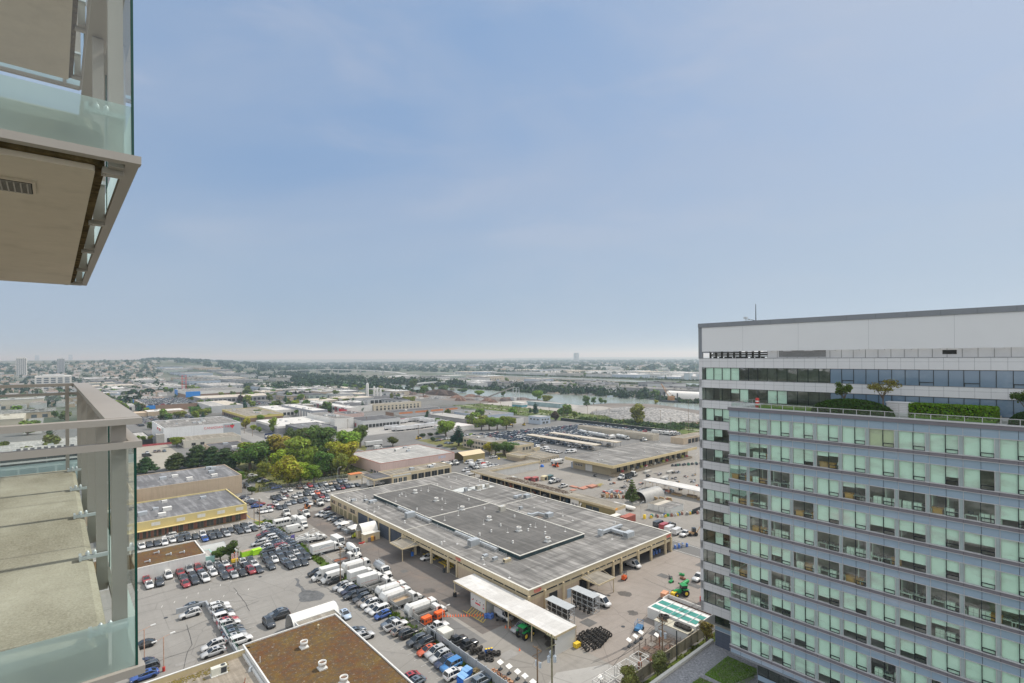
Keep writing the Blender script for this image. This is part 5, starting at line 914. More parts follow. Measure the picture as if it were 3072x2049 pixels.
def bld(name,label,cat,a0,a1,b0,b1,h,wall,roof,par=.35,fascia=None,units=0,op=(),coping=None,group=None,seed=None):
 t=thing(name,label,cat,a0,b0,0,0,group);la,lb=a1-a0,b1-b0
 m=MB();m.box(0,la,0,lb,0,h);m.build('wall',[wall],t)
 c=coping or wall
 m=MB();m.box(.3,la-.3,.3,lb-.3,h,h+.06);m.build('roof',[roof],t)
 if par:
  m=MB();w_=.3;o_=.12 if fascia else.02;zz=h-(fascia[1]if fascia else 0)
  m.box(-o_,w_,-o_,lb+o_,zz,h+par);m.box(la-w_,la+o_,-o_,lb+o_,zz,h+par);m.box(w_,la-w_,-o_,w_,zz,h+par-.003);m.box(w_,la-w_,lb-w_,lb+o_,zz,h+par-.003)
  m.build('parapet',[fascia[0]if fascia else c],t)
 for o in op:openings(t,o[0],la,lb,*o[1:])
 if units:unit_kids(t,la,lb,h+.05,units,random.Random(seed if seed is not None else int(a0*7+b0)))
 return t
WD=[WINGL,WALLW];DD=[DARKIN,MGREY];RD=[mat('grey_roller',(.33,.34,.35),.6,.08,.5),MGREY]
t=bld('shop_terrace','brick shop row with a deep yellow fascia and white name boards','shops',15,56.2,221.6,253.5,5.4,BRICK,ROOFS,.5,(YFAS,2.3),6,op=[('b-',1,40,12,.2,2.7,1.0,'shop_window',[mat('shop_glass',(.06,.06,.05),.15,.3,.5,spec=.6),mat('bronze_frame',(.26,.23,.18),.5,.1)])])
m=MB();m.box(-.2,41.3,-1.6,-.13,2.85,3.05);m.build('soffit',[YFAS],t)
for x in(2.5,10.5,18,24.5,31,37.4):m=MB();m.box(x,x+2.6,-.18,-.125,3.9,5.1);m.build('sign_board',[WHITE],t)
for x in range(0,42,3):
 m=MB();m.box(x,x+.5,-.25,.0,0,3);m.build('pier',[BRICK],t)
t=bld('tan_warehouse','tan block warehouse with a grey roof behind the yellow shop row','warehouse',24,65.8,267,300,8,TAN,ROOFS,.3,None,7,op=[('b-',33,37,2,0,2.6,1,'door',RD)])
t=bld('tan_warehouse','lower tan warehouse wing with a slate roof, left of the grey-roofed one','warehouse',2,24,253.5,340,7.2,TAN,ROOFS,.25,None,5)
t=bld('white_shop','small white shop with a mossy red-brown roof left of the car block','shop',5,34,179,194.3,3.7,WALLW,MOSS,.35,None,0)
for i,(x,y)in enumerate(((23,189.5),(25.5,185.4),(28.8,184.6),(20,183))):m=MB();m.box(-.7,.7,-.15,.15,.3,.5);m.tube((-.5,0,0),(-.5,0,.4),.06,5);m.tube((.5,0,0),(.5,0,.4),.06,5);m.lathe(.6,0,[(.2,0),(.22,.6),(.1,.8)],8);single('roof_pipework',m,[STEEL],'silver pipework on the red-brown shop roof, %s from its left end'%('second','third','last','first')[i],'pipes',x,y,3.77)
t=bld('pump_shed','small teal sided shed at the corner of the white shop','shed',34.2,36.6,180,187,2.4,mat('teal_wall',(.30,.50,.46),.7,.05),ROOFL,.1)
t=bld('truck_port','flat-roofed truck canopy with a trailer under it behind the warehouse','canopy',114,124,230.4,244,1.0,GREYWALL,GREYWALL,0)
for o in list(KIDS[t.name]):bpy.data.objects.remove(o)
KIDS[t.name]=[]
m=MB();m.box(0,10,0,13.6,3.9,4.6,0);m.box(.3,9.7,.3,13.3,4.6,4.65,1);m.build('canopy_roof',[CREAM,ROOFD],t)
for x,y in((.3,.3),(9.7,.3),(.3,13.3),(.3,6.8)):m=MB();m.box(x-.15,x+.15,y-.15,y+.15,0,3.9);m.build('post',[CREAM],t)
m=MB();m.box(9.6,9.8,.5,13.3,0,3.9);m.build('back_wall',[MGREY],t)
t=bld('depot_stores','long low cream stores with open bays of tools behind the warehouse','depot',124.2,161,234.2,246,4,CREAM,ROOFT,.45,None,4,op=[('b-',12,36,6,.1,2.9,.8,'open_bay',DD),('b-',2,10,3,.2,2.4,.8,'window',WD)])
m=MB();m.box(2,12,-.06,-.02,3.2,3.9);m.build('sign_board',[WHITE],t)
t=bld('pink_warehouse','pale pink warehouse with red roof edging beside the grove','warehouse',130.3,178,255.5,296.8,6,PINK,ROOFL,.3,None,4,op=[('a-',1,12,3,.3,1.6,1,'window',WD)],coping=mat('red_edging',(.42,.20,.16),.8,.1))
m=MB();m.box(.35,47.3,15,15.3,6.06,6.3);m.box(16,16.3,.35,41,6.06,6.2);m.build('roof_seam',[ROOFW],t)
for k,(a,c_)in enumerate(((36.5,(.66,.72,.82)),(37.9,(.6,.7,.85)),(39,(.66,.74,.84)),(40.4,(.6,.7,.82)))):
 m=MB();m.box(a,a+.9,-.03,-.022,4,5.4);m.build('faded_lettering',[mat('faded_blue',(.45,.48,.58),.8,.1)],t)
t=thing('salt_shed','olive gabled salt shed at the end of the pink warehouse','shed',181,251);m=MB();
m.loft([[(0,0,0),(0,0,4.3),(0,5,5.8),(0,10,4.3),(0,10,0)],[(16,0,0),(16,0,4.3),(16,5,5.8),(16,10,4.3),(16,10,0)]],0,False)
m.face([(16,0,0),(16,0,4.3),(16,5,5.8),(16,10,4.3),(16,10,0)]);m.build('walls',[mat('olive_tan',(.40,.32,.15),.7,.05,.2)],t)
m=MB();m.idx([(-.3,-.3,4.25),(16.3,-.3,4.25),(16.3,5,5.9),(-.3,5,5.9),(16.3,10.3,4.25),(-.3,10.3,4.25)],[(0,1,2,3),(3,2,4,5)]);m.build('roof',[mat('tan_metal_roof',(.56,.46,.30),.6,.06,.3)],t)
m=MB();m.box(.4,15.8,.3,9.7,.02,.1);m.box(8,8.2,.3,9.7,0,4);m.build('salt_bay',[DARKIN],t)
# L-shaped shed
t=thing('long_depot','long L-shaped cream depot with open storage bays behind the warehouse','depot',160,124)
m=MB();m.box(-.2,6.5,0,91.5,3.7,4.5,0);m.box(6.5,43,84.5,91.5,3.7,4.5,0);m.box(0,6.3,.2,91.3,4.5,4.56,1);m.box(6.3,42.8,84.7,91.3,4.5,4.56,1);m.build('roof',[CREAM,ROOFT],t)
m=MB();m.box(.2,6.3,0,22.8,0,3.7,0);m.box(.1,.2,0,22.8,0,3.7,1);m.build('office_end',[CREAM,OLIVE],t)
m=MB();m.box(5.9,6.3,22.8,91,0,3.7,0);m.box(6.3,42,85,85.3,0,3.7,1);m.box(.2,5.9,22.8,23.1,0,3.7,1);m.build('back_wall',[DARKIN,WALLW],t)
for y in range(29,92,6):m=MB();m.box(.2,.45,y-.12,y+.12,0,3.7);m.build('post',[CREAM],t)
m=MB();m.box(-.1,.1,8,14.5,1.1,2.9,0);m.box(-.12,-.1,11,11.15,1.1,2.9,1);m.build('window',[WINGL,OLIVE],t)
m=MB();m.box(.05,6.3,-.06,0,.1,3.3,0);m.build('white_panel',[WALLW],t);m=MB();m.box(.02,1.4,-.1,-.05,3.75,4.4,0);m.build('orange_sign',[mat('sign_orange',(.80,.35,.04),.6,.05)],t)
m=MB();m.box(.0,.12,18.5,22.7,0,3.7,0);m.box(-.02,0,19,20.4,1,2.2,1);m.box(-.02,0,20.8,22.2,.2,2.3,1);m.build('white_bay',[WALLW,MGREY],t)
m=MB();m.tube((-.5,17.2,0),(-.5,17.2,2.2),.35,10);m.tube((-.5,17.2,2.2),(.2,17.2,2.9),.35,10);m.build('flue',[WALLW],t)
br=random.Random(8);m=MB()
for k in range(900):m.cbox(br.uniform(1.2,5.2),br.uniform(28,66)if k%5 else br.uniform(26,50),4.56,br.uniform(.1,.4),br.uniform(.1,.3),br.uniform(.05,.22),0,br.uniform(0,3))
o=m.build('leaf_litter',[MATTE],t);o.color=(.12,.075,.05,1);o['kind']='stuff'
for k in range(46):
 y=124+br.uniform(24,89);z=br.uniform(.5,1.7)
 cc=br.choice(((.06,.065,.07),(.2,.2,.2),(.4,.41,.4),(.05,.05,.06),(.12,.08,.05),(.5,.12,.03),(.05,.12,.2)))
 m=MB();m.box(-.6,.6,-.5,.5,0,z*.75);m.box(-.5,.4,-.4,.4,z*.75,z);m.tube((-.5,-.4,0),(-.5,-.4,z*1.1),.05,4);o=single('stored_gear',m,[MATTE],'stored crate of gear standing in the open bays of the long depot','crate',160+br.uniform(1.2,4.8),y,0,br.uniform(-.2,.2),'gear crates in the open bays');o.color=(*cc,1)
 # big right building with a deep fascia
t=bld('stores_building','large flat-roofed stores building with a deep cream fascia and loading dock','warehouse',218,294,172,198,5,mat('stores_wall',(.40,.34,.23),.8,.08,.25,streak=True),ROOFG,0)
m=MB();m.box(-4,78,-5,28.5,5.0,6.4,0);m.box(-3.7,77.7,-4.7,28.2,6.4,6.46,1);m.build('fascia_roof',[mat('deep_cream_fascia',(.60,.49,.28),.65,.06,.2),ROOFG],t)
for k in range(12):m=MB();x=uid.uniform(0,74);y=uid.uniform(-2,26);m.lathe(x,y,[(.3,6.46),(.3,6.9),(.5,7.0),(.1,7.2)],8);m.build('roof_vent',[WHITE],t)
m=MB();m.box(30,30.25,-4.6,28,6.46,6.6);m.build('roof_seam',[MATS['pale_coping_metal']],t)
openings(t,'a-',76,26,12,17,1,.3,3.6,.4,'roller_door',[WALLW,BLUEGREY]);openings(t,'a-',76,26,19,25,5,2.0,3.0,.4,'window',WD);openings(t,'a-',76,26,26,27.5,1,0,3.2,.2,'roller_door',[BLUEGREY,WALLW])
openings(t,'b-',76,26,4,74,12,.9,3.9,2.6,'dock_door',[DARKIN,CREAM])
m=MB();m.box(-1,74,-4,0,0,1.0);m.build('loading_dock',[mat('dock_timber',(.38,.31,.22),.9,.15,.5)],t)
# carports, garages
def carport(label,a0,a1,b0,b1,h,n,roofm):
 t=thing('carport',label,'carport',a0,b0);la,lb=a1-a0,b1-b0;m=MB();m.box(0,la,0,lb,h,h+.35,0);m.box(.1,la-.1,.1,lb-.1,h+.35,h+.38,1);m.build('roof',[CREAM,roofm],t)
 for k in range(n):
  for x in(.5,la-.5):m=MB();y=.5+k*(lb-1)/(n-1);m.box(x-.12,x+.12,y-.12,y+.12,0,h);m.build('post',[MGREY],t)
 return t
RT2=roof_mat('buff_roof',(.44,.40,.34),(.55,.51,.44),.3)
carport('first long buff-roofed carport behind the small grey offices',267,273.5,223,290,3.6,12,RT2);carport('second long buff-roofed carport, behind the first one',286.5,292.5,221,285,3.6,12,RT2)
t=bld('garage_row','long row of beige lock-up garages before the railway fence','garages',330,338,221,294,4.3,mat('beige_garage',(.48,.43,.35),.8,.06,.2),ROOFT,.3,None,0,op=[('a-',1,50,14,.1,3.3,.5,'garage_door',[mat('beige_roller',(.42,.38,.31),.7,.06),TAN])])
t=bld('yard_store','low tan store right of the garage row, partly behind the tower','store',331,368,197,207,4.2,TAN,ROOFT,.3,None,0,op=[('b-',6,34,6,.2,3.2,1,'door',DD)])
t=bld('crew_office','two-storey cream office with brown windows behind four round trees','office',214,228,266,297,6.6,mat('office_cream',(.52,.46,.36),.8,.06,.2),ROOFG,.4,None,3,op=[('a-',1,30,9,1,2.5,.9,'window',[WINGL,MATS['office_cream']]),('a-',1,30,9,4,5.6,.9,'window',[WINGL,MATS['office_cream']])])
t=bld('crew_office','front block of the cream office with an outside stair','office',217,231,243.5,258,6.6,MATS['office_cream'],ROOFG,.45,(CREAM,.9),1,op=[('b-',4,12,3,3.6,5.4,1,'window',[WINGL,MATS['office_cream']])])
m=MB()
for k in range(9):m.box(13+k*.5,13.5+k*.5,-1.5,0,3.6-k*.4,3.7-k*.4)
m.box(13,18,-1.55,-1.45,2.2,4.6);m.build('stair',[CREAM],t)
t=bld('annex_hut','single-storey brown hut attached under the cream office','hut',207.5,216.5,230.5,243,3.2,mat('hut_brown',(.36,.29,.21),.8,.08),ROOFT,.4,(CREAM,1.0))
for i in range(3):
 t=bld('site_office','tan portable site office, %s of the three joined side by side'%('left','middle','right')[i],'portable office',211.6+i*5.6,217+i*5.6,218.5,236,3.1,mat('tan_siding',(.42,.36,.27),.8,.06),ROOFT,.15,None,0,op=[('b-',.6,4.8,2,1,2,1.2,'window',WD)])
t=thing('lumber_canopy','white open-sided canopy over timber racks in the right yard','canopy',208,112);m=MB();m.box(0,7,0,33,3.8,4.05,0);m.box(0,7,-.05,33.05,3.7,3.8,1);m.build('roof',[ROOFW,WALLW],t)
for k in range(6):
 for x in(.4,6.6):m=MB();m.tube((x,1+k*6.2,0),(x,1+k*6.2,3.8),.1,6);m.tube((x,1+k*6.2,2.2),(3.5,1+k*6.2,3.7),.06,5);m.build('post',[TAN],t)
for k in range(5):
 m=MB()
 for q in range(7):m.box(-.6+q*.28,-.38+q*.28,0,4.6,.15+.2*(q%3),.33+.2*(q%3),0);m.box(-.6+q*.28,-.38+q*.28,.1,4.4,.8,.95,1)
 m.box(-.8,1.6,.6,.8,0,.15,1);m.box(-.8,1.6,3.8,4,0,.15,1);single('timber_stack',m,[mat('sawn_timber',(.46,.33,.18),.8,.15,1),WOOD],'stack of sawn timber under the white lumber canopy, %s from its left end'%('fifth','fourth','third','second','first')[k],'timber',208.5+(k%2)*2,113+k*6.2)
t=thing('pallet_shed_container','x','container',0,0);bpy.data.objects.remove(t)
for i in range(4):
 t=thing('storage_container','grey-white storage container, %s in the row below the quonset hut'%('first','second','third','fourth')[i],'container',181,124-i*2.7);m=MB();m.box(0,9.3,-2.5,0,.1,2.6);m.build('box',[CORR],t);m=MB();m.box(-.06,0,-2.4,-.1,.2,2.5);m.box(-.09,-.06,-1.3,-1.2,.2,2.5);m.build('door',[WALLW],t);m=MB();m.box(-.05,9.35,-2.55,.02,2.6,2.66);m.build('roof',[(ROOFT,RT2,ROOFG,ROOFG)[i]],t)
def container(label,a,b,la,lb,m0,rot=0,h=2.6):
 t=thing('shipping_container',label,'container',a,b,0,rot);m=MB();m.box(0,la,0,lb,.12,h,0)
 n=int(max(la,lb)/.35)
 for k in range(n):
  if la>lb:m.box(k*.35+.05,k*.35+.2,-.03,0,.25,h-.12,0)
  else:m.box(-.03,0,k*.35+.05,k*.35+.2,.25,h-.12,0)
 m.build('box',[m0],t);m=MB()
 for x in(0,la-.12):
  for y in(0,lb-.12):m.box(x-.02,x+.14,y-.02,y+.14,0,h+.03)
 m.build('corner_post',[m0],t);m=MB()
 if la>lb:m.box(-.05,-.01,.15,lb/2-.03,.25,h-.15);m.box(-.05,-.01,lb/2+.03,lb-.15,.25,h-.15)
 else:m.box(.15,la/2-.03,-.05,-.01,.25,h-.15);m.box(la/2+.03,la-.15,-.05,-.01,.25,h-.15)
 m.build('door',[m0],t);return t
REDC=mat('red_container',(.36,.12,.09),.7,.15,.5,streak=True)
container('rusty red container beyond the far edge of the warehouse roof',158.3,118,6.2,2.6,REDC);container('white container with corrugated sides beside the concrete wall',62.9,94.9,2.6,2.7,mat('white_container',(.64,.63,.57),.6,.08,.4,streak=True));container('white reefer box left of the rusty red container',155.6,121.5,5,2.4,MATS['white_container'])
# Distant retail and industry, each standing on the same grid
t=bld('retail_store','big white retail store with red lettering on its long side wall','store',62,114.5,467.5,530,10.6,mat('retail_white',(.76,.77,.77),.8,.04,.06,streak=True),ROOFG,.5,None,9)
text('CANADIAN TIRE',2.6,SIGNR,t,(36,-.12,8.3),FB,'wall_lettering')
m=MB();m.idx([(44.5,-.1,9.4),(48.3,-.1,9.4),(46.4,-.1,6.4)],[(0,2,1)]);m.build('triangle_emblem',[SIGNR],t)
m=MB();m.idx([(46.4,-.11,9.2),(47.0,-.11,9.7),(46.8,-.11,10.3),(46.4,-.11,10.7),(46.0,-.11,10.3),(45.8,-.11,9.7)],[(0,1,2,3,4,5)]);m.build('leaf_emblem',[GREENP],t)
m=MB();m.box(40,52.6,-.06,-.02,.2,10.6);m.build('grey_panel',[mat('retail_grey',(.42,.45,.47),.7,.05)],t)
m=MB();m.box(-1.2,-.1,6,26,7.6,10.4,0);m.box(-1.25,-1.2,8,13,8.2,10,1);m.box(-1.25,-1.2,18,24,8.4,9.8,1);m.build('front_sign',[WALLW,SIGNR],t)
m=MB();m.box(2,14,-.1,-.02,.3,3.4);m.build('loading_opening',[DARKIN],t);m=MB();m.box(-5,-.2,-3,3,0,7);m.build('stair_tower',[GREYWALL],t)
t=bld('white_annex','cream annex with a brown-grey roof before the retail store','annex',69,105.5,430,454.5,4.7,mat('annex_cream',(.58,.55,.47),.8,.05,.1,streak=True),ROOFT,.4,None,0,op=[('a-',3,18,2,1.2,3,4,'window',DD),('b-',3,14,2,1.2,3,3,'window',DD)])
t=bld('dark_roof_shop','low shop with a dark slate roof before the cream annex','shop',76.5,97.5,360,405,4.8,TAN,ROOFD,.3,None,3)
t=bld('red_fence_building','dark open parking deck with a red fence left of the retail store','parking deck',20,55,467,520,3.4,DARKIN,ROOFL,.4,None,0)
t=thing('red_fence','long red mesh fence in front of the retail store','fence',30,457);m=MB();
for k in range(25):m.box(k*1.6,k*1.6+.08,0,.08,0,1.7,0)
m.box(0,40,.02,.06,.2,1.6,0);m.build('panel',[mat('fence_red',(.42,.09,.10),.7,.1)],t)
t=bld('white_flat_store','white flat-roofed store right of the retail store','store',141,186,459,521,5.5,MGREY,ROOFW,.4,(WALLW,1.5),5)
t=bld('charcoal_building','charcoal building with a grey roof behind the grove','building',147,173,414,458.5,6.6,DGREY,ROOFS,.4,None,2,op=[('a-',2,42,8,1,3,1.4,'window',WD)])
t=bld('white_hall','tall white hall with a rough grey roof left of the trailer yard','hall',185.5,203,449,515,8.8,WALLW,ROOFG,.4,None,8,op=[('a-',50,62,3,1,4,1,'window',WD)])
t=bld('trailer_depot','depot with a dark roof and white dock wall behind the parked trailers','depot',205,242,434.5,470,6.6,PALEG,ROOFD,.3,None,0,op=[('b-',2,36,10,.8,3.6,.8,'dock_door',DD)])
t=bld('pink_block','pale pink windowless block with a dark roof behind the white hall','block',207,224,472,503,9.6,PINK,ROOFD,.4,None,3)
t=bld('yellow_edge_warehouse','brown-roofed warehouse with a bright yellow fascia left of centre','warehouse',143,178,563,660,5.6,BROWNB,ROOFT,.4,(mat('bright_yellow_fascia',(.60,.50,.17),.6,.05),1.9),4,op=[('a-',5,90,12,.3,3,2,'dock',DD)])
t=bld('white_dock_building','white building with dark dock doors behind the yellow-edged warehouse','building',180,202,595,660,6.6,WALLW,ROOFW,.3,None,2,op=[('b-',8,20,3,.8,3.8,1.2,'dock_door',DD)])
t=bld('grey_metal_shed','grey metal shed with a two-tone roof left of the yellow-edged warehouse','shed',137.5,152,686,770,8,PALEG,ROOFL,.2);t=bld('grey_metal_shed','right half of the two-tone grey metal shed, with the buff roof','shed',152.2,171,686,772,8.2,PALEG,RT2,.2)
t=bld('superstore','long superstore with a blue sign band and brown brick side','superstore',157,247,962,1060,11.5,BROWNB,ROOFG,.5,(WALLW,4.2),5)
m=MB();m.box(-.5,-.14,70,97.9,3,11.8,0);m.box(-.14,20,-.5,-.14,3,11.9,0);m.build('blue_sign',[mat('sign_blue',(.03,.22,.62),.5,.04)],t)
t=bld('market_front','low buff-roofed market front with dark openings before the superstore','market',160,262,862,930,6,MGREY,RT2,.4,None,2,op=[('b-',4,98,16,.2,4,2,'bay',DD)])
t=bld('parking_deck','brown brick parking deck with a roof full of cars','parking deck',84,142,765,905,6.5,BROWNB,ROOFL,.9)
m=MB();m.box(-.4,-.05,128,140,3,7.4,0);m.box(-.05,9,-.4,-.05,3,7.4,0);m.build('blue_sign',[MATS['sign_blue']],t)
t=bld('buff_shop','buff shop with a white roof below the parking deck','shop',78,113,700,728,4.8,mat('buff_wall',(.50,.40,.29),.8,.06),ROOFW,.3,None,2);t=bld('buff_shop','smaller buff annex left of the white-roofed buff shop','shop',60,77.5,702,726,4,MATS['buff_wall'],MATS['buff_wall'],.3)
t=bld('white_warehouse','small white warehouse left of the parking deck','warehouse',55,76,800,840,6,WALLW,ROOFL,.3,None,1,op=[('b-',14,18,1,.2,4,.4,'door',DD)])
t=bld('townhouse_unit_block','grey unit block with red and white vertical bands','units',200.5,216,541,640,8.5,mat('unit_grey',(.30,.31,.34),.8,.06),ROOFW,.4,None,4,op=[('a-',2,97,12,.2,6.5,4.2,'white_band',[WALLW,WALLW]),('a-',6,97,8,.2,6.5,10.5,'red_band',[mat('band_maroon',(.33,.07,.08),.7,.1),MATS['unit_grey']])])
t=bld('townhouse_unit_block','row of white and maroon units behind the grey unit block','units',238,250,541,640,8.8,WALLW,ROOFW,.4,None,4,op=[('a-',1,98,12,4.4,7.4,1.6,'window',[WINGL,WALLW]),('a-',4,94,5,.2,8.4,10,'maroon_panel',[MATS['band_maroon'],WALLW])])
m=MB();m.box(-.4,-.05,2,22,.5,7,0);m.build('red_front',[SIGNR],t)
t=bld('red_store','small bright red store front between the unit blocks','store',226,233,528,538,6,SIGNR,ROOFW,.3)
t=bld('orange_strip','long low building with orange wall panels below its upper roof','warehouse',267,352,492,512,5.6,GREYWALL,ROOFD,.3,None,2,op=[('b-',4,82,4,2.4,5.2,3.5,'orange_panel',[ORB,BROWNB]),('a-',1,19,1,.5,5,.5,'brick_panel',[BROWNB,BROWNB])])
t=bld('grey_lower_roof','grey low roof building in front of the orange panels','warehouse',268,352,468,491,3.2,GREYWALL,ROOFS,.25,None,3)
t=bld('ribbed_warehouse','ribbed dark grey warehouse with a pale roof beside the trailers','warehouse',278.5,297,382,445,6.6,mat('ribbed_grey',(.20,.19,.18),.7,.15,.6),ROOFL,.2,None,0,op=[('a-',1,62,40,.3,6,.9,'rib',[mat('rib_light',(.36,.35,.33),.7,.1),MGREY]),('b-',10,15,1,.2,4,.5,'door',DD)])
t=bld('blue_strip_building','pale blue-grey building with small windows behind the ribbed warehouse','warehouse',319,356,405,458,4.8,BLUEGREY,ROOFG,.3,None,3,op=[('a-',2,50,9,1.4,3,3,'window',WD)])
t=bld('blue_cube_office','pale grey-blue cube office beside the yellow excavators','office',337,350,346,362,6.6,BLUEGREY,ROOFL,.3,None,0,op=[('a-',1,15,3,3.6,5,2,'window',WD),('b-',1,12,3,3.6,5,1.6,'window',WD),('b-',2,11,2,.5,2.4,1.6,'window',WD)])
t=bld('dock_shed','shed with a dark roof and white wall behind the five round trees','shed',316,333,364,385,5,WALLW,ROOFD,.2);t=bld('white_canopy_shed','long white low shed right of the parked trailers','shed',250,276,366,390,3.4,WALLW,ROOFW,.1,coping=mat('pink_edge',(.55,.36,.33),.8,.1))
t=bld('teal_shack','white and teal floating office by the river','office',437,447,482,500,5.4,mat('teal_paint',(.10,.28,.33),.7,.1),ROOFW,.2,(WALLW,2.8),0,op=[('a-',1,17,6,3.4,4.6,1,'window',WD)])
t=bld('murky_shed','long weathered teal shed with graffiti by the river','shed',462,474,440,500,5,mat('weathered_teal',(.25,.34,.35),.8,.3,.15),ROOFL,.2)
t=bld('dark_mill','long dark-roofed mill beside the silos','mill',322,380,668,760,6,PALEG,ROOFD,.3,None,0,op=[('b-',4,54,8,.3,4.6,1.5,'bay',DD)])
t=bld('gable_row','row of cream gabled workshop units right of the dark conifer','units',285,350,575,590,7,mat('unit_cream',(.55,.49,.38),.8,.05),ROOFT,.3,None,0,op=[('b-',2,63,12,3.6,5.2,3,'window',WD),('b-',2,63,12,.2,2.6,3,'door',DD)])
t=bld('dark_flat_warehouse','white warehouse with a dark roof left of the gabled units','warehouse',252,284,576,632,7,WALLW,ROOFD,.4,None,2)
for i,(a,b,h)in enumerate(((352,730,26),(360,724,21),(363,720,19),(366,716,17))):
 t=thing('silo',('tallest pale concrete silo of the plant','second pale silo of the plant','third pale silo of the plant','shortest pale silo of the plant')[i],'silo',a,b);m=MB();m.tube((0,0,3),(0,0,h-2),2.1 if i==0 else 1.6,12);m.build('tank',[WALLW],t);m=MB();m.tube((0,0,h-2),(0,0,h),2.1 if i==0 else 1.6,12,0,.6);m.build('cap',[PALEG],t)
 m=MB()
 for x in(-1.3,1.3):
  for y in(-1.3,1.3):m.box(x-.2,x+.2,y-.2,y+.2,0,3.2)
 m.build('leg',[PALEG],t)
t=bld('silo_house','pale block at the foot of the silos','plant',335,352,705,745,6,PALEG,ROOFL,.2);
# fences and walls
t=thing('concrete_wall','grey precast concrete wall between the parked cars and the yard','wall',62.6,62);m=MB();m.box(0,.14,0,39.2,0,2.1)
for q in range(5):m.box(-.01,0,0,39.2,.4*q+.38,.4*q+.41)
m.build('panel',[MATS['blue_grey_concrete']],t)
for k in range(14):m=MB();m.box(-.12,.26,k*3-.13,k*3+.13,0,2.25);m.build('post',[MATS['blue_grey_concrete']],t)
m=MB();m.box(-.02,0,35.4,37.6,.5,1.7);m.build('louvre',[DARKST],t)
single('low_wall',MB().box(-4.8,0,0,.3,0,1.4),[MATS['blue_grey_concrete']],'short grey wall across the bottom end of the car row','wall',62.5,80.2)
WIRE=NT('chain_link');WIRE=WIRE.done(WIRE.n('ShaderNodeMixShader',{0:.22,1:WIRE.n('ShaderNodeBsdfTransparent').outputs[0],2:WIRE.bsdf((.35,.36,.36),.5).outputs[0]}))
def chain(label,a0,b0,a1,b1,h=1.9):
 t=thing('chain_link_fence',label,'fence',a0,b0);dx,dy=a1-a0,b1-b0;L_=math.hypot(dx,dy);n=max(2,int(L_/3))
 m=MB();m.face([(0,0,.1),(dx,dy,.1),(dx,dy,h),(0,0,h)]);m.build('mesh_panel',[WIRE],t);m=MB()
 for k in range(n+1):m.tube((dx*k/n,dy*k/n,0),(dx*k/n,dy*k/n,h+.1),.04,5)
 m.tube((0,0,h),(dx,dy,h),.03,5);o=m.build('post_row',[STEEL],t);o['kind']='stuff';return t
chain('chain link fence behind the parked cars, hung with weeds',62.4,101.5,62.2,216);chain('chain link fence along the foot of the grove',72,262.4,128,262.4);chain('chain link fence round the pink warehouse lot',128,254,180,249)
t=thing('railway_fence','long dark fence along the railway meadow','fence',373.5,301);m=MB();m.box(0,.2,-73,54,0,2.6);m.build('panel',[mat('dark_fence',(.03,.035,.04),.8,.2,.2)],t);m=MB();m.box(-.1,.3,-73,54,2.6,2.75);m.build('rail',[GREYWALL],t)
t=thing('block_wall','weathered concrete panel wall with graffiti beside the podium verge','wall',72,59.4);m=MB();m.box(0,38.6,0,.2,0,2.3)
for k in range(3):m.box(0,38.6,-.012,0,.55+k*.57,.58+k*.57)
m.build('panel',[mat('weathered_wall',(.32,.285,.22),.9,.25,.3,streak=True,dirt=.5,dirtcol=(.16,.13,.10))],t)
for k in range(16):m=MB();m.box(k*2.55-.12,k*2.55+.12,-.08,.28,0,2.4);m.build('post',[MATS['weathered_wall']],t)
gr=random.Random(4);m=MB()
def scrawl(x0,z0,n,s):
 px,pz=x0,z0
 for k in range(n):
  nx,nz=x0+gr.uniform(0,1.3)*s,z0+gr.uniform(0,1.2)*s;m.tube((px,-.02,pz),(nx,-.02,nz),.03,4);px,pz=nx,nz
scrawl(20.6,.5,16,1.2);scrawl(9.5,.4,10,1);scrawl(7,.5,8,.9);scrawl(4.4,.4,10,1);m.build('graffiti',[DARKST],t)
# signs on poles
def blade(label,a,b,h,w_,hh,m0,axis='b',name='pole_sign'):
 t=thing(name,label,'sign',a,b);m=MB();m.tube((0,0,0),(0,0,h),.2,8);m.build('post',[STEEL],t);m=MB();m.box(-w_/2,w_/2,-.25,.25,h,h+hh);m.build('panel',[m0],t);m=MB();m.box(-w_/2+.3,w_/2-.3,-.27,-.25,h+hh*.3,h+hh*.7);m.build('lettering',[WHITE],t)
blade('dark blue pole sign in front of the grove',120.5,412,3.2,6.5,4,mat('sign_navy',(.02,.035,.10),.5,.05))
t=thing('red_sign_tower','tall red lattice sign tower beside the superstore','sign tower',170,1075);m=MB()
for x in(0,6):
 m.box(x-.5,x+.5,-.5,.5,0,36)
for k in range(7):m.box(0,6,-.25,.25,4+k*5,4.6+k*5)
m.build('lattice',[mat('lattice_red',(.55,.10,.10),.6,.05)],t);m=MB();m.box(-4,10,-1,1,0,5);m.build('blue_base',[MATS['sign_blue']],t)
# ---------------------------------------------------------------- vehicles
COLS={'white':(.66,.66,.655),'silver':(.42,.43,.44),'charcoal':(.045,.055,.07),'black':(.010,.011,.013),'navy':(.02,.03,.075),'slate':(.12,.155,.20),'red':(.33,.03,.04),'maroon':(.11,.02,.025),'taupe':(.24,.215,.19),'orange':(.60,.10,.03),'blue':(.02,.09,.36),'skyblue':(.05,.22,.52),'brown':(.13,.08,.06),'beige':(.45,.36,.24),'paleblue':(.42,.52,.66)}
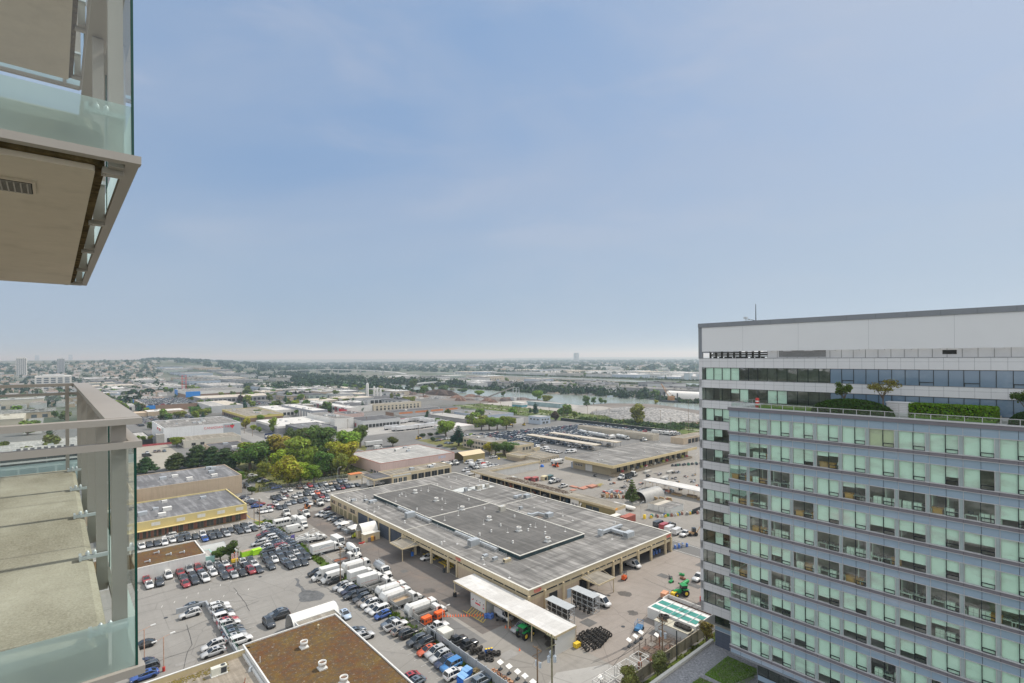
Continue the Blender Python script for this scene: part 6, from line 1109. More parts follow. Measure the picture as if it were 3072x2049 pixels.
# (length, width, stations of the lower body: x, half width, bottom, shoulder), greenhouse (x rear base, x rear top, x front top, x front base, roof height)
SHAPES={'sedan':(4.75,[(-2.37,.66,.45,.80),(-2.25,.82,.32,.98),(-1.5,.90,.24,1.01),(-.4,.92,.20,.97),(.8,.92,.20,.95),(1.2,.90,.22,.90),(1.9,.86,.24,.80),(2.25,.76,.30,.70),(2.37,.58,.40,.58)],(-1.95,-1.10,.10,1.05,1.45)),'suv':(4.7,[(-2.35,.72,.48,.95),(-2.25,.86,.36,1.08),(-1.5,.93,.28,1.10),(-.4,.94,.25,1.07),(.9,.94,.25,1.05),(1.3,.92,.26,1.02),(1.95,.88,.28,.94),(2.25,.80,.34,.84),(2.35,.64,.44,.70)],(-2.22,-1.85,.15,1.10,1.72)),'boxy suv':(4.5,[(-2.25,.80,.50,1.05),(-2.2,.90,.38,1.14),(-1.5,.93,.30,1.15),(-.4,.94,.27,1.12),(.8,.94,.27,1.10),(1.2,.92,.28,1.09),(1.95,.90,.30,1.04),(2.2,.86,.34,.96),(2.25,.76,.44,.8)],(-2.18,-2.02,.35,.95,1.85)),'hatch':(4.1,[(-2.05,.70,.45,.90),(-1.95,.82,.34,1.0),(-1.3,.87,.26,1.02),(-.3,.88,.22,1.0),(.8,.88,.22,.98),(1.2,.86,.24,.92),(1.7,.82,.26,.82),(1.97,.74,.32,.72),(2.05,.58,.42,.6)],(-1.95,-1.50,.15,1.15,1.53)),'minivan':(5.1,[(-2.55,.76,.46,1.0),(-2.45,.92,.34,1.08),(-1.6,.98,.26,1.10),(-.4,.99,.22,1.07),(1.0,.99,.22,1.04),(1.5,.96,.24,.98),(2.1,.90,.26,.86),(2.45,.80,.32,.76),(2.55,.64,.42,.64)],(-2.42,-2.15,.45,1.55,1.78)),'pickup':(5.7,[(-2.85,.84,.55,.78),(-2.8,.94,.45,.82),(-1.5,.97,.38,.82),(-.75,.97,.34,.82),(-.7,.97,.34,1.12),(.8,.97,.34,1.10),(1.3,.95,.34,1.08),(2.3,.93,.36,1.02),(2.7,.88,.40,.94),(2.85,.72,.5,.8)],(-.72,-.55,.55,1.30,1.85)),'van':(5.6,[(-2.8,.92,.48,1.15),(-2.75,.98,.38,1.2),(-1.5,.99,.32,1.2),(.4,.99,.30,1.2),(1.3,.98,.30,1.18),(1.9,.96,.30,1.12),(2.5,.90,.34,.98),(2.8,.70,.44,.78)],(-2.74,-2.68,1.15,2.05,2.15)),}
def ring(x,w_,zb,zs):
 return[(x,-w_*.86,zb),(x,-w_,zb+.18*(zs-zb)+.05),(x,-w_*1.0,zs-.16),(x,-w_*.93,zs),(x,w_*.93,zs),(x,w_*1.0,zs-.16),(x,w_,zb+.18*(zs-zb)+.05),(x,w_*.86,zb)]
def car_parts(kind):
 L_,st,(xr,xrt,xft,xf,zt)=SHAPES[kind]
 body=MB();body.loft([ring(*s)for s in st],0,True,True)
 W_=max(s[1]for s in st);zb=[s[3]for s in st]
 def shoulder(x):
  for s0,s1 in zip(st,st[1:]):
   if s0[0]<=x<=s1[0]:u=(x-s0[0])/max(1e-6,s1[0]-s0[0]);return s0[3]+(s1[3]-s0[3])*u
  return st[-1][3]
  # bumpers, grille, plates, arches
 body.box(L_/2-.12,L_/2-.015,-.5,.5,.40,.58,1);body.box(-L_/2+.02,-L_/2+.12,-.6,.6,.42,.55,1)
 wx=(-L_*.29,L_*.315);rw=.34 if kind in('sedan','hatch')else.385
 for x in wx:
  for s in(-1,1):body.tube((x,s*(W_-.16),rw),(x,s*(W_+.004),rw),rw+.06,14,1)
 body.box(-L_*.27,L_*.28,-W_-.004,-W_+.02,.24,.34,1);body.box(-L_*.27,L_*.28,W_-.02,W_+.004,.24,.34,1)
 body.box(xf-.12,xf-.02,-W_-.16,-W_+.04,shoulder(xf)-.02,shoulder(xf)+.13,0);body.box(xf-.12,xf-.02,W_-.04,W_+.16,shoulder(xf)-.02,shoulder(xf)+.13,0)
 if kind=='pickup':
  body.box(-2.84,-.74,-.97,-.87,.8,1.10,0);body.box(-2.84,-.74,.87,.97,.8,1.10,0);body.box(-2.84,-2.74,-.87,.87,.8,1.09,0);body.face([(-2.74,-.87,.825),(-.74,-.87,.825),(-.74,.87,.825),(-2.74,.87,.825)],1)
 glass=MB();z0r,z0f=shoulder(xr)-.02,shoulder(xf)-.02;wb,wt=W_*.90,W_*.72
 if kind in('van','boxy suv'):wt=W_*.84
 mid=(xrt+xft)/2
 rings_=[(xr,wb,z0r,None),(xrt,wb,None,zt-.03),(mid,wb,None,zt),(xft,wb,None,zt-.04),(xf,wb,z0f,None)]
 zl=min(z0r,z0f)-.06
 pts={}
 B=[(xr,z0r),(xrt,shoulder(xrt)-.02),(mid,shoulder(mid)-.02),(xft,shoulder(xft)-.02),(xf,z0f)]
 T=[(xr,z0r+.01),(xrt,zt-.04),(mid,zt),(xft,zt-.05),(xf,z0f+.01)]
 for s in(-1,1):
  for i in range(4):
   f=[(B[i][0],s*wb,B[i][1]),(B[i+1][0],s*wb,B[i+1][1]),(T[i+1][0],s*(wt if 0<i+1<4 else wb),T[i+1][1]),(T[i][0],s*(wt if 0<i<4 else wb),T[i][1])]
   glass.face(f if s<0 else f[::-1],0)
 for i in(0,3):glass.face([(T[i][0],-(wt if 0<i<4 else wb),T[i][1]),(T[i+1][0],-(wt if 0<i+1<4 else wb),T[i+1][1]),(T[i+1][0],(wt if 0<i+1<4 else wb),T[i+1][1]),(T[i][0],(wt if 0<i<4 else wb),T[i][1])],0)
 roof=MB();e=.015
 for i in(1,2):roof.face([(T[i][0]-(.05 if i==1 else 0),-wt-.01,T[i][1]+e),(T[i+1][0]+(.05 if i==2 else 0),-wt-.01,T[i+1][1]+e),(T[i+1][0]+(.05 if i==2 else 0),wt+.01,T[i+1][1]+e),(T[i][0]-(.05 if i==1 else 0),wt+.01,T[i][1]+e)],0)
 pr=.045
 for s in(-1,1):
  P=lambda k,top:(T[k][0],s*(wt if 0<k<4 else wb),T[k][1])if top else(B[k][0],s*wb,B[k][1])
  roof.tube(P(1,1),P(0,1),pr*1.5,4,0,caps=False);roof.tube(P(3,1),P(4,1),pr,4,0,caps=False);roof.tube(P(1,1),P(2,1),pr,4,0,caps=False);roof.tube(P(2,1),P(3,1),pr,4,0,caps=False)
  roof.tube((mid-.1,s*(wt+.005),zt-.02),(mid-.1,s*(wb+.005),shoulder(mid)-.02),pr,4,0,caps=False)
  if kind in('suv','boxy suv','minivan'):roof.tube((xrt+.35,s*(wt+.005),zt-.04),(xrt+.2,s*(wb+.005),shoulder(xrt)),pr*1.3,4,0,caps=False)
  if kind=='van':
   roof.face([(xr+.02,s*(wb+.012),1.15),(.55,s*(wb+.012),1.15),(.55,s*(wt+.012),zt-.04),(xrt,s*(wt+.012),zt-.05)],0)
 if kind=='van':roof.face([(xr-.012,-wb,1.15),(xr-.012,wb,1.15),(xrt-.012,wt,zt-.04),(xrt-.012,-wt,zt-.04)],0)
 if kind in('suv',):
  for s in(-1,1):roof.tube((xrt+.2,s*wt*.9,zt+.05),(xft-.2,s*wt*.9,zt+.05),.025,4,1)
 if kind in('sedan','suv','hatch'):roof.face([(xft-.75,-wt*.55,zt+.022),(xft-.18,-wt*.55,zt+.0),(xft-.18,wt*.55,zt+.0),(xft-.75,wt*.55,zt+.022)],2)
 wheel=MB();wheel.tube((0,-.11,0),(0,.11,0),rw,14,0);wheel.tube((0,-.118,0),(0,.118,0),rw*.62,10,1)
 hz_=shoulder(L_/2-.25)-.12;xh=L_/2-.18
 hl=MB();hl.box(-.12,.06,-.17,.17,-.06,.06);tl=MB();tl.box(-.06,.08,-.14,.14,-.08,.08)
 return dict(body=(body,[PAINT,BLACK]),glass=(glass,[CGLASS]),roof=(roof,[PAINT,STEEL,CGLASS]),wheel=(wheel,[BLACK,RIM]),hl=(hl,[HEADL]),tl=(tl,[TAILL]),wpos=[(x,s*(W_-.12),rw)for x in wx for s in(-1,1)],hpos=[(xh,s*(W_*.68),hz_)for s in(-1,1)],tpos=[(-L_/2+.14,s*(W_*.76),shoulder(-L_/2+.2)-.1)for s in(-1,1)],L=L_,W=W_)
CARS={}
for k in SHAPES:
 P=car_parts(k);CARS[k]=P
 for q in('body','glass','roof','wheel','hl','tl'):P[q+'_me']=P[q][0].mesh({'glass':'window_glass','hl':'headlight','tl':'taillight'}.get(q,q),P[q][1])
 # the same car as one light mesh, for those too far off to show their parts
 one=MB();base=0;mats=[PAINT,BLACK,CGLASS,STEEL,RIM,HEADL,TAILL]
 def add(src,mp,off=(0,0,0)):
  one.v_off=len(one.v);i0=len(one.v);one.v+=[(p[0]+off[0],p[1]+off[1],p[2]+off[2])for p in src.v]
  for f,m_,s_ in zip(src.f,src.m,src.smf):one.f.append(tuple(i+i0 for i in f));one.m.append(mp[m_]);one.smf.append(s_)
 add(P['body'][0],{0:0,1:1});add(P['glass'][0],{0:2});add(P['roof'][0],{0:0,1:3,2:2})
 for w_ in P['wpos']:add(P['wheel'][0],{0:1,1:4},w_)
 for w_ in P['hpos']:add(P['hl'][0],{0:5},w_)
 for w_ in P['tpos']:add(P['tl'][0],{0:6},w_)
 P['one']=one.mesh('car',mats);P['one_mb']=one
HEAD={'a+':0,'b+':math.pi/2,'a-':math.pi,'b-':-math.pi/2}
NAMES={'sedan':'parked_sedan','suv':'parked_suv','boxy suv':'boxy_suv','hatch':'hatchback','hatchback':'hatchback','minivan':'minivan','pickup':'pickup_truck','van':'cargo_van'}
ORD=['first','second','third','fourth','fifth','sixth','seventh','eighth','ninth','tenth','eleventh','twelfth','thirteenth','fourteenth','fifteenth','sixteenth','seventeenth','eighteenth','nineteenth','twentieth']
ORD+=['twenty-'+o for o in ORD[:9]]+['thirtieth']+['thirty-'+o for o in ORD[:9]]+['fortieth']+['forty-'+o for o in ORD[:9]]+['fiftieth']+['fifty-'+o for o in ORD[:9]]+['sixtieth']+['sixty-'+o for o in ORD[:9]]+['seventieth']
cr=random.Random(17)
def make_car(kind,colour,a,b,hd,label,group,detail):
 kind={'hatchback':'hatch'}.get(kind,kind);P=CARS[kind];rot=HEAD[hd]+cr.uniform(-.05,.05)
 f_=cr.uniform(.85,1.12);c=tuple(max(.004,min(.8,x*f_))for x in COLS[colour])
 cat={'van':'van','pickup':'pickup truck','minivan':'minivan'}.get(kind,'car');nm=NAMES[kind]
 if not detail:
  o=single(nm,P['one'],None,label,cat,a,b,.05,rot,group);o.color=(*c,1);return o
 t=thing(nm,label,cat,a,b,.05,rot,group)
 for q,n in(('body','body'),('glass','window_glass'),('roof','roof')):
  o=obj(n,P[q+'_me'],t);o.color=(*c,1)
 for w_ in P['wpos']:obj('wheel',P['wheel_me'],t,w_)
 for w_ in P['hpos']:obj('headlight',P['hl_me'],t,w_)
 for w_ in P['tpos']:obj('taillight',P['tl_me'],t,w_)
 return t
def pxx(a,b):x,y=wxy(a,b);return x/y
for key,(desc,cars)in ROWS.items():
# ordinals run from left to right in the photograph, counted per colour and type
 seq=sorted(range(len(cars)),key=lambda i:pxx(cars[i][2],cars[i][3]));tot={};cnt={}
 for i in seq:kk=(cars[i][1],cars[i][0]);tot[kk]=tot.get(kk,0)+1
 lab={}
 for i in seq:
  kk=(cars[i][1],cars[i][0]);n=cnt.get(kk,0);cnt[kk]=n+1
  nm=kk[0]+' '+kk[1]
  lab[i]=('only '+nm if tot[kk]==1 else ORD[n]+' '+nm+' from the left')+' in '+desc if key not in('behindwall','endwall','mossedge','tunnel','inside','inside2','lampcars','works','yardpick','tractorrow','canopy','rackvan','bay')else(nm+' parked by '+desc if tot[kk]==1 else ORD[n]+' '+nm+' from the left parked by '+desc)
 for i,(kind,colour,a,b,hd)in enumerate(cars):
  make_car(kind,colour,a,b,hd,lab[i],'parked cars in '+desc if len(cars)>2 else None,math.hypot(a,b)<178)
  # the packed staff lot by the railway and the roof of the parking deck: hundreds of cars that read as one field
def carfield(name,label,rows,seed,cat='cars'):
 rr=random.Random(seed);groups={}
 mb=MB();mats=[mat('car_'+c,COLS[c],.35,.05,1,spec=.5)for c in('white','silver','charcoal','slate','black','navy','red','taupe')]+[BLACK,CGLASS,STEEL,RIM]
 wts=(5,5,6,4,3,3,1,2)
 light={}
 for k in('sedan','suv'):
  L_,st,(xr,xrt,xft,xf,zt)=SHAPES[k];W_=.92
  def build(m,paint,a,b,z,rot):
   c,s=math.cos(rot),math.sin(rot)
   T_=lambda x,y,zz:(*wxy(a+x*c-y*s,b+x*s+y*c),z+zz)
   q=[s_ for s_ in st];rings=[[T_(x,-w_,.3),T_(x,-w_,zs),T_(x,w_,zs),T_(x,w_,.3)]for x,w_,zb,zs in(q[0],q[2],q[5],q[-1])]
   m.loft(rings,paint)
   zb_=q[3][3]
   lo=[T_(xr,-.84,zb_),T_(xf,-.84,zb_-.04),T_(xf,.84,zb_-.04),T_(xr,.84,zb_)];hi=[T_(xrt,-.66,zt),T_(xft,-.66,zt),T_(xft,.66,zt),T_(xrt,.66,zt)]
   m.idx(lo+hi,[(0,1,5,4),(1,2,6,5),(2,3,7,6),(3,0,4,7)],9);m.face([(p[0],p[1],p[2]+.02)for p in hi],paint)
   m.idx([T_(x,y,zz)for x in(-2.1,2.1)for y in(-.85,.85)for zz in(0,.3)],[(0,1,3,2),(4,5,7,6),(0,4,5,1),(2,3,7,6)],8)
  light[k]=build
 for(a0,b0,a1,b1,n,z,rot)in rows:
  for i in range(n):
   if rr.random()<.06:continue
   u=(i+.5)/n;a,b=a0+(a1-a0)*u+rr.uniform(-.2,.2),b0+(b1-b0)*u+rr.uniform(-.2,.2)
   light[rr.choice(('sedan','sedan','suv'))](mb,rr.choices(range(8),wts)[0],a,b,z,rot+rr.choice((0,math.pi))+rr.uniform(-.04,.04))
 o=mb.build(name,mats);return tag(o,label,cat,None,'stuff')
PI=math.pi
carfield('staff_car_field','field of several hundred staff cars packed in rows by the railway meadow',[(232+i*6.2,262+(3 if i%2 else 0),232+i*6.2,338-i*1.2,27,.06,0)for i in range(22)],31)
carfield('deck_car_field','cars packed on the roof of the brown brick parking deck',[(90+i*6,775,90+i*6,895,34,6.6,0)for i in range(9)],32)
carfield('shop_car_field','rows of cars in the retail lot left of the white retail store',[(62+i*8,598,62+i*8,690,26,.1,0)for i in range(8)]+[(12+i*7,470,12+i*7,512,12,3.6,0)for i in range(5)]+[(176+i*8,760,176+i*8,840,16,.1,0)for i in range(7)],33)
carfield('carport_car_field','cars standing under and between the two long carports',[(275.5,230,275.5,288,9,.06,0),(270,228,270,288,17,.06,0),(289.5,224,289.5,283,15,.06,0),(342,224,342,290,16,.06,0),(365,250,365,298,10,.06,0)],34)
# ---------------------------------------------------------------- trucks
TW=car_parts('van')
twm=MB();twm.tube((0,-.16,0),(0,.16,0),.5,16,0);twm.tube((0,-.17,0),(0,.17,0),.28,10,1);TWHEEL=twm.mesh('wheel',[BLACK,RIM])
def cabover(t,x0,x1,h,w_=1.2,conv=True):
 """a truck cab between x0 and x1, with bonnet when conv"""
 m=MB();xb=x1-1.5 if conv else x1
 m.loft([[(x,-w_,.7),(x,-w_,z-.1),(x,-w_+.12,z),(x,w_-.12,z),(x,w_,z-.1),(x,w_,.7)]for x,z in((x0,h-.05),(xb-.55,h),(xb-.12,h-.35 if 0 else h-.55),(xb,1.75))],0)
 if conv:m.loft([[(x,-q,.6),(x,-q,z-.1),(x,-q+.15,z),(x,q-.15,z),(x,q,z-.1),(x,q,.6)]for x,z,q in((xb-.05,1.75,w_*.86),(x1-.35,1.62,w_*.78),(x1,1.35,w_*.7))],0)
 m.box(x1-.02,x1+.16,-w_*.95,w_*.95,.45,.8,1);m.box(x1-.05 if conv else x1-.02,x1+.03,-.5,.5,.85,1.3,1);m.box(x0,x1-.2,-w_*1.0,-w_*.8,.5,.7,1);m.box(x0,x1-.2,w_*.8,w_,.5,.7,1)
 for s in(-1,1):m.box(xb-.2,xb-.1,s*(w_+.05)-.05,s*(w_+.25),1.5,2.2,1)
 o=m.build('cab',[WHITE,BLACK],t)
 g=MB();g.face([(xb-.50,-w_+.2,h-.02+.02),(xb-.08,-w_+.12,h-.62),(xb-.08,w_-.12,h-.62),(xb-.50,w_-.2,h+.0)],0)if 0 else None
 g.idx([(xb+.02,-w_+.16,1.80),(xb+.02,w_-.16,1.80),(xb-.11,w_-.18,h-.58),(xb-.11,-w_+.18,h-.58)],[(0,1,2,3)],0)
 g.idx([(xb-.10,-w_+.18,h-.53),(xb-.10,w_-.18,h-.53),(xb-.50,w_-.2,h-.01),(xb-.50,-w_+.2,h-.01)],[(0,1,2,3)],0)
 for s in(-1,1):g.box(xb-1.15,xb-.3,s*(w_+.012)-.006,s*(w_+.012)+.006,1.65,h-.35,0)
 g.build('cab_window',[CGLASS],o)
 for s in(-1,1):m=MB();m.box(x1-.12,x1+.05,s*w_*.62-.17,s*w_*.62+.17,.9,1.15);m.build('headlight',[HEADL],t)
def truck(kind,label,a,b,hd,group=None):
 t=thing({'garbage':'refuse_truck','dump':'dump_truck','mixer':'drum_truck','tank':'tank_truck','box':'box_truck','container':'container_truck','bus':'minibus','boxvan':'box_van','highvan':'high_roof_van','flatbed':'flatbed_truck','service':'utility_truck','rolloff':'skip_truck','cab':'tractor_unit','cabvan':'step_van','semi':'semi_trailer'}[kind],label,{'bus':'minibus','boxvan':'van','highvan':'van','cabvan':'van','semi':'trailer'}.get(kind,'truck'),a,b,.05,HEAD[hd]+cr.uniform(-.04,.04),group)
 L_={'container':10.2,'box':8.4,'garbage':8.2,'dump':8.0,'mixer':8.4,'tank':8.0,'bus':7.4,'boxvan':7.2,'highvan':6.0,'flatbed':7.6,'service':6.4,'rolloff':8.4,'cab':6.0,'cabvan':6.2,'semi':13}[kind]
 x0,x1=-L_/2,L_/2;wm=[x1-1.2,x0+1.3,x0+2.6]
 if kind in('highvan','boxvan','bus','cabvan','service','flatbed','cab'):wm=[x1-1.1,x0+1.4]
 if kind=='semi':wm=[x0+1.2,x0+2.5]
 big=kind not in('highvan','boxvan','bus')
 if big:
  m=MB();m.box(x0+.1,x1-1.0,-.45,.45,.62,.92);m.box(x0+3.6,x0+4.6,-1.1,-.5,.45,.95);m.box(x0+3.4,x0+4.4,.5,1.1,.45,.95);m.build('chassis',[BLACK],t)
 for x in wm:
  for s in(-1,1):o=obj('wheel',TWHEEL,t,(x,s*.98,.5));o.scale=(1,1,1)if big else(.76,1,.76)
 if not big:
  for o in KIDS[t.name]:
   if o.name.startswith('wheel'):o.location.z=.38
 xc=x1-(3.1 if kind in('container','dump','service','flatbed','rolloff','box','tank','mixer','cab')else 2.0)
 if kind in('container','dump','service','flatbed','rolloff','box','tank','mixer','cab'):cabover(t,xc,x1,2.75 if kind!='service' else 2.35,1.15)
 elif kind in('garbage','cabvan'):cabover(t,xc,x1,2.85,1.18,False)
 m=MB();be=xc-.25
 if kind in('container','box'):
  h=3.3;m.box(x0,be,-1.25,1.25,.95,h,0);m.build('cargo_box',[WHITE],t)
  m=MB();m.box(x0+.2,be-.2,-1.256,-1.25,1.75,1.83,0)
  if kind=='container':
   for k in range(7):m.box(x0+2.0+k*.5,x0+2.4+k*.5,-1.258,-1.25,2.2+.45*math.sin(k*.45),2.35+.45*math.sin(k*.45),1)
  m.build('side_stripe',[mat('stripe_red',(.5,.16,.12),.6,.1),mat('stripe_blue',(.2,.27,.42),.6,.1)],t)
  m=MB();m.box(x0-.03,x0,-1.15,-.03,1.05,h-.1);m.box(x0-.03,x0,.03,1.15,1.05,h-.1);m.build('rear_door',[WHITE],t)
 elif kind=='garbage':
  rings=[[(x,-1.15,.95),(x,-1.18,2.45),(x,-.8,3.05),(x,.8,3.05),(x,1.18,2.45),(x,1.15,.95)]for x in(x0+1.0,be)]
  m.loft(rings,0);
  for k in range(6):m.box(x0+1.3+k*.85,x0+1.36+k*.85,-1.27,-1.2,1.0,2.6,0)
  m.build('packer_body',[WHITE],t);m=MB();m.loft([[(x,-1.2,.8),(x,-1.2,z),(x,1.2,z),(x,1.2,.8)]for x,z in((x0,2.2),(x0+.5,3.0),(x0+1.0,3.2))],0);m.build('tailgate',[WHITE],t)
  m=MB();m.box(x0-.04,x0+.3,-.9,.9,.9,1.7,0);m.box(be,be+.25,-.9,.9,1,2.4,0);m.tube((be+.1,-.5,2.6),(be+.1,.5,2.6),.5,12,1)
  for k in range(5):m.box(x0+1.1,x0+1.5,-1.3,-1.24,1.2+k*.3,1.24+k*.3,1)
  m.build('hopper',[DARKST,RUST],t)
 elif kind in('dump','rolloff'):
  dk='black' in label;bm_=DARKST if dk else mat('dump_grey',(.36,.35,.33),.6,.15,.6,streak=True)
  m.box(x0,be,-1.2,-1.1,.95,2.1,0);m.box(x0,be,1.1,1.2,.95,2.1,0);m.box(x0,x0+.1,-1.1,1.1,.95,2.0,0);m.box(be-.1,be,-1.1,1.1,.95,2.4,0);m.box(x0+.1,be-.1,-1.1,1.1,.95,1.1,0)
  for k in range(6):m.box(x0+.3+k*.8,x0+.4+k*.8,-1.26,-1.2,.95,2.1,0)
  m.build('dump_bed',[bm_],t)
  m=MB();m.face([(x0+.1,-1.1,1.55),(be-.1,-1.1,1.7),(be-.1,1.1,1.65),(x0+.1,1.1,1.5)],0);m.build('bed_load',[mat('sandy_load',(.38,.28,.18),.95,.2,1)if 'sand' in label else DARKIN if 'raised' not in label else RUST],t)
 elif kind=='mixer':
  rings=[[(x,r*math.cos(k*.5236),2.1+zc+r*math.sin(k*.5236))for k in range(12)]for x,r,zc in((x0+.2,.45,.55),(x0+1.2,.95,.35),(x0+2.6,1.2,.15),(x0+4.2,1.1,0),(be-.2,.5,-.1))]
  m.loft(rings,0,True,True);m.build('drum',[mat('drum_white',(.66,.67,.66),.5,.08,.5)],t)
  m=MB();m.box(x0,x0+.8,-1.1,1.1,1,1.5,0);m.box(be-.6,be,-1.1,1.1,.95,1.7,0);m.tube((x0+.5,.3,3.0),(x0-.6,.9,1.4),.28,8,0);m.tube((be-.5,-.9,3.2),(x1-.3,-.6,3.0),.18,8,0);m.tube((x1-.3,-.6,3.0),(x1+.3,-.9,1.2),.22,8,0);m.build('chute',[STEEL],t)
 elif kind=='tank':
  rings=[[(x,1.15*math.cos(k*.5236),2.0+1.0*math.sin(k*.5236))for k in range(12)]for x in(x0+.2,be-.1)]
  m.loft(rings,0,True,True);m.build('tank',[mat('tank_grey',(.42,.43,.44),.5,.12,.5)],t)
  m=MB();m.box(x0+.4,be-.2,-.5,.5,3.0,3.1);
  for y in(-.5,.5):
   for k in range(6):m.box(x0+.5+k*.8,x0+.55+k*.8,y-.03,y+.03,3.1,3.5)
   m.box(x0+.4,be-.2,y-.03,y+.03,3.46,3.52)
  m.build('walkway',[STEEL],t)
 elif kind=='flatbed':
  m.box(x0,be,-1.2,1.2,.95,1.1,0);m.box(be-.1,be,-1.2,1.2,1.1,2.3,0);m.box(x0,be,-1.2,-1.13,1.1,1.5,0);m.box(x0,be,1.13,1.2,1.1,1.5,0)
  if 'rusty' in label:
   for k in range(5):m.cbox(x0+.6+k*.8,cr.uniform(-.4,.4),1.1,.7,1.6,.35,1,cr.uniform(-.3,.3))
  m.build('flat_deck',[WOOD if 'wood' in label else MGREY,RUST],t)
 elif kind=='service':
  m.box(x0,be,-1.1,-.6,.9,1.7,0);m.box(x0,be,.6,1.1,.9,1.7,0);m.box(x0,be,-.6,.6,.9,1.1,0);m.build('side_locker',[WHITE],t)
  m=MB()
  if 'crane' in label:m.tube((x0+.8,0,1),(x0+.8,0,2.4),.2,8,0);m.tube((x0+.8,0,2.4),(be+1.2,0,3.0),.14,6,0)
  elif 'hopper' in label:m.box(x0+.3,be-.3,-.9,.9,1.1,2.4,1)
  elif 'red' in label:m.box(x0+.3,be-.3,-.6,.6,1.1,2.0,2)
  else:m.box(x0+.3,be-.3,-.55,.55,1.7,1.95,1)
  m.build('deck_gear',[WHITE,STEEL,REDP],t)
 elif kind=='cab':m.box(x0+.2,be,-.6,.6,.95,1.15,0);m.lathe(x0+1.4,0,[(.5,1.15),(.5,1.25)],12,0);m.build('coupling',[DARKST],t)
 elif kind=='cabvan':m.box(x0,be+.2,-1.15,1.15,.7,2.75,0);m.build('cargo_box',[WHITE],t)
 elif kind in('highvan','boxvan','bus'):
  w_=1.02;h=2.65 if kind=='highvan' else 2.2
  hb=2.2
  m.loft([[(x,-w_*k,.38),(x,-w_*k,z*.62),(x,-w_*.9*k,z),(x,w_*.9*k,z),(x,w_*k,z*.62),(x,w_*k,.38)]for x,z,k in((x0,h-.06,.97),(x0+.2,h,1),(x1-2.0,h,1),(x1-1.45,h-.12,.98),(x1-.75,1.32,.95),(x1-.1,1.02,.86),(x1,.75,.75))],0)
  m.box(x0-.02,x0+.1,-.9,.9,.4,.6,1);m.box(x1-.1,x1+.02,-.7,.7,.42,.7,1)
  bo=m.build('body',[WHITE,BLACK],t);g=MB()
  g.face([(x1-1.38,-w_*.82,h-.22),(x1-.80,-w_*.86,1.38),(x1-.80,w_*.86,1.38),(x1-1.38,w_*.82,h-.22)])if 0 else g.idx([(x1-.79,-.84,1.38),(x1-.79,.84,1.38),(x1-1.37,.82,h-.18),(x1-1.37,-.82,h-.18)],[(0,1,2,3)])
  for s in(-1,1):g.box(x1-2.3,x1-1.35,s*(w_+.004)-.006,s*(w_+.004)+.006,1.35,min(h,2.2)-.25)
  g.build('windscreen',[CGLASS],bo)
  if kind=='boxvan':m=MB();m.box(x0-.2,x1-2.3,-1.15,1.15,.75,3.15,0);m.build('cargo_box',[WHITE],t)
  if kind=='bus':
   m=MB();m.loft([[(x,-1.16,.5),(x,-1.16,2.5),(x,-.95,2.8),(x,.95,2.8),(x,1.16,2.5),(x,1.16,.5)]for x in(x0-.1,x1-1.9)],0);m.build('coach_body',[WHITE],t)
   for s in(-1,1):
    for k in range(5):g=MB();g.box(x0+.2+k*1.0,x0+1.05+k*1.0,s*1.163-.006,s*1.163+.006,1.5,2.3);g.build('side_window',[CGLASS],t)
  for s in(-1,1):m=MB();m.box(x1-.3,x1-.08,s*.72-.14,s*.72+.14,.82,1.02);m.build('headlight',[HEADL],t)
 elif kind=='semi':m.box(x0,x1,-1.25,1.25,1.1,3.7,0);m.box(x1-1,x1-.8,-.8,.8,0,1.1,1);m.build('cargo_box',[WHITE,BLACK],t)
 return t
for k,lab_,a,b,h in TRUCKS:truck(k,lab_,a,b,h)
sm=MB();sm.box(-6.3,6.3,-1.28,1.28,1.15,3.9,0);sm.box(-6.3,5,-.5,.5,.8,1.15,1);sm.box(4,4.2,-.8,.8,0,1.1,1)
for x in(-5.2,-3.9):
 for s in(-1,1):sm.tube((x,s*.7,.5),(x,s*1.15,.5),.5,12,1)
TRL=sm.mesh('semi_trailer',[PAINT,BLACK])
tr_sorted=sorted(TRAILERS,key=lambda p:pxx(*p))
for i,(a,b)in enumerate(tr_sorted):
 red=i in(0,5,14);o=single('semi_trailer',TRL,None,('red' if red else 'white')+' box trailer in the freight yard, %s from the left'%ORD[i],'trailer',a,b,.05,0,'box trailers in the freight yard');o.color=(.45,.12,.12,1)if red else(*[cr.uniform(.62,.76)]*3,1)
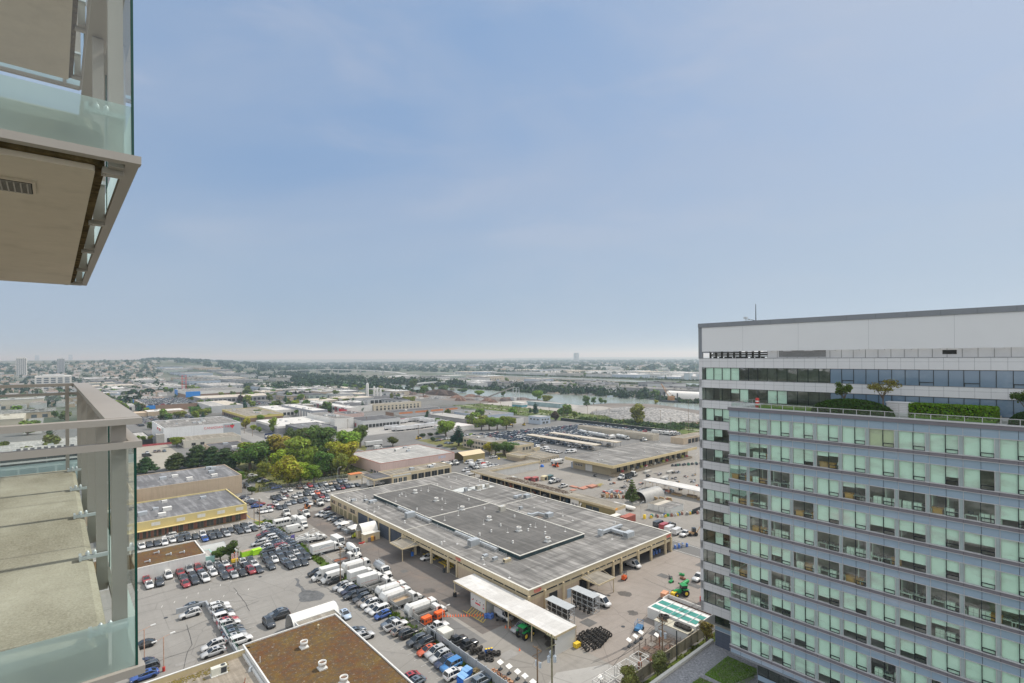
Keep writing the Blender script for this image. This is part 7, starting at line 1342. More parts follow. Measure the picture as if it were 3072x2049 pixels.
 # tractors, forklifts and other machines
def tractor(label,a,b,rot):
 t=thing('tractor',label,'tractor',a,b,.05,rot);m=MB();m.loft([[(x,-w_,z0),(x,-w_,z1-.1),(x,-w_*.7,z1),(x,w_*.7,z1),(x,w_,z1-.1),(x,w_,z0)]for x,w_,z0,z1 in((-.2,.45,.7,1.7),(1.3,.42,.75,1.62),(2.1,.36,.8,1.4))],0);m.box(-1.4,.2,-.5,.5,.6,1.1,1);m.build('bonnet',[GREENP,DARKST],t)
 m=MB();m.box(-1.5,.1,-.85,.85,2.6,2.78);m.build('cab_roof',[GREENP],t);m=MB();m.idx([(-1.4,-.75,1.1),(.05,-.6,1.3),(.05,.6,1.3),(-1.4,.75,1.1),(-1.4,-.78,2.6),(0,-.7,2.6),(0,.7,2.6),(-1.4,.78,2.6)],[(0,1,5,4),(1,2,6,5),(2,3,7,6),(3,0,4,7)]);m.build('cab_window',[CGLASS],t)
 for x,s,r,w_ in((-.9,-1,.85,.5),(-.9,1,.85,.5),(1.6,-1,.55,.36),(1.6,1,.55,.36)):
  m=MB();m.tube((x,s*.95-w_/2,r),(x,s*.95+w_/2,r),r,20,0)
  for k in range(18):m.cbox(x+r*math.cos(k*.349),s*.95,r+r*math.sin(k*.349)-.03,.1,w_,.07,0)
  wo_=m.build('tyre',[BLACK],t);m=MB();m.tube((x,s*.95-w_/2-.02,r),(x,s*.95+w_/2+.02,r),r*.5,14,0);m.build('rim',[YELLOW],wo_)
 for s in(-1,1):m=MB();m.box(-1.75,-.1,s*.95-.28,s*.95+.28,1.72,1.8);m.build('fender',[GREENP],t)
 return t
t=tractor('green tractor with yellow wheels under the white lean-to canopy',78.3,85.8,0.1);m=MB();m.tube((1.6,-.6,1.2),(3.2,-.5,1.6),.1,6);m.tube((1.6,.6,1.2),(3.2,.5,1.6),.1,6);m.box(3.1,3.9,-.9,.9,.8,1.7);m.build('front_loader',[GREENP],t)
t=tractor('green tractor with yellow wheels beside the office tower corner',122.0,73.6,2.6)
t=thing('roller_machine','small orange trailer machine left of the yard tractor','machine',117.6,75.6,0,.2);m=MB();m.box(-1.2,1,-.7,.7,.5,1.6);m.build('body',[mat('salmon_paint',(.60,.30,.18),.6,.15)],t);
for s in(-1,1):m=MB();m.tube((0,s*.75,.35),(0,s*.9,.35),.35,12);m.build('wheel',[BLACK],t)
m=MB();m.tube((-1.2,0,.5),(-2.2,0,.4),.07,5);m.build('drawbar',[DARKST],t)
t=thing('yellow_attachment','yellow implement leaning between the orange machine and the tractor','implement',119.9,74.4);m=MB();m.box(-.8,.8,-.5,.5,.3,1.3);m.tube((.2,0,1.0),(1,-.9,.2),.1,6);m.build('frame',[YELLOW],t)
t=thing('mower_attachment','green mower attachment lying behind the yard tractor','implement',128.5,76.2);m=MB();m.tube((-1.6,0,.6),(1.6,.2,.6),.5,10);m.build('drum',[GREENP],t);m=MB();m.tube((-1.6,0,.6),(-2.6,.5,1.1),.2,6);m.build('arm',[DARKST],t)
for i in range(4):m=MB();m.box(-.7,.7,-.4,.4,.1,.5,0);m.tube((-.6,0,.4),(.9,.4,.9),.08,5,0);m.tube((.3,-.4,.3),(.3,-.5,.3),.3,8,1);single('farm_implement',m,[(GREENP,DARKST,RUST,GREENP)[i],BLACK],('small green mower deck at the foot of the tower','black cutting deck right of the mower','rusty harrow against the tower','green arm mower by the white pickup')[i],'implement',127+i*2.1,79.6-i*.5+(i%2)*2,0,i*.7)
t=thing('red_tow_frame','red machine behind a tubular frame at the tower foot','machine',122.4,67.8);m=MB();m.box(-.6,.8,-.5,.5,.4,1.6);m.build('body',[REDP],t);m=MB()
for k in range(5):m.tube((-1.8+k*.35,-1.2,0),(-1.8+k*.35,-1.2,1.6),.04,5)
m.tube((-1.8,-1.2,1.6),(-.4,-1.2,1.6),.04,5);m.tube((-1.8,-1.2,.8),(-.4,-1.2,.8),.04,5);m.build('frame',[RUST],t)
def forklift(label,a,b,rot,mm):
 t=thing('forklift',label,'forklift',a,b,0,rot);m=MB();m.box(-1,.6,-.5,.5,.3,1.1,0);m.box(-1.1,-.5,-.5,.5,.3,1.3,0);m.build('body',[mm],t);m=MB()
 for x in(-.7,.4):
  for y in(-.45,.45):m.tube((x,y,1.1),(x,y,2.1),.04,5)
 m.box(-.8,.5,-.5,.5,2.1,2.16);m.build('cage',[DARKST],t);m=MB();m.box(.62,.72,-.4,-.3,.1,2.3);m.box(.62,.72,.3,.4,.1,2.3);m.box(.7,1.8,-.35,-.2,.1,.16);m.box(.7,1.8,.2,.35,.1,.16);m.build('mast',[DARKST],t)
 for x in(-.7,.4):
  for s in(-1,1):m=MB();m.tube((x,s*.5,.28),(x,s*.65,.28),.28,10);m.build('wheel',[BLACK],t)
forklift('bright yellow-green forklift in front of the barrel shelter',78.0,173,3.5,mat('lime_paint',(.55,.60,.04),.5,.1));forklift('orange forklift working at the edge of the open bays',119.2,89.4,.3,ORANGE)
forklift('lime green low loader beside the first row of parked cars',33.6,196.2,0,MATS['lime_paint'])
def backhoe(label,a,b,rot,mm):
 t=thing('backhoe',label,'backhoe',a,b,0,rot);m=MB();m.box(-1.4,1.6,-.6,.6,.6,1.3,0);m.build('body',[mm],t);m=MB();m.box(-1,.2,-.65,.65,1.3,2.6,0);m.build('cab',[CGLASS],t);m=MB();m.tube((-1.4,0,1),(-2.6,0,3),.14,6);m.tube((-2.6,0,3),(-3.4,0,1.2),.11,6);m.box(-3.7,-3.2,-.3,.3,.7,1.3);m.build('digging_arm',[mm],t);m=MB();m.tube((1.4,-.4,1),(2.5,-.4,.6),.1,6);m.tube((1.4,.4,1),(2.5,.4,.6),.1,6);m.box(2.4,3,-1,1,.1,.9);m.build('front_bucket',[mm],t)
 for x,r in((-.9,.65),(1.1,.5)):
  for s in(-1,1):m=MB();m.tube((x,s*.65,r),(x,s*1.0,r),r,12);m.build('wheel',[BLACK],t)
backhoe('orange backhoe with a raised arm among the upper lot cars',78.2,218.6,1.0,mat('backhoe_orange',(.50,.20,.08),.6,.2))
for i,(a,b)in enumerate(((312,360),(322,352),(319,366))):backhoe('yellow excavator %s the pale blue cube office'%('farthest left of','nearest to','tallest behind the trees by')[i],a,b,i*1.1,YELLOW)
backhoe('tan loader with a boom in the shade of the tower edge',166,95.5,2.4,mat('loader_tan',(.50,.32,.17),.6,.2));backhoe('yellow machine by the hedge bushes of the freight yard',209.8,349,.5,YELLOW)
backhoe('orange crane truck arm beside the refuse truck at the stores building',213,206.5,1.2,ORANGE)
# ---------------------------------------------------------------- trees
def crown_mesh(name,blobs,n,ls,seed,droop=0.,inner=.25):
 """leaf clumps: small faces spread through several lobes (unit crown: radius 1, height 0..1)"""
 rr=random.Random(seed);m=MB();tot=sum(b[3]**2 for b in blobs)
 for(bx,by,bz,br_,sz)in blobs:
  k=int(n*br_**2/tot)
  for i in range(k):
   z=rr.uniform(-1,1);t=rr.uniform(0,6.283);q=math.sqrt(1-z*z);d=Vector((q*math.cos(t),q*math.sin(t),z))
   r_=1-inner*rr.random()**1.4-(.12*math.sin(5*t+seed)+.10*math.sin(7*z*3+seed*2))
   p=Vector((bx+d.x*br_*r_,by+d.y*br_*r_,bz+d.z*br_*sz*r_))
   nrm=(d+Vector((rr.uniform(-.8,.8),rr.uniform(-.8,.8),rr.uniform(-.5,.9)))).normalized();u=nrm.orthogonal().normalized();w_=nrm.cross(u)
   a_=rr.uniform(0,6.28);u,w_=u*math.cos(a_)+w_*math.sin(a_),w_*math.cos(a_)-u*math.sin(a_);s_=ls*rr.uniform(.6,1.35)
   m.face([p-u*s_-w_*s_*.5,p+u*s_*.2-w_*s_*.8,p+u*s_+w_*s_*.3,p-u*s_*.2+w_*s_*.8])
 return m.mesh('crown',[LEAF])
def rblobs(seed,n,spread,rmin,rmax,zlo,zhi,sz=.9):
 rr=random.Random(seed);out=[(0,0,(zlo+zhi)/2,(rmin+rmax)/1.7,sz)]
 for i in range(n):
  t=6.283*i/n+rr.uniform(-.5,.5);q=spread*rr.uniform(.55,1);out.append((q*math.cos(t),q*math.sin(t),rr.uniform(zlo,zhi),rr.uniform(rmin,rmax),sz))
 return out
 # unit crowns are 2 wide; z is in units of the crown radius, 0 at the crown base
CROWNS={'broad':[crown_mesh('crown',rblobs(s,10,.58,.36,.52,.4,1.5),4200,.07,s)for s in(1,2,3)],'tall':[crown_mesh('crown',rblobs(s,12,.52,.34,.5,.4,2.6),4600,.07,s)for s in(4,5,6)],'round':[crown_mesh('crown',rblobs(s,7,.4,.45,.55,.6,1.2),1500,.10,s)for s in(7,)],'pine':[crown_mesh('crown',[(.75*(1-.22*k)*math.cos(k*2.4+j*2.1+s),.75*(1-.22*k)*math.sin(k*2.4+j*2.1+s),.25+.42*k,.55-.06*k,.45)for k in range(4)for j in range(3)]+[(0,0,1.75,.36,.6),(0,0,.8,.55,.8)],4200,.07,s)for s in(8,9)],'conifer':[crown_mesh('crown',[((.62*(1-k/9))*math.cos(k*2.4+j*2.09),(.62*(1-k/9))*math.sin(k*2.4+j*2.09),.25+.40*k,.40*(1-k/10.5)+.04,.6)for k in range(9)for j in range(3)],2800,.10,10)],'far':[crown_mesh('crown',rblobs(s,6,.5,.42,.55,.4,1.3),420,.19,s)for s in(11,12)],'farc':[crown_mesh('crown',[(0,0,.3+.5*k,.85*(1-k/6.5),.55)for k in range(6)],300,.2,13)],}
TALLF={'broad':2.0,'tall':3.1,'round':1.75,'pine':2.05,'conifer':3.9,'far':1.9,'farc':3.3}
def trunk_mesh(n,seed):
 rr=random.Random(seed);m=MB();m.tube((0,0,0),(rr.uniform(-.05,.05),rr.uniform(-.05,.05),1),.055,8,0,.03)
 for i in range(n):
  t=i*2.4+rr.random();z=.45+.5*i/n;m.tube((0,0,z),(.45*math.cos(t),.45*math.sin(t),z+.45),.022,5,0,.008)
 return m.mesh('trunk',[BARK])
TRUNKS=[trunk_mesh(6,s)for s in range(3)]
TCOL={'y':(.33,.35,.03),'g':(.20,.27,.03),'d':(.12,.18,.035),'o':(.27,.29,.045),'p':(.06,.105,.03),'c':(.035,.09,.04),'r':(.085,.12,.022),'s':(.05,.085,.025),'m':(.075,.05,.03)}
tr=random.Random(23)
def plant(kind,proto,a,b,top,r,label,group=None,z0=0,crown_from=.28,col=None,name='tree',cat='tree',detail=True,zs=None):
 rr=tr;x=None
 h=max(1.2,top-z0);cb=z0+h*crown_from;me=rr.choice(CROWNS[proto]);sx=r*rr.uniform(.94,1.06);sz=(top-cb)/TALLF[proto]
 c=col or TCOL[kind];c=tuple(max(.008,v*rr.uniform(.82,1.2))for v in c)
 t=thing(name,label,cat,a,b,z0,rr.uniform(0,6.28),group)
 o=obj('crown',me,t,(0,0,cb-z0));o.scale=(sx,sx,sz);o.color=(*c,1)
 if crown_from>.04:o=obj('trunk',rr.choice(TRUNKS),t);o.scale=(h*.9,h*.9,(cb-z0)+.55*(top-cb))
 return t
WORDS={'y':'yellowing','g':'mid-green','d':'dark green','o':'olive and russet','p':'dark spreading','c':'dark pointed','r':'small round-headed','s':'clipped round','m':'maroon-leaved'}
PLACE={'grove':'in the grove above the car lot','P0':'beside the tan warehouses and the retail store','east':'round the cream crew office','river':'along the near river bank','yard':'standing in a planter box in the right yard','behindpink':'behind the pink warehouse','mid':'among the sheds in the middle distance','west':'between the retail lots on the left','mid2':'by the industrial sheds behind the grove'}
bykey={}
for T_ in TREES:bykey.setdefault((T_[5],T_[0]),[]).append(T_)
for(pl,kd),lst in bykey.items():
 lst.sort(key=lambda q:pxx(q[1],q[2]))
 for i,(k,a,b,top,r,d)in enumerate(lst):
  proto={'p':'pine','c':'conifer','s':'round','r':'round','m':'broad'}.get(k,'tall' if top>2.6*r else 'broad')
  kind={'p':'pine','c':'conifer','s':'bush'}.get(k,'tree');cf={'pine':.12,'conifer':.1,'bush':.02}.get(kind,.08 if pl in('grove','river','mid2','west','mid')else.2)
  if k=='c' and d=='east':cf=.2
  lab=('only ' if len(lst)==1 else ORD[i]+' ')+WORDS[k]+' '+kind+(' ' if len(lst)==1 else ' from the left ')+PLACE[pl]
  z0=1.3 if pl=='yard' else 0
  plant(k,proto,a,b,top,max(r,1.0)*(1.28 if pl=='grove' else 1.0 if k=='p' else 1.12),lab,'trees '+PLACE[pl],z0,cf,name={'pine':'pine_tree','conifer':'conifer_tree','bush':'round_bush'}.get(kind,'leafy_tree'),cat=kind if kind!='conifer' else 'tree',col=(.10,.17,.05)if pl=='yard' else None)
single('planter_box',MB().box(-2.2,2.2,-2.2,2.2,0,1.4),[GREYWALL],'square pale planter box round the pointed yard tree','planter',181.2,131.7)
for i,(a,b,h,r,k)in enumerate(((38.4,181.2,4.2,2.7,'g'),(41.2,178.9,6.2,2.4,'g'))):plant(k,'tall',a,b,h,r,('lower bushy green tree beside the white shop','taller green tree beside the striped arrow board')[i],None,0,.1,(.08,.13,.02),'leafy_tree')
for i,(a,b,h,r)in enumerate(((77.5,57.2,6.4,2.1),(86.8,57.0,5.6,1.9),(105.5,57.6,5.4,1.8))):
 plant('y','tall',a,b,h,r,('thin pale green sapling left of the utility pole on the verge','thin yellow-green sapling right of the utility pole on the verge','spindly sapling on the verge at the foot of the office tower')[i],'saplings along the podium verge',0,.2,(.27,.27,.08),'sapling')
 # shrubs, hedge and little trees in the roof garden
def hedge(name,label,a0,a1,b0,b1,z0,h,col,n,dome=False,cat='hedge'):
 rr=random.Random(int(a0*13+b0));m=MB();la,lb=a1-a0,b1-b0
 for i in range(n):
  if dome:
   t=rr.uniform(0,6.283);z=rr.random();q=(1-z**2.6)**.5*(1-.12*rr.random());x,y,zz=la/2+la/2*q*math.cos(t),lb/2+lb/2*q*math.sin(t),z*h
  else:
   f=rr.random();x,y,zz=rr.uniform(0,la),rr.uniform(0,lb),rr.uniform(0,h)
   if f<.45:zz=h*rr.uniform(.93,1.02)
   elif f<.7:x=rr.uniform(-.05,.12)
   else:y=rr.choice((rr.uniform(-.05,.12),lb-rr.uniform(-.05,.12)))
  s_=rr.uniform(.07,.15);d=Vector((rr.uniform(-1,1),rr.uniform(-1,1),rr.uniform(-.2,1))).normalized();u=d.orthogonal()*s_;w_=d.cross(u)
  p=Vector((x,y,zz));m.face([p-u-w_*.5,p+u*.2-w_*.8,p+u+w_*.3,p-u*.2+w_*.8])
 o=single(name,m,[LEAF],label,cat,a0,b0,z0);o.color=(*col,1)
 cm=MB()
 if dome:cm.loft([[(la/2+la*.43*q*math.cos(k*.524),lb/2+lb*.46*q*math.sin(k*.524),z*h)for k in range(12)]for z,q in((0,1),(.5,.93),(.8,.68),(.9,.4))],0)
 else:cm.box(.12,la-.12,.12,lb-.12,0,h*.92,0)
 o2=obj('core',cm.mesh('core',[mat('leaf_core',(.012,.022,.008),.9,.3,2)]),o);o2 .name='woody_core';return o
hedge('shrub_mound','long rounded dark green shrub mound on the wing roof',89.6,93.4,20.6,31.6,52.87,2.35,(.05,.10,.018),9000,True,'shrub')
hedge('clipped_hedge','long clipped bright green hedge on the wing roof',93.0,95.2,9.9,19.2,52.87,2.0,(.14,.26,.016),8000)
hedge('round_shrub','round dark shrub at the right end of the wing roof',90.0,93.5,4.6,8.6,52.87,1.8,(.035,.08,.018),3000,True,'shrub')
def rooftree(label,a,b,z0,h,r,col,open_,seed):
 t=thing('roof_tree',label,'tree',a,b,z0);rr=random.Random(seed);m=MB();m.tube((0,0,0),(.08,.05,h*.45),.11,7,0,.08);tips=[]
 for i in range(9):
  q=6.283*i/9+rr.uniform(-.3,.3);e=Vector((r*.62*math.cos(q)*rr.uniform(.6,1.1),r*.62*math.sin(q)*rr.uniform(.6,1.1),h*rr.uniform(.62,.92)));m.tube((.08,.05,h*rr.uniform(.3,.45)),e,.045,5,0,.015);tips.append(e)
 m.build('trunk',[BARK],t)
 m=MB()
 for e in tips:
  for k in range(open_):
   d=Vector((rr.gauss(0,1),rr.gauss(0,1),rr.gauss(0,.55)));d=d/max(1,d.length)*rr.random()**.5;p=e+Vector((d.x*r*.42,d.y*r*.42,d.z*h*.16));s_=rr.uniform(.06,.12);nr=Vector((rr.uniform(-1,1),rr.uniform(-1,1),rr.uniform(0,1))).normalized();u=nr.orthogonal()*s_;w_=nr.cross(u);m.face([p-u,p-w_*.7,p+u,p+w_*.7])
 o=m.build('crown',[LEAF],t);o.color=(*col,1)
rooftree('small dense roof garden tree left of the shrub mound',92.2,27.2,53.6,4.2,1.25,(.11,.16,.03),230,1)
rooftree('wide-spreading airy roof garden tree rising out of the shrub mound',91.6,22.0,54.0,4.3,2.3,(.20,.18,.04),130,2)
rooftree('roof garden tree at the right edge of the picture',94.0,7.1,52.9,4.6,1.6,(.09,.14,.02),220,3)
# weeds along the fence, brush by the railway and rough ground cover
def scrub(name,label,spots,seed,col,smin=.25,smax=.6,n=16):
 rr=random.Random(seed);m=MB()
 for(a,b,r,h)in spots:
  for k in range(n):
   t=rr.uniform(0,6.283);q=r*rr.random()**.5;s_=rr.uniform(smin,smax);x,y=wxy(a+q*math.cos(t),b+q*math.sin(t));p=Vector((x,y,h*rr.random()*(1-.5*q/r)+.05));d=Vector((rr.uniform(-1,1),rr.uniform(-1,1),rr.uniform(0,1))).normalized();u=d.orthogonal()*s_;w_=d.cross(u);m.face([p-u-w_*.5,p+u*.2-w_*.8,p+u+w_*.3,p-u*.2+w_*.8])
 o=m.build(name,[LEAF]);o.color=(*col,1);return tag(o,label,'vegetation',None,'stuff')
sr=random.Random(41)
scrub('fence_weeds','green weeds growing along the chain link fence',[(sr.uniform(60.2,62.2),sr.uniform(64,214),sr.uniform(.5,1.1),sr.uniform(.3,.9))for _ in range(330)],1,(.12,.18,.025),.12,.28,16)
scrub('verge_weeds','mixed weeds on the narrow verge between wall and podium',[(sr.uniform(72,112),sr.uniform(53.8,59),sr.uniform(.5,1),sr.uniform(.15,.5))for _ in range(160)],2,(.13,.155,.03),.08,.2,14)
scrub('railway_brush','bright bushes along the railway meadow',[(sr.gauss(391,4),sr.uniform(300,345),sr.uniform(2,4),sr.uniform(2,3.8))for _ in range(45)]+[(sr.gauss(398,5),sr.uniform(240,300),sr.uniform(2,4.5),sr.uniform(2.5,5))for _ in range(45)]+[(sr.gauss(420,4),sr.uniform(190,262),sr.uniform(2,4),sr.uniform(2,5))for _ in range(50)],3,(.07,.11,.032),.4,1.0,60)
scrub('meadow_cover','rough grass tufts on the railway meadow',[(sr.uniform(378,436),sr.uniform(150,560),2,.8)for _ in range(420)],4,(.14,.17,.045),.3,.8,8)
scrub('grove_undergrowth','undergrowth below the grove',[(sr.uniform(74,128),sr.uniform(264,320),1.6,1.5)for _ in range(150)],5,(.10,.12,.03),.25,.55,14)
scrub('river_bank_brush','brush along both river banks',[(a+sr.uniform(-6,6),b+sr.uniform(-8,8),sr.uniform(3,6),sr.uniform(3,8))for(a,b)in[(634,360+q*1.0)for q in range(0,60,4)]+[(662,420+q)for q in range(0,60,6)]+[(656,480+q)for q in range(0,60,6)]+[(628,640+q)for q in range(0,520,5)]+[(620,1160+q)for q in range(0,700,12)]+[(496,730+q)for q in range(0,500,10)]],6,(.055,.09,.03),.8,2.0,70)
scrub('north_bank_brush','low scrub on the island shore near the long sheds',[(975+sr.uniform(-8,8),540+q+sr.uniform(-5,5),6,4)for q in range(0,500,8)]+[(1190+sr.uniform(-8,8),560+q,7,4)for q in range(0,900,10)],7,(.07,.10,.035),1.2,2.4,40)
# ---------------------------------------------------------------- yard clutter and street furniture
pidx={}
lampn=sorted([q for q in POLES if q[0]=='lamp'],key=lambda q:pxx(q[1],q[2]));utiln=sorted([q for q in POLES if q[0]=='util' and q[3]>3],key=lambda q:pxx(q[1],q[2]))
for(k,a,b,top)in POLES:
 if top<3:continue
 if k=='lamp':
  t=thing('street_lamp','tall grey street lamp with a curved arm, %s from the left'%ORD[lampn.index((k,a,b,top))],'street lamp',a,b,0,0,'curved street lamps');h=max(top,6.5)-.4
  m=MB();m.tube((0,0,0),(0,0,h-1),.09,8,0,.06);pts=[(0,0,h-1),(.15,0,h-.5),(.6,0,h-.12),(1.4,0,h)]
  for p,q in zip(pts,pts[1:]):m.tube(p,q,.05,6)
  m.build('pole',[STEEL],t);m=MB();m.box(1.3,1.95,-.13,.13,h-.06,h+.08);m.build('lamp_head',[WALLW],t)
 elif 'rusty' in k:
  t=thing('lot_lamp','rusty lot lamp with two white heads, %s of the pair'%('right' if b<128 else 'left'),'street lamp',a,b,0,.2,'rusty twin-headed lot lamps');m=MB();m.tube((0,0,.8),(0,0,top),.09,8);m.build('pole',[mat('peeling_pole',(.48,.30,.22),.8,.3,1.5)],t);m=MB();m.tube((0,0,0),(0,0,.9),.26,10);m.build('footing',[REDP],t)
  m=MB();m.tube((-1.3,0,top-.25),(0,0,top),.04,5);m.tube((1.3,0,top+.2),(0,0,top),.04,5);m.build('arm',[MATS['peeling_pole']],t)
  for s in(-1,1):m=MB();m.cbox(s*1.6,0,top-.32 if s<0 else top+.16,.9,.32,.16);m.build('lamp_head',[WHITE],t)
 elif k=='lampd':
  t=thing('flood_lamp','white flood lamp mast with a cross arm beside the striped board','street lamp',a,b);m=MB();m.tube((0,0,0),(0,0,top),.09,8);m.box(-.05,.05,-.9,.9,top-.5,top-.4);m.build('pole',[WHITE],t)
  for s in(-1,1):m=MB();m.cbox(0,s*.8,top-.35,.3,.4,.4);m.build('lamp_head',[WHITE],t)
 elif k=='util':
  h=max(top,7);near=a<120 and b<230
  t=thing('utility_pole','weathered wooden utility pole, %s from the left'%ORD[utiln.index((k,a,b,top))]if not(near and b<80)else('leaning grey-green utility pole with transformers on the verge' if b<60 else 'short-armed utility pole with transformers at the bottom edge'),'utility pole',a,b,0,0,'wooden utility poles');m=MB();m.tube((0,0,0),(0,0,h),.16,7,0,.11);m.build('pole',[WOOD],t)
  m=MB();m.box(-.06,.06,-1.2,1.2,h-.55,h-.4);m.box(-1.2,1.2,.07,.17,h-1.6,h-1.48)
  for y in(-1.1,-.5,.5,1.1):m.tube((0,y,h-.4),(0,y,h-.2),.05,5)
  if near and b<80:m.box(-.06,.06,-.9,.9,h-2.6,h-2.48)
  m.build('cross_arm',[WOOD],t)
  if near and b<80:
   for y in(-.5,.45):m=MB();m.tube((.25,y,h-4.0),(.25,y,h-3.0),.26,12);m.tube((.25,y,h-3.0),(.25,y,h-2.85),.1,8);m.build('transformer',[mat('transformer_grey',(.42,.47,.52),.5,.1)],t)
 else:
  t=thing('steel_post',{'woodshort':'short dark wooden post beside the yellow shop row','dark':'dark green steel post standing on the verge','rust':'rusty red post among the steel frames'}[k],'post',a,b);m=MB();m.tube((0,0,0),(0,0,top),.12,8);m.build('pole',[{'woodshort':WOOD,'dark':DARKST,'rust':RUST}[k]],t);m=MB();m.tube((0,0,top),(0,0,top+.06),.14,8);m.build('cap',[DARKST],t)
pb=(69.5,68.8)
t=thing('utility_pole','mossy utility pole with two cross arms and transformers at the bottom edge','utility pole',pb[0],pb[1]);h=10.4;m=MB();m.tube((0,0,0),(0,0,h),.18,8,0,.12);m.build('pole',[mat('mossy_pole',(.19,.18,.11),.9,.25,2)],t);m=MB();m.box(-.08,.08,-1.4,1.4,h-.5,h-.35);m.box(-.2,-.08,-1.4,1.4,h-.5,h-.35);m.box(-1.3,1.3,.1,.2,h-2.4,h-2.28)
for y in(-1.3,-.8,.8,1.3):m.tube((0,y,h-.35),(0,y,h-.1),.06,6)
m.build('cross_arm',[MATS['mossy_pole']],t)
for x,y,z in((.25,-.55,h-5),(.25,.5,h-4.6),(-.4,.4,h-5.2)):m=MB();m.tube((x,y,z),(x,y,z+1.1),.3,12);m.tube((x,y,z+1.1),(x,y,z+1.3),.12,8);m.build('transformer',[MATS['transformer_grey']],t)
t=thing('power_lines','thin power lines strung above the block wall','power lines',60,59.0);m=MB()
for k in range(5):
 for(x0,x1)in((9.6,30.2),(30.2,70)):
  pp=[(x0+(x1-x0)*q/8,-.4+1.1*((k*.37)%1)+(9.8-(9.8-.4)*0)*0,9.9-k*.45-.9*(1-((q-4)/4)**2))for q in range(9)]
  for u,v in zip(pp,pp[1:]):m.tube(u,v,.018,4)
m.build('wire',[DARKST],t)
# tyres
def tyre_mesh(r,w_,name='tyre'):
 m=MB();prof=[(r*.6,-w_/2),(r*.92,-w_/2),(r,-w_*.3),(r,w_*.3),(r*.92,w_/2),(r*.6,w_/2),(r*.55,0)];n=16;vs=[];fs=[]
 for q,z in prof:
  for i in range(n):t=6.283*i/n;vs.append((q*math.cos(t),q*math.sin(t),z))
 k=len(prof)
 for j in range(k):
  for i in range(n):fs.append((j*n+i,j*n+(i+1)%n,((j+1)%k)*n+(i+1)%n,((j+1)%k)*n+i))
 m.idx(vs,fs,0,True)
 for i in range(n):t=6.283*i/n;m.cbox((r)*math.cos(t),r*math.sin(t),-w_*.3,r*.08,r*.12,w_*.6,0,t)
 return m.mesh(name,[mat('dusty_rubber',(.05,.046,.042),.95,.4,2)])
TY=tyre_mesh(.5,.3);TYB=tyre_mesh(.8,.5);ty=random.Random(51)
rows_=[(84.2,72.8,86.0,77.4,8),(85.8,72.2,87.4,77.6,9),(87.2,72.0,88.6,77.8,11),(88.4,72.3,89.8,77.6,11),(89.8,72.6,90.9,77.2,9),(91.0,73.0,91.8,76.9,8),(92.3,73.2,92.8,76.4,6)]
for r_,(a0,b0,a1,b1,n)in enumerate(rows_):
 for i in range(n):
  u=i/(n-1);o=single('worn_tyre_casing',TY,None,'worn black tyre stacked on edge in the long tyre pile of the yard','tyre',a0+(a1-a0)*u,b0+(b1-b0)*u,.5+ty.uniform(-.04,.06),0,'tyres stacked on edge in the long pile');o.rotation_euler=(math.pi/2+ty.uniform(-.15,.15),0,TH-.25+ty.uniform(-.2,.2));s_=ty.uniform(.85,1.15);o.scale=(s_,s_,s_)
for i,(a,b,z,tilt)in enumerate([(65.6,88.6,.5,1.2),(66.2,88.0,.5,1.3),(66.8,87.6,.5,1.25),(67.4,87.9,.5,1.3),(66.4,88.9,.6,1.0),(66.2,85.8,.25,0),(66.9,85.2,.25,0),(66.2,85.8,.75,0),(67.9,85.6,.25,0),(67.9,85.6,.75,0),(67.6,84.4,.25,0),(68.6,84.9,.25,0),(68.6,84.9,.75,0),(69.4,84.3,.25,0),(69.4,84.3,.7,0),(67.0,83.6,.25,0),(66.4,84.3,.25,0)]):
 o=single('big_tyre_casing',TYB if i<8 else TY,None,'big tyre in the jumbled pile behind the grey concrete wall','tyre',a,b,z,0,'tyres piled behind the concrete wall');o.rotation_euler=(tilt+ty.uniform(-.1,.1),0,ty.uniform(0,6))
for i,(a,b,z)in enumerate(((103.4,66.9,.3),(103.6,66.4,.8),(104.1,67.6,.3),(103.4,63.2,.3),(103.4,62.4,.3),(103.4,61.5,.3),(103.4,60.8,.3))):
 single('flat_tyre_casing',TYB,None,'large tyre lying flat on the deck in front of the green-covered trailers','tyre',a,b,2.5+z,0,'large tyres on the trailer deck')
for i in range(3):m=MB();m.tube((0,0,0),(0,0,.9),.32,12,0);m.lathe(0,0,[(.28,.9),(.28,.94),(.05,.94)],12,1);single('yellow_drum',m,[BLUEP,YELLOW],'blue drum with a yellow lid beside the tyre pile, %s from the left'%ORD[i],'drum',67.9+i*.55,86.6-i*.25,0,0,'yellow lidded drums by the tyre pile')
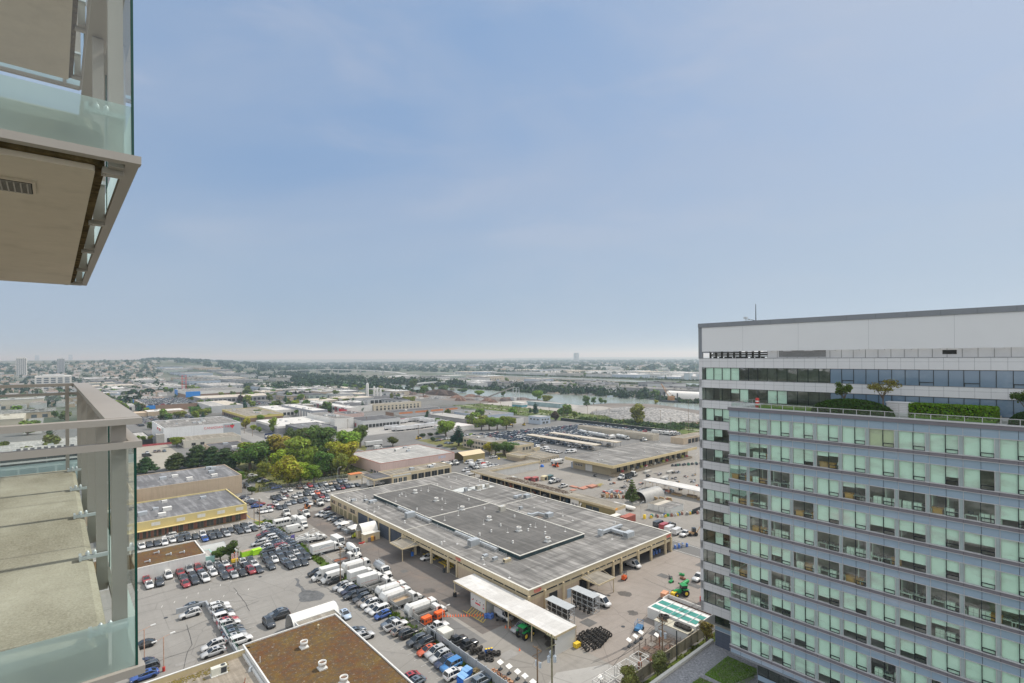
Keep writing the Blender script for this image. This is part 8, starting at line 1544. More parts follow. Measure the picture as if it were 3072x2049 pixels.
# tyre racks
def rack(label,a0,b0):
 t=thing('tyre_rack',label,'rack',a0,b0);LB_,LA_=7.0,2.3;m=MB();m.box(-.2,LA_+.2,-.2,LB_+.2,4.0,4.1);m.build('rack_roof',[mat('rack_roof',(.40,.42,.43),.5,.1,.5)],t);m=MB()
 for y in(0,1.75,3.5,5.25,7.0):
  for x in(0,LA_):m.box(x-.06,x+.06,y-.06,y+.06,0,4)
  for k in range(6):m.tube((0,y,.2+k*.62),(LA_,y,.2+(k+1)*.62 if k%2 else.2+k*.62),.03,4)
 for z in(.35,1.55,2.75):
  for x in(0,LA_):m.box(x-.05,x+.05,0,LB_,z,z+.1)
 m.build('frame',[STEEL],t);return t
for q,(a0,b0)in enumerate(((88.5,82.4),(97.2,82.2))):
 rack(('front tyre rack with a flat grey roof, nearer the white lean-to','rear tyre rack with a flat grey roof, beside the white van')[q],a0,b0)
 for z in(.9,2.1,3.25):
  for k in range(13):
   o=single('stored_tyre_casing',TY,None,'black tyre stored upright on a shelf of the %s tyre rack'%('front','rear')[q],'tyre',a0+.6+ty.uniform(-.1,.1),b0+.35+k*.52,z,0,'tyres on the %s rack'%('front','rear')[q]);o.rotation_euler=(math.pi/2,0,TH+ty.uniform(-.15,.15))
 for k in range(4):o=single('stored_tyre_casing',TY,None,'black tyre leaning against the foot of the %s tyre rack'%('front','rear')[q],'tyre',a0-.4,b0+1+k*1.4,.42,0,'tyres leaning on the %s rack'%('front','rear')[q]);o.rotation_euler=(math.pi/2,.3,TH+.3*k)
 # generators, dumpsters, barrels, pallets, bins
def generator(label,a,b,rot):
 t=thing('generator',label,'generator',a,b,0,rot);m=MB();m.box(-1.1,1.1,-.7,.7,.45,1.9,0);m.box(-1.0,1.0,-.72,-.7,.6,1.7,0);m.build('housing',[ORANGE],t);m=MB()
 for k in range(3):m.box(-.8+k*.6,-.4+k*.6,-.74,-.72,1.0+.2*(k%2),1.4)
 m.box(-1.12,-1.1,-.5,.5,.7,1.5);m.build('louvre',[DARKST],t);m=MB();m.tube((1.1,0,.4),(2.2,0,.35),.06,5);m.box(-1.1,1.1,-.5,.5,.35,.45);m.build('drawbar',[DARKST],t)
 for s in(-1,1):m=MB();m.tube((0,s*.75,.3),(0,s*.95,.3),.3,12);m.build('wheel',[BLACK],t)
generator('left of two bright orange generators by the dump truck',65.0,105.2,.1);generator('right of two bright orange generators by the dump truck',68.6,105.3,.1)
def dumpster(label,a,b,rot,open_):
 t=thing('dumpster',label,'dumpster',a,b,0,rot);m=MB();m.box(-.9,.9,-.75,.75,.1,1.3);m.box(-1.0,-.9,-.5,.5,.7,.85);m.box(.9,1.0,-.5,.5,.7,.85);m.build('bin',[BLUEP],t)
 for s in(-1,1):
  m=MB();m.idx([(s*.46-.43,-.78,1.32),(s*.46+.43,-.78,1.32),(s*.46+.43,.78,1.32+open_*.5),(s*.46-.43,.78,1.32+open_*.5)],[(0,1,2,3)]);m.idx([(s*.46-.43,-.78,1.36),(s*.46+.43,-.78,1.36),(s*.46+.43,.78,1.36+open_*.5),(s*.46-.43,.78,1.36+open_*.5)],[(0,1,2,3)]);m.build('lid',[mat('faded_blue_lid',(.18,.36,.62),.6,.1,1)],t)
dumpster('blue dumpster with its pale lid propped open at the end of the car row',58.3,81.6,.3,1);dumpster('blue dumpster with closed pale lids beside the wooden pallets',60.3,83.0,.2,.3)
PALW=mat('pallet_wood',(.55,.42,.23),.85,.15,2);plm=MB()
for k in range(6):plm.box(-.6+k*.22,-.6+k*.22+.14,-.5,.5,.10,.13)
for y in(-.48,-.05,.38):plm.box(-.6,.64,y,y+.1,0,.10)
PAL=plm.mesh('pallet',[PALW])
for i in range(10):o=single('pallet',PAL,None,'pale wooden pallet in the tumbled heap beside the blue dumpsters','pallet',62.0+ty.uniform(-.6,.5),82.9+ty.uniform(-.9,.9),.15*(i//2)+.05,0,'pallets beside the blue dumpsters');o.rotation_euler=(ty.uniform(-.5,.5),ty.uniform(-.6,.9),ty.uniform(0,3))
bm=MB();bm.lathe(0,0,[(.28,0),(.3,.3),(.28,.32),(.3,.6),(.28,.85),(.2,.88)],12);BARREL=bm.mesh('barrel',[PAINT])
for i,(a,b,c_)in enumerate([(77.0,98.2,0),(77.6,97.9,0),(77.7,97.2,0),(78.3,97.3,0)]+[(148.6+q*.75,93.0+(q%2)*.8-q*.25,0 if q%3 else 1)for q in range(9)]+[(140.5+q*.8,94.2+(q%2),0)for q in range(5)]):
 o=single('barrel',BARREL,None,'blue plastic barrel %s'%('at the corner of the white garage under the lean-to' if i<4 else 'in the group outside the right end of the warehouse' if i<13 else 'inside the right-hand open bay'),'barrel',a,b,.05,0,'blue barrels '+('by the garage' if i<4 else 'at the warehouse end' if i<13 else 'in the bay'));o.color=(.03,.12,.42,1)if not c_ else(.3,.31,.33,1);o.scale=(1.25,1.25,1.3)
t=thing('green_bin','lime green skip left of two beside the small trees','skip',45.4,180.2,0,.1);m=MB();m.prism([(-1.5,-.9),(1.5,-.9),(1.5,.9),(-1.5,.9)],.1,1.6);m.build('bin',[mat('neon_green',(.38,.70,.03),.5,.08)],t);m=MB();m.box(-1.4,1.4,-.8,.8,1.6,1.68);m.build('load',[mat('mixed_rubbish',(.40,.30,.22),.9,.5,2)],t)
t=thing('green_bin','lime green skip right of two, next to the dark cars','skip',48.3,179.4,0,.1);m=MB();m.prism([(-1.3,-.9),(1.3,-.9),(1.3,.9),(-1.3,.9)],.1,1.6);m.build('bin',[MATS['neon_green']],t);m=MB();m.box(-1.35,1.35,-.95,.95,1.6,1.7);m.build('lid',[MATS['neon_green']],t)
t=thing('striped_board','yellow road trailer with red and white striped boards','road sign trailer',41.3,176.6);m=MB();m.box(-.9,.9,-.5,.5,.3,1.2);m.build('base',[YELLOW],t)
for s in(-1,1):
 m=MB();m.box(s*.5-.42,s*.5+.42,-.05,.05,1.2,2.9,0)
 for k in range(4):m.idx([(s*.5-.42,-.06,1.25+k*.45),(s*.5+.42,-.06,1.55+k*.45),(s*.5+.42,-.06,1.35+k*.45),(s*.5-.42,-.06,1.05+k*.45)],[(0,1,2,3)],1)
 m.build('board',[WHITE,REDP],t)
m=MB();m.lathe(0,0,[(.1,2.9),(.1,3.15),(.02,3.2)],8);m.build('beacon',[ORANGE],t)
t=thing('purple_panel','purple panel standing at the end of the dense car block','panel',61.2,184.4,0,.2);m=MB();m.box(-.6,.6,-.15,.15,.1,1.9);m.build('panel',[mat('purple_panel',(.12,.10,.32),.6,.1)],t);m=MB();m.box(-.7,.7,-.3,.3,0,.1);m.build('foot',[DARKST],t)
t=thing('red_gear','heap of red gear on a pallet by the cream shed','gear',77.3,165.2);m=MB();m.box(-1.1,1.1,-.6,.6,0,.2,0);m.build('pallet',[GREYWALL],t)
for k in range(5):m=MB();m.cbox(-.8+k*.4,ty.uniform(-.3,.3),.2,.5,.4,.4,0,k);m.build('red_piece',[REDP],t)
for i,(a,b)in enumerate(((82.2,127.2),(81.9,144.5))):t=thing('column_bollard','yellow and blue equipment at the foot of a bay column, %s'%('nearer the lean-to','by the awning')[i],'equipment',a+2.4,b);m=MB();m.box(-.3,.3,-.3,.3,0,1.3,0);m.tube((.4,.3,0),(.4,.3,1.7),.1,6,1);m.build('stand',[BLUEP if i else DARKST,YELLOW],t)
t=thing('black_planter','black weighted drum at the corner post of the lean-to','drum',78.1,112.5);m=MB();m.lathe(0,0,[(.5,0),(.48,1.0),(.2,1.02)],12);m.build('drum',[BLACK],t)
t=thing('lifting_gear','yellow lifting frame at the end wall of the lean-to','lifting gear',83.8,75.4);m=MB();m.box(-.7,.7,-.5,.5,.1,1.0)
for k in range(4):m.box(-.75,.75,-.55,-.5,.2+k*.25,.3+k*.25)
m.build('frame',[YELLOW],t)
t=thing('motorbike','dark service motorcycle parked under the lean-to','motorcycle',78.6,94.6,0,2.2);m=MB();m.tube((-.7,0,.6),(.6,0,.8),.18,8);m.box(-.6,.2,-.15,.15,.75,.95);m.tube((.6,0,.8),(.8,0,1.1),.05,5);m.box(.7,.8,-.35,.35,1.05,1.12);m.build('body',[DARKST],t)
for x in(-.75,.8):m=MB();m.tube((x,-.07,.33),(x,.07,.33),.33,14);m.build('wheel',[BLACK],t)
cn=MB();cn.lathe(0,0,[(.2,0),(.2,.04),(.14,.05),(.03,.6),(.01,.62)],10);CONE=cn.mesh('traffic_cone',[ORANGE])
for i,(a,b)in enumerate([(77.2-.5*k,99.5+.42*k)for k in range(16)]+[(77.6,91.6),(78.3,91.2),(78.2,90.6),(78.9,90.4),(73.8,82.6)]):
 single('traffic_cone',CONE,None,'orange traffic cone %s'%('in the line strung across the drive' if i<16 else 'in the cluster at a lean-to post' if i<20 else 'alone on the drive before the lean-to'),'cone',a,b,.05,0,'traffic cones in the line across the drive' if i<16 else 'traffic cones at the lean-to post')
for i in range(5):t=thing('propane_pole','stack of poles','x',0,0);bpy.data.objects.remove(t)
t=thing('pole_bundle','bundle of brown poles leaning on the second lean-to post','poles',78.6,90.6);m=MB()
for k in range(9):m.tube((ty.uniform(-.3,.3),ty.uniform(-.5,.5),0),(ty.uniform(-.1,.1),.6+ty.uniform(-.2,.2),1.9),.04,5)
m.build('poles',[WOOD],t)
# trailers with green covers, brown bin, deck, steel frames and cages along the block wall
t=thing('covered_trailer','long white container with teal tarpaulin strips on its top, near the tower base','container',105.6,60.2);m=MB();m.box(0,6.8,0,12.4,.1,2.6,0);m.build('box',[WALLW],t)
TEAL=mat('teal_tarpaulin',(.05,.25,.21),.5,.25,.8)
for k in range(2):m=MB();m.box(.9+k*2.9,2.7+k*2.9,.5,12,2.6,2.66);m.build('tarpaulin',[TEAL],t)
m=MB()
for k in range(4):m.box(.2,6.6,2+k*2.4,2.12+k*2.4,2.67,2.75)
m.build('roof_bar',[STEEL],t)
t=thing('soil_bin','long open bin of brown soil right of the teal-covered container','bin',112.6,60.4);m=MB();m.box(0,.15,0,12.6,0,2.6);m.box(2.5,2.65,0,12.6,0,2.6);m.box(.15,2.5,12.45,12.6,0,2.6);m.box(.15,2.5,0,.15,0,2.6);m.build('bin_wall',[WALLW],t);m=MB();m.box(.15,2.5,.15,12.45,0,1.7);m.build('soil',[mat('brown_soil',(.10,.05,.03),.95,.3,1)],t)
t=thing('deck_container','corrugated container with a plank deck carrying big tyres','container',101.9,60);m=MB();m.box(0,2.6,0,8.2,.1,2.3,0);m.build('box',[CORR],t);m=MB();m.box(-.1,2.7,-.1,8.3,2.3,2.5);m.build('deck',[mat('pale_deck',(.50,.47,.38),.85,.12,.8)],t);m=MB();m.box(.3,1.9,8.2,8.24,1.4,2.2);m.build('name_plate',[mat('lime_plate',(.62,.66,.20),.7,.1)],t)
t=thing('blue_machine','blue lift machine beside the deck container','machine',99.3,70.6,0,.3);m=MB();m.box(-1.1,1.3,-.7,.7,.3,.9,0);m.build('base',[mat('lift_blue',(.07,.20,.38),.5,.15)],t);m=MB()
for x in(-1,1.2):
 for y in(-.65,.65):m.tube((x,y,.9),(x,y,2.0),.04,5)
for z in(1.4,2.0):
 m.tube((-1,-.65,z),(1.2,-.65,z),.035,5);m.tube((-1,.65,z),(1.2,.65,z),.035,5);m.tube((-1,-.65,z),(-1,.65,z),.035,5);m.tube((1.2,-.65,z),(1.2,.65,z),.035,5)
m.build('cage',[MATS['lift_blue']],t)
for x in(-.8,1):
 for s in(-1,1):m=MB();m.tube((x,s*.65,.3),(x,s*.85,.3),.3,10);m.build('wheel',[BLACK],t)
for i,a0 in enumerate((74.8,78.4,82.1,86.2)):
 t=thing('steel_cage','open white steel cage along the block wall, %s from the left'%ORD[i],'cage',a0,61.0);m=MB();w_,d_=2.9,2.5
 for x in(0,w_):
  for y in(0,d_):m.box(x-.06,x+.06,y-.06,y+.06,0,2.2)
  m.box(x-.05,x+.05,0,d_,2.12,2.22);m.box(x-.04,x+.04,0,d_,1.0,1.08)
 for y in(0,d_):m.box(0,w_,y-.05,y+.05,2.12,2.22);m.box(0,w_,y-.04,y+.04,.1,.2)
 m.tube((0,0,2.15),(.8,d_,2.15),.04,4);m.tube((w_,0,2.15),(w_*.6,d_,.2),.06,4);m.build('frame',[WALLW],t)
 if i>1:m=MB();m.cbox(1.3,1.0,0,.8,.6,1.2,0,.4);m.tube((1.2,.8,1),(2,1.4,1.7),.12,6);m.build('scrap',[RUST],t)
for i,(a,b)in enumerate([(74.0,62.9),(77.4,63.7),(92.1,68.0),(94.4,68.0),(96.6,68.1),(98.2,65.2)]+[(66.4,80.1),(66.8,77.9),(66.9,75.5),(67.0,73.5),(66.9,71.2)]):
 t=thing('floodlight_panel','tilted white panel on a trailer stand, %s'%('%s along the block wall'%ORD[i]if i<6 else '%s from the tyre pile along the scrap bins'%ORD[i-6]),'panel',a,b,0,.2);m=MB();m.tube((0,0,0),(0,0,1.4),.06,6);m.box(-.4,.4,-.3,.3,0,.3);m.build('stand',[DARKST],t);m=MB();m.idx([(-.6,-.45,1.35),(.6,-.45,1.35),(.6,.45,1.7),(-.6,.45,1.7)],[(0,1,2,3)]);m.idx([(-.6,-.45,1.39),(.6,-.45,1.39),(.6,.45,1.74),(-.6,.45,1.74)],[(0,1,2,3)]);m.build('panel',[WHITE],t)
for i in range(5):
 t=thing('steel_frame_stack','stack of rusty mesh frames by the block wall, %s from the left'%ORD[i],'frames',90.8+i*2.1,61.2);m=MB()
 for z in(.3,.8,1.3):
  for q in range(5):m.tube((q*.45,0,z),(q*.45,4.6,z),.03,4);m.tube((0,q*1.1,z+.03),(1.85,q*1.1,z+.03),.03,4)
 for x in(0,1.85):
  for y in(0,4.6):m.box(x-.05,x+.05,y-.05,y+.05,0,1.7)
 m.build('frame',[mat('grey_rust',(.30,.25,.21),.8,.3,1.5)],t)
 for q in range(3):m=MB();m.box(.1,1.7,.4+q*1.4,1.5+q*1.4,.1,.25+.12*q);m.build('contents',[(RUST,GREYWALL,WOOD)[(i+q)%3]],t)
for i in range(4):
 t=thing('scrap_bin','open bin of copper coloured scrap behind the concrete wall, %s from the tyre pile'%ORD[i],'bin',64.2,79.3-i*2.5);m=MB();m.box(-.9,.9,-1.1,1.1,0,.7);m.build('bin',[DARKST],t);m=MB();rr=random.Random(i)
 for k in range(40):m.cbox(rr.uniform(-.8,.8),rr.uniform(-1,1),.68,rr.uniform(.3,.8),rr.uniform(.06,.2),rr.uniform(.05,.25),k%3,rr.uniform(0,3))
 o=m.build('scrap',[mat('copper_scrap',(.48,.28,.17),.8,.3,2),RUST,WOOD],t);o['kind']='stuff'
 # right yard stores
PLATE=mat('red_oxide_plate',(.42,.20,.14),.75,.15,.8)
for i,(a,b,la,lb,h,rot)in enumerate(((188.5,164,6.5,3.2,.6,.1),(186,168.5,2,4.5,.5,.0),(192.5,162.8,5,3.4,.9,.1),(181.5,165,3,2,.2,0))):
 m=MB()
 for k in range(max(1,int(h/.2))):m.box(-la/2,la/2,-lb/2+.1*(k%2),lb/2-.1*(k%2),.06+k*.2,.2+k*.2)
 single('steel_plates',m,[PLATE],('long stack of red oxide steel plates before the white pickup','narrow stack of red plates beside the white truck','thick stack of red plates nearest the stores building','single red plate lying by the white pickup')[i],'steel plates',a,b,.05,rot)
m=MB()
for k in range(14):m.tube((ty.uniform(-3,3),ty.uniform(-1.2,1.2),.2+.05*k),(ty.uniform(-3,3),ty.uniform(-1.2,1.2),.3+.05*k),.06,5)
single('yellow_steelwork',m,[mat('mustard_paint',(.50,.40,.06),.7,.2)],'heap of yellow frames beside the red steel plates','steelwork',197,161.5,.1)
for i in range(30):
 a=188+i*.85+ty.uniform(-.5,.5);b=152-i*.7+ty.uniform(-2.4,2.4);m=MB()
 for k in range(5):m.cbox(ty.uniform(-.7,.7),ty.uniform(-.7,.7),ty.uniform(0,.5),ty.uniform(.5,1.4),ty.uniform(.3,.8),ty.uniform(.3,.9),k%2,ty.uniform(0,3))
 single('barrier_stack',m,[(mat('barrier_orange',(.70,.20,.09),.6,.15),mat('barrier_red',(.55,.14,.13),.6,.15),STEEL,MGREY,STEEL)[i%5],STEEL],'%s barrier stack, %s from the left in the right yard'%(('orange','red','silver','grey','silver')[i%5],ORD[i]),'barriers',a,b,.05,0)
for i in range(20):
 a=182+i*.85;b=147-i*1.15+ty.uniform(-1.2,1.2);m=MB()
 for k in range(6):m.box(-1.1+.05*k,1.0,-.3+.1*k,.2+.1*k,.15+.25*k,.33+.25*k)if i%2 else m.tube((ty.uniform(-.8,.8),ty.uniform(-.6,.6),.2),(ty.uniform(-.8,.8),ty.uniform(-.6,.6),1.2),.25,8)
 single('reclaimed_goods',m,[MATS['sawn_timber']if i%2 else(RUST if i%4 else WOOD)],'%s pile of %s behind the long depot roof'%(ORD[i],'stacked timber' if i%2 else 'rusty pipe fittings'),'salvage',a,b,.05,.1*i)
m=MB();m.loft([[(x,1.4*math.cos(k*.524),.9+1.0*math.sin(k*.524))for k in range(7)]for x in(-5,-3.5,3.5,5)],0,True,True);single('white_tank',m,[WALLW],'long white half-round tank lying behind the depot roof','tank',174.5,131,0,math.pi/2)
sk=MB();sk.box(-3,3,-1.0,1.0,.05,1.1);sk.box(-2.9,2.9,-.9,.9,1.0,1.12)
for i,(a,b)in enumerate(((232.5,149),(246.5,154.5),(238,163))):single('skip_bin',sk,[GREYWALL],('long grey skip before the loading dock','grey skip at the far end of the loading dock','grey skip box beside the dock ramp')[i],'skip',a,b,0,.1)
for i in range(22):
 a=262+i*1.5;b=163-i*.7+ty.uniform(-1.2,1.2);m=MB();m.box(-.6,.6,-.6,.6,0,1.0,0);m.tube((0,0,1.0),(0,0,1.3),.4,8,0)
 o=single('cable_crate',m,[MATTE],'%s crate in the long row of dark meter boxes outside the stores dock'%ORD[i],'crate',a,b,0,ty.uniform(-.2,.2),'meter box row');o.color=[(.08,.09,.10,1),(.04,.05,.07,1),(.03,.16,.10,1),(.12,.13,.14,1)][i%4]
for i in range(16):
 a=226+i*4.2;b=170.8-ty.uniform(.5,1.2);m=MB();m.box(-.7,.7,-.5,.5,1.0,1.6+ty.uniform(0,.8),0);m.box(-.6,.2,-.55,.4,1.0,1.9,0);o=single('dock_pallet',m,[MATTE],'%s load standing on the stores loading dock, counted from the corner'%ORD[i],'load',a,b,0,0,'loads on the dock');o.color=[(.50,.06,.07,1),(.35,.30,.2,1),(.6,.58,.5,1),(.1,.11,.12,1),(.45,.48,.1,1)][i%5]
for i in range(5):m=MB();m.box(-.55,.55,-1.2,1.2,.1,1.5);m.box(-.5,.5,-1.1,1.1,1.5,1.62);single('yellow_bin',m,[YELLOW],'yellow grit bin in the row at the tower edge, %s from the left'%ORD[i],'bin',198.2+i*1.25,102.6-i*.2)
m=MB();m.box(0,7.2,0,.2,0,1.9)
for k in range(9):m.box(k*.9,k*.9+.08,-.06,.26,0,2.0)
single('dark_screen',m,[DARKST],'dark panel screen left of the yellow grit bins','screen',188,108)
for i in range(26):
 m=MB();m.cbox(0,0,.0,.9,.6,.8);m.cbox(.1,.1,.8,.5,.5,.3)
 o=single('work_bin',m,[MATTE],'%s small bin or crate in the scatter before the storage containers'%ORD[i],'bin',172+i*.85,117-i*.42+ty.uniform(-1.3,1.3),0,ty.uniform(0,3),'bins before the storage containers');o.color=[(.7,.5,.04,1),(.03,.12,.45,1),(.03,.33,.08,1),(.3,.12,.09,1),(.2,.2,.2,1),(.55,.56,.55,1)][i%6]
o=single('blue_bin',MB().box(-1,1,-.7,.7,0,1.4),[BLUEP],'bright blue bin against the tower edge','bin',183.5,93.5);single('yellow_post_drum',MB().lathe(0,0,[(.55,0),(.55,1.5),(.2,1.6)],12),[YELLOW],'bright yellow drum at the foot of a lamp in the right yard','drum',169.6,117.6)
for i,(a,b,c_)in enumerate(((168,199,(.5,.22,.05)),(173,197,(.28,.30,.30)),(178,192,(.40,.1,.1)),(181,190,(.40,.1,.1)),(186,188.5,(.62,.55,.36)),(189.5,188,(.07,.14,.15)),(170,193,(.38,.25,.14)),(165.5,190,(.3,.16,.07)))):
 m=MB();m.box(-1.6,1.6,-1.1,1.1,0,2.0,0);m.box(-1.7,1.7,-1.2,1.2,2.0,2.12,0);m.box(-1.0,.8,-1.15,-1.1,.3,1.6,1);o=single('yard_hut',m,[MATTE,DARKIN],('orange-brown bin','grey glazed hut','dark red hopper','second dark red hopper','cream kiosk on legs','dark teal container','timber hut','brown tarped crate')[i]+' inside the elbow of the long depot','hut',a,b,0,.1);o.color=(*c_,1)
m=MB();m.loft([[(x,2.4*math.cos(k*.524),2.6*math.sin(k*.524))for k in range(7)]for x in(0,5)],0,True,True);single('grey_tunnel',m,[FABG],'small grey tarpaulin tunnel inside the elbow of the long depot','shelter',160+9,199.5,0,-.4)
m=MB();m.lathe(0,0,[(1.6,0),(1.6,.7),(.8,1.3),(.1,1.4)],12);single('blue_tarp_heap',m,[mat('blue_tarp',(.10,.33,.62),.6,.15,1)],'bright blue tarpaulin heap by the warehouse back corner','heap',152,222);m=MB();m.lathe(0,0,[(1.1,0),(1.0,.8),(.4,1.4)],10);single('blue_tank',m,[BLUEP],'small blue tank near the portable offices','tank',207.6,212)
m=MB();m.lathe(0,0,[(.6,0),(.65,.8),(.1,1.0)],10);single('yellow_hopper',m,[YELLOW],'yellow drum standing alone near the salt shed','drum',204,246)
for i in range(8):m=MB();m.box(-.05,.05,-1.3,1.3,0,2.4);m.box(-.6,.6,-.05,.05,0,2.2);single('yellow_steel_frame',m,[YELLOW],'%s yellow steel frame beside the drum trucks'%ORD[i],'frame',279+i*1.6,204-i*.8,0,.2)
for i in range(28):
 a,b=204+(i%7)*8+ty.uniform(-3,3),160-(i//7)*9-(i%7)*1.5+ty.uniform(-2.5,2.5)
 if 206<a<217 and b<147:b+=34
 m=MB()
 for k in range(6):m.cbox(ty.uniform(-1.4,1.4),ty.uniform(-1,1),ty.uniform(0,.4),ty.uniform(.6,2.4),ty.uniform(.2,.8),ty.uniform(.2,.8),k%3,ty.uniform(-.2,.2))
 single('material_pile',m,[(PLATE,MATS['sawn_timber'],STEEL,BLACK)[i%4],MGREY,DARKST],'%s pile of %s lying loose in the right yard'%(ORD[i],('red steel','timber','silver pipe','black hose')[i%4]),'materials',a,b,.05,.1,'loose material piles')
 # orange portable shed by the grove
t=thing('orange_trim_hut','cream portable hut with an orange roof edge at the grove corner','hut',116.5,256.5);m=MB();m.box(-3,3,-1.8,1.8,0,2.8);m.build('walls',[CREAM],t);m=MB();m.box(-3.2,3.2,-2,2,2.8,3.05);m.build('roof',[mat('orange_trim',(.55,.20,.08),.7,.1)],t);m=MB();m.box(-.4,.6,-1.85,-1.8,1,2);m.build('window',[WINGL],t)
single('rubble_pad',MB().box(-4,4,-3,3,.05,.5),[mat('rubble',(.50,.42,.34),.9,.4,.8)],'pale rubble pad behind the orange-trimmed hut','pad',124,266)
# excavator-like conveyor, heaps and scrap by the river
def heap(name,label,a,b,ra,rb,h,m0,seed,cat='heap',z=0):
 rr=random.Random(seed);n=36;k_=12;vs=[];fs=[]
 for j in range(k_):
  u=j/(k_-1)
  for i in range(n):t=6.283*i/n;q=1-u;w_=1+.13*math.sin(3*t+seed)+.08*math.sin(7*t+2*seed)+rr.uniform(-.03,.03);vs.append((ra*q*w_*math.cos(t),rb*q*w_*math.sin(t),h*(1-(1-u)**2.2)*(1+.12*math.sin(4*t+seed)*(1-u))+rr.uniform(-.05,.05)*h))
 for j in range(k_-1):
  for i in range(n):fs.append((j*n+i,j*n+(i+1)%n,(j+1)*n+(i+1)%n,(j+1)*n+i))
 m=MB();m.idx(vs,fs,0,False);return single(name,m,[m0],label,cat,a,b,z)
RUB=NT('broken_concrete');p=RUB.pos();vv=RUB.n('ShaderNodeTexVoronoi',{'Vector':p,'Scale':.42});c=RUB.mix(vv.outputs[1]if 0 else vv.outputs[0],(.09,.088,.085),(.40,.39,.375))
RUB=RUB.done(RUB.bsdf(c,.95))
o=heap('rubble_mound','huge mound of broken grey concrete beside the river',462,318,42,62,8.5,RUB,3);heap('sand_mound','pale aggregate ramp left of the concrete mound',465,388,26,34,5.5,SAND,5);heap('brick_heap','small heap of salmon bricks right of the concrete mound',425,232,6,15,4,mat('salmon_brick',(.50,.27,.18),.9,.3,.6),2)
hr=random.Random(9)
for i in range(34):
 a,b=hr.uniform(440,520),hr.uniform(560,860);heap('scrap_heap','%s scrap heap from the left in the riverside scrapyard'%ORD[i],a,b,hr.uniform(4,13),hr.uniform(4,14),hr.uniform(1.5,5),(mat('scrap_mix',(.13,.10,.09),.9,.6,.3),mat('rust_mix',(.17,.105,.08),.9,.6,.4),mat('grey_scrap',(.22,.22,.22),.9,.6,.4))[i%3],i)
 # relabel in true left-to-right order
hs_=sorted([o for o in COL.objects if o.name.startswith('scrap_heap')],key=lambda o:o.location.x/o.location.y)
for i,o in enumerate(hs_):o['label']='%s scrap heap from the left in the riverside scrapyard'%ORD[i];o['group']='scrap heaps'
wood_=heap('wood_heap','long dark wood waste heap with a conveyor over it',492,742,14,52,9,mat('dark_chips',(.10,.07,.055),.95,.4,.5),7)
def conveyor(label,a,b,L_,h0,h1,rot,legs):
 t=thing('conveyor',label,'conveyor',a,b,0,rot);m=MB();d=1.1;m.loft([[(0,-d,h0),(0,d,h0),(0,d,h0+1.6),(0,-d,h0+1.6)],[(L_,-d,h1),(L_,d,h1),(L_,d,h1+1.6),(L_,-d,h1+1.6)]],0);m.build('belt_gallery',[mat('conveyor_grey',(.33,.32,.30),.8,.1)],t)
 for u in legs:m=MB();z=h0+(h1-h0)*u;m.tube((L_*u,-1.5,0),(L_*u,-.8,z),.25,5);m.tube((L_*u,1.5,0),(L_*u,.8,z),.25,5);m.build('leg',[STEEL],t)
conveyor('long inclined conveyor rising to a tower at the river edge',497,622,60,2,19,-1.6,(.35,.7,.95));conveyor('low conveyor over the dark wood waste heap',492,795,90,1,9,-1.57,(.4,.7,.95))
t=thing('conveyor_tower','steel frame tower under the head of the inclined conveyor','tower',503,566);m=MB()
for x in(-3,3):
 for y in(-3,3):m.tube((x,y,0),(x,y,18),.3,5)
for z in(5,10,15,18):m.box(-3.2,3.2,-3.2,-2.9,z,z+.4);m.box(-3.2,3.2,2.9,3.2,z,z+.4)
m.tube((-3,-3,0),(3,-3,15),.2,4);m.tube((-3,3,0),(3,3,15),.2,4);m.build('frame',[STEEL],t);m=MB();m.box(-8,-3.5,-5,4,0,5);m.build('hut',[PALEG],t)
t=thing('barge_crane','rusty barge crane moored on the far river bank','crane',628,392);m=MB();m.box(-7,7,-10,10,0,2.5);m.build('barge',[DARKST],t);m=MB();m.box(-3,3,-4,3,2.5,8,0);m.tube((0,3,7),(2,16,24),.6,5);m.tube((0,-3,8),(2,16,24),.25,4);m.build('crane_body',[mat('crane_rust',(.40,.22,.10),.8,.3)],t)
for i,(x,y)in enumerate(((-5,13),(5,13),(-5,-13))):m=MB();m.tube((x,y,-1),(x,y,13),.9,8);m.build('spud',[DARKST],t)
for i in range(9):
 a,b=(655+(i%3)*8,352-(i//3)*14);o=container(('red','maroon','rust red')[i%3]+' shipping container on the far bank, %s of the stack row'%ORD[i],a,b,6,12,REDC if i<6 else BLUEP,0,5)
t=bld('bank_shed','white shed on the far bank right of the red containers','shed',634,655,262,300,8,WALLW,ROOFW,.2,None,0,op=[('b-',12,18,1,.2,5,.4,'door',DD)])
tunnel('large white fabric hall on the far bank behind the barge crane',690,712,380,440,10,'b',FABW,'hall')
t=thing('mixer_tower','pale cone-topped batching tower on the far bank','tower',688,330);m=MB();m.tube((0,0,0),(0,0,18),2.2,10);m.build('stem',[WALLW],t);m=MB();m.tube((0,0,18),(0,0,22),2.4,10,0,4.2);m.build('hopper',[WALLW],t)
for i in range(8):heap('blue_pile','blue pipe pile on the far bank, %s from the left'%ORD[i],628+(i%2)*8,318-i*6,5,3.5,2.2,BLUEP,i)
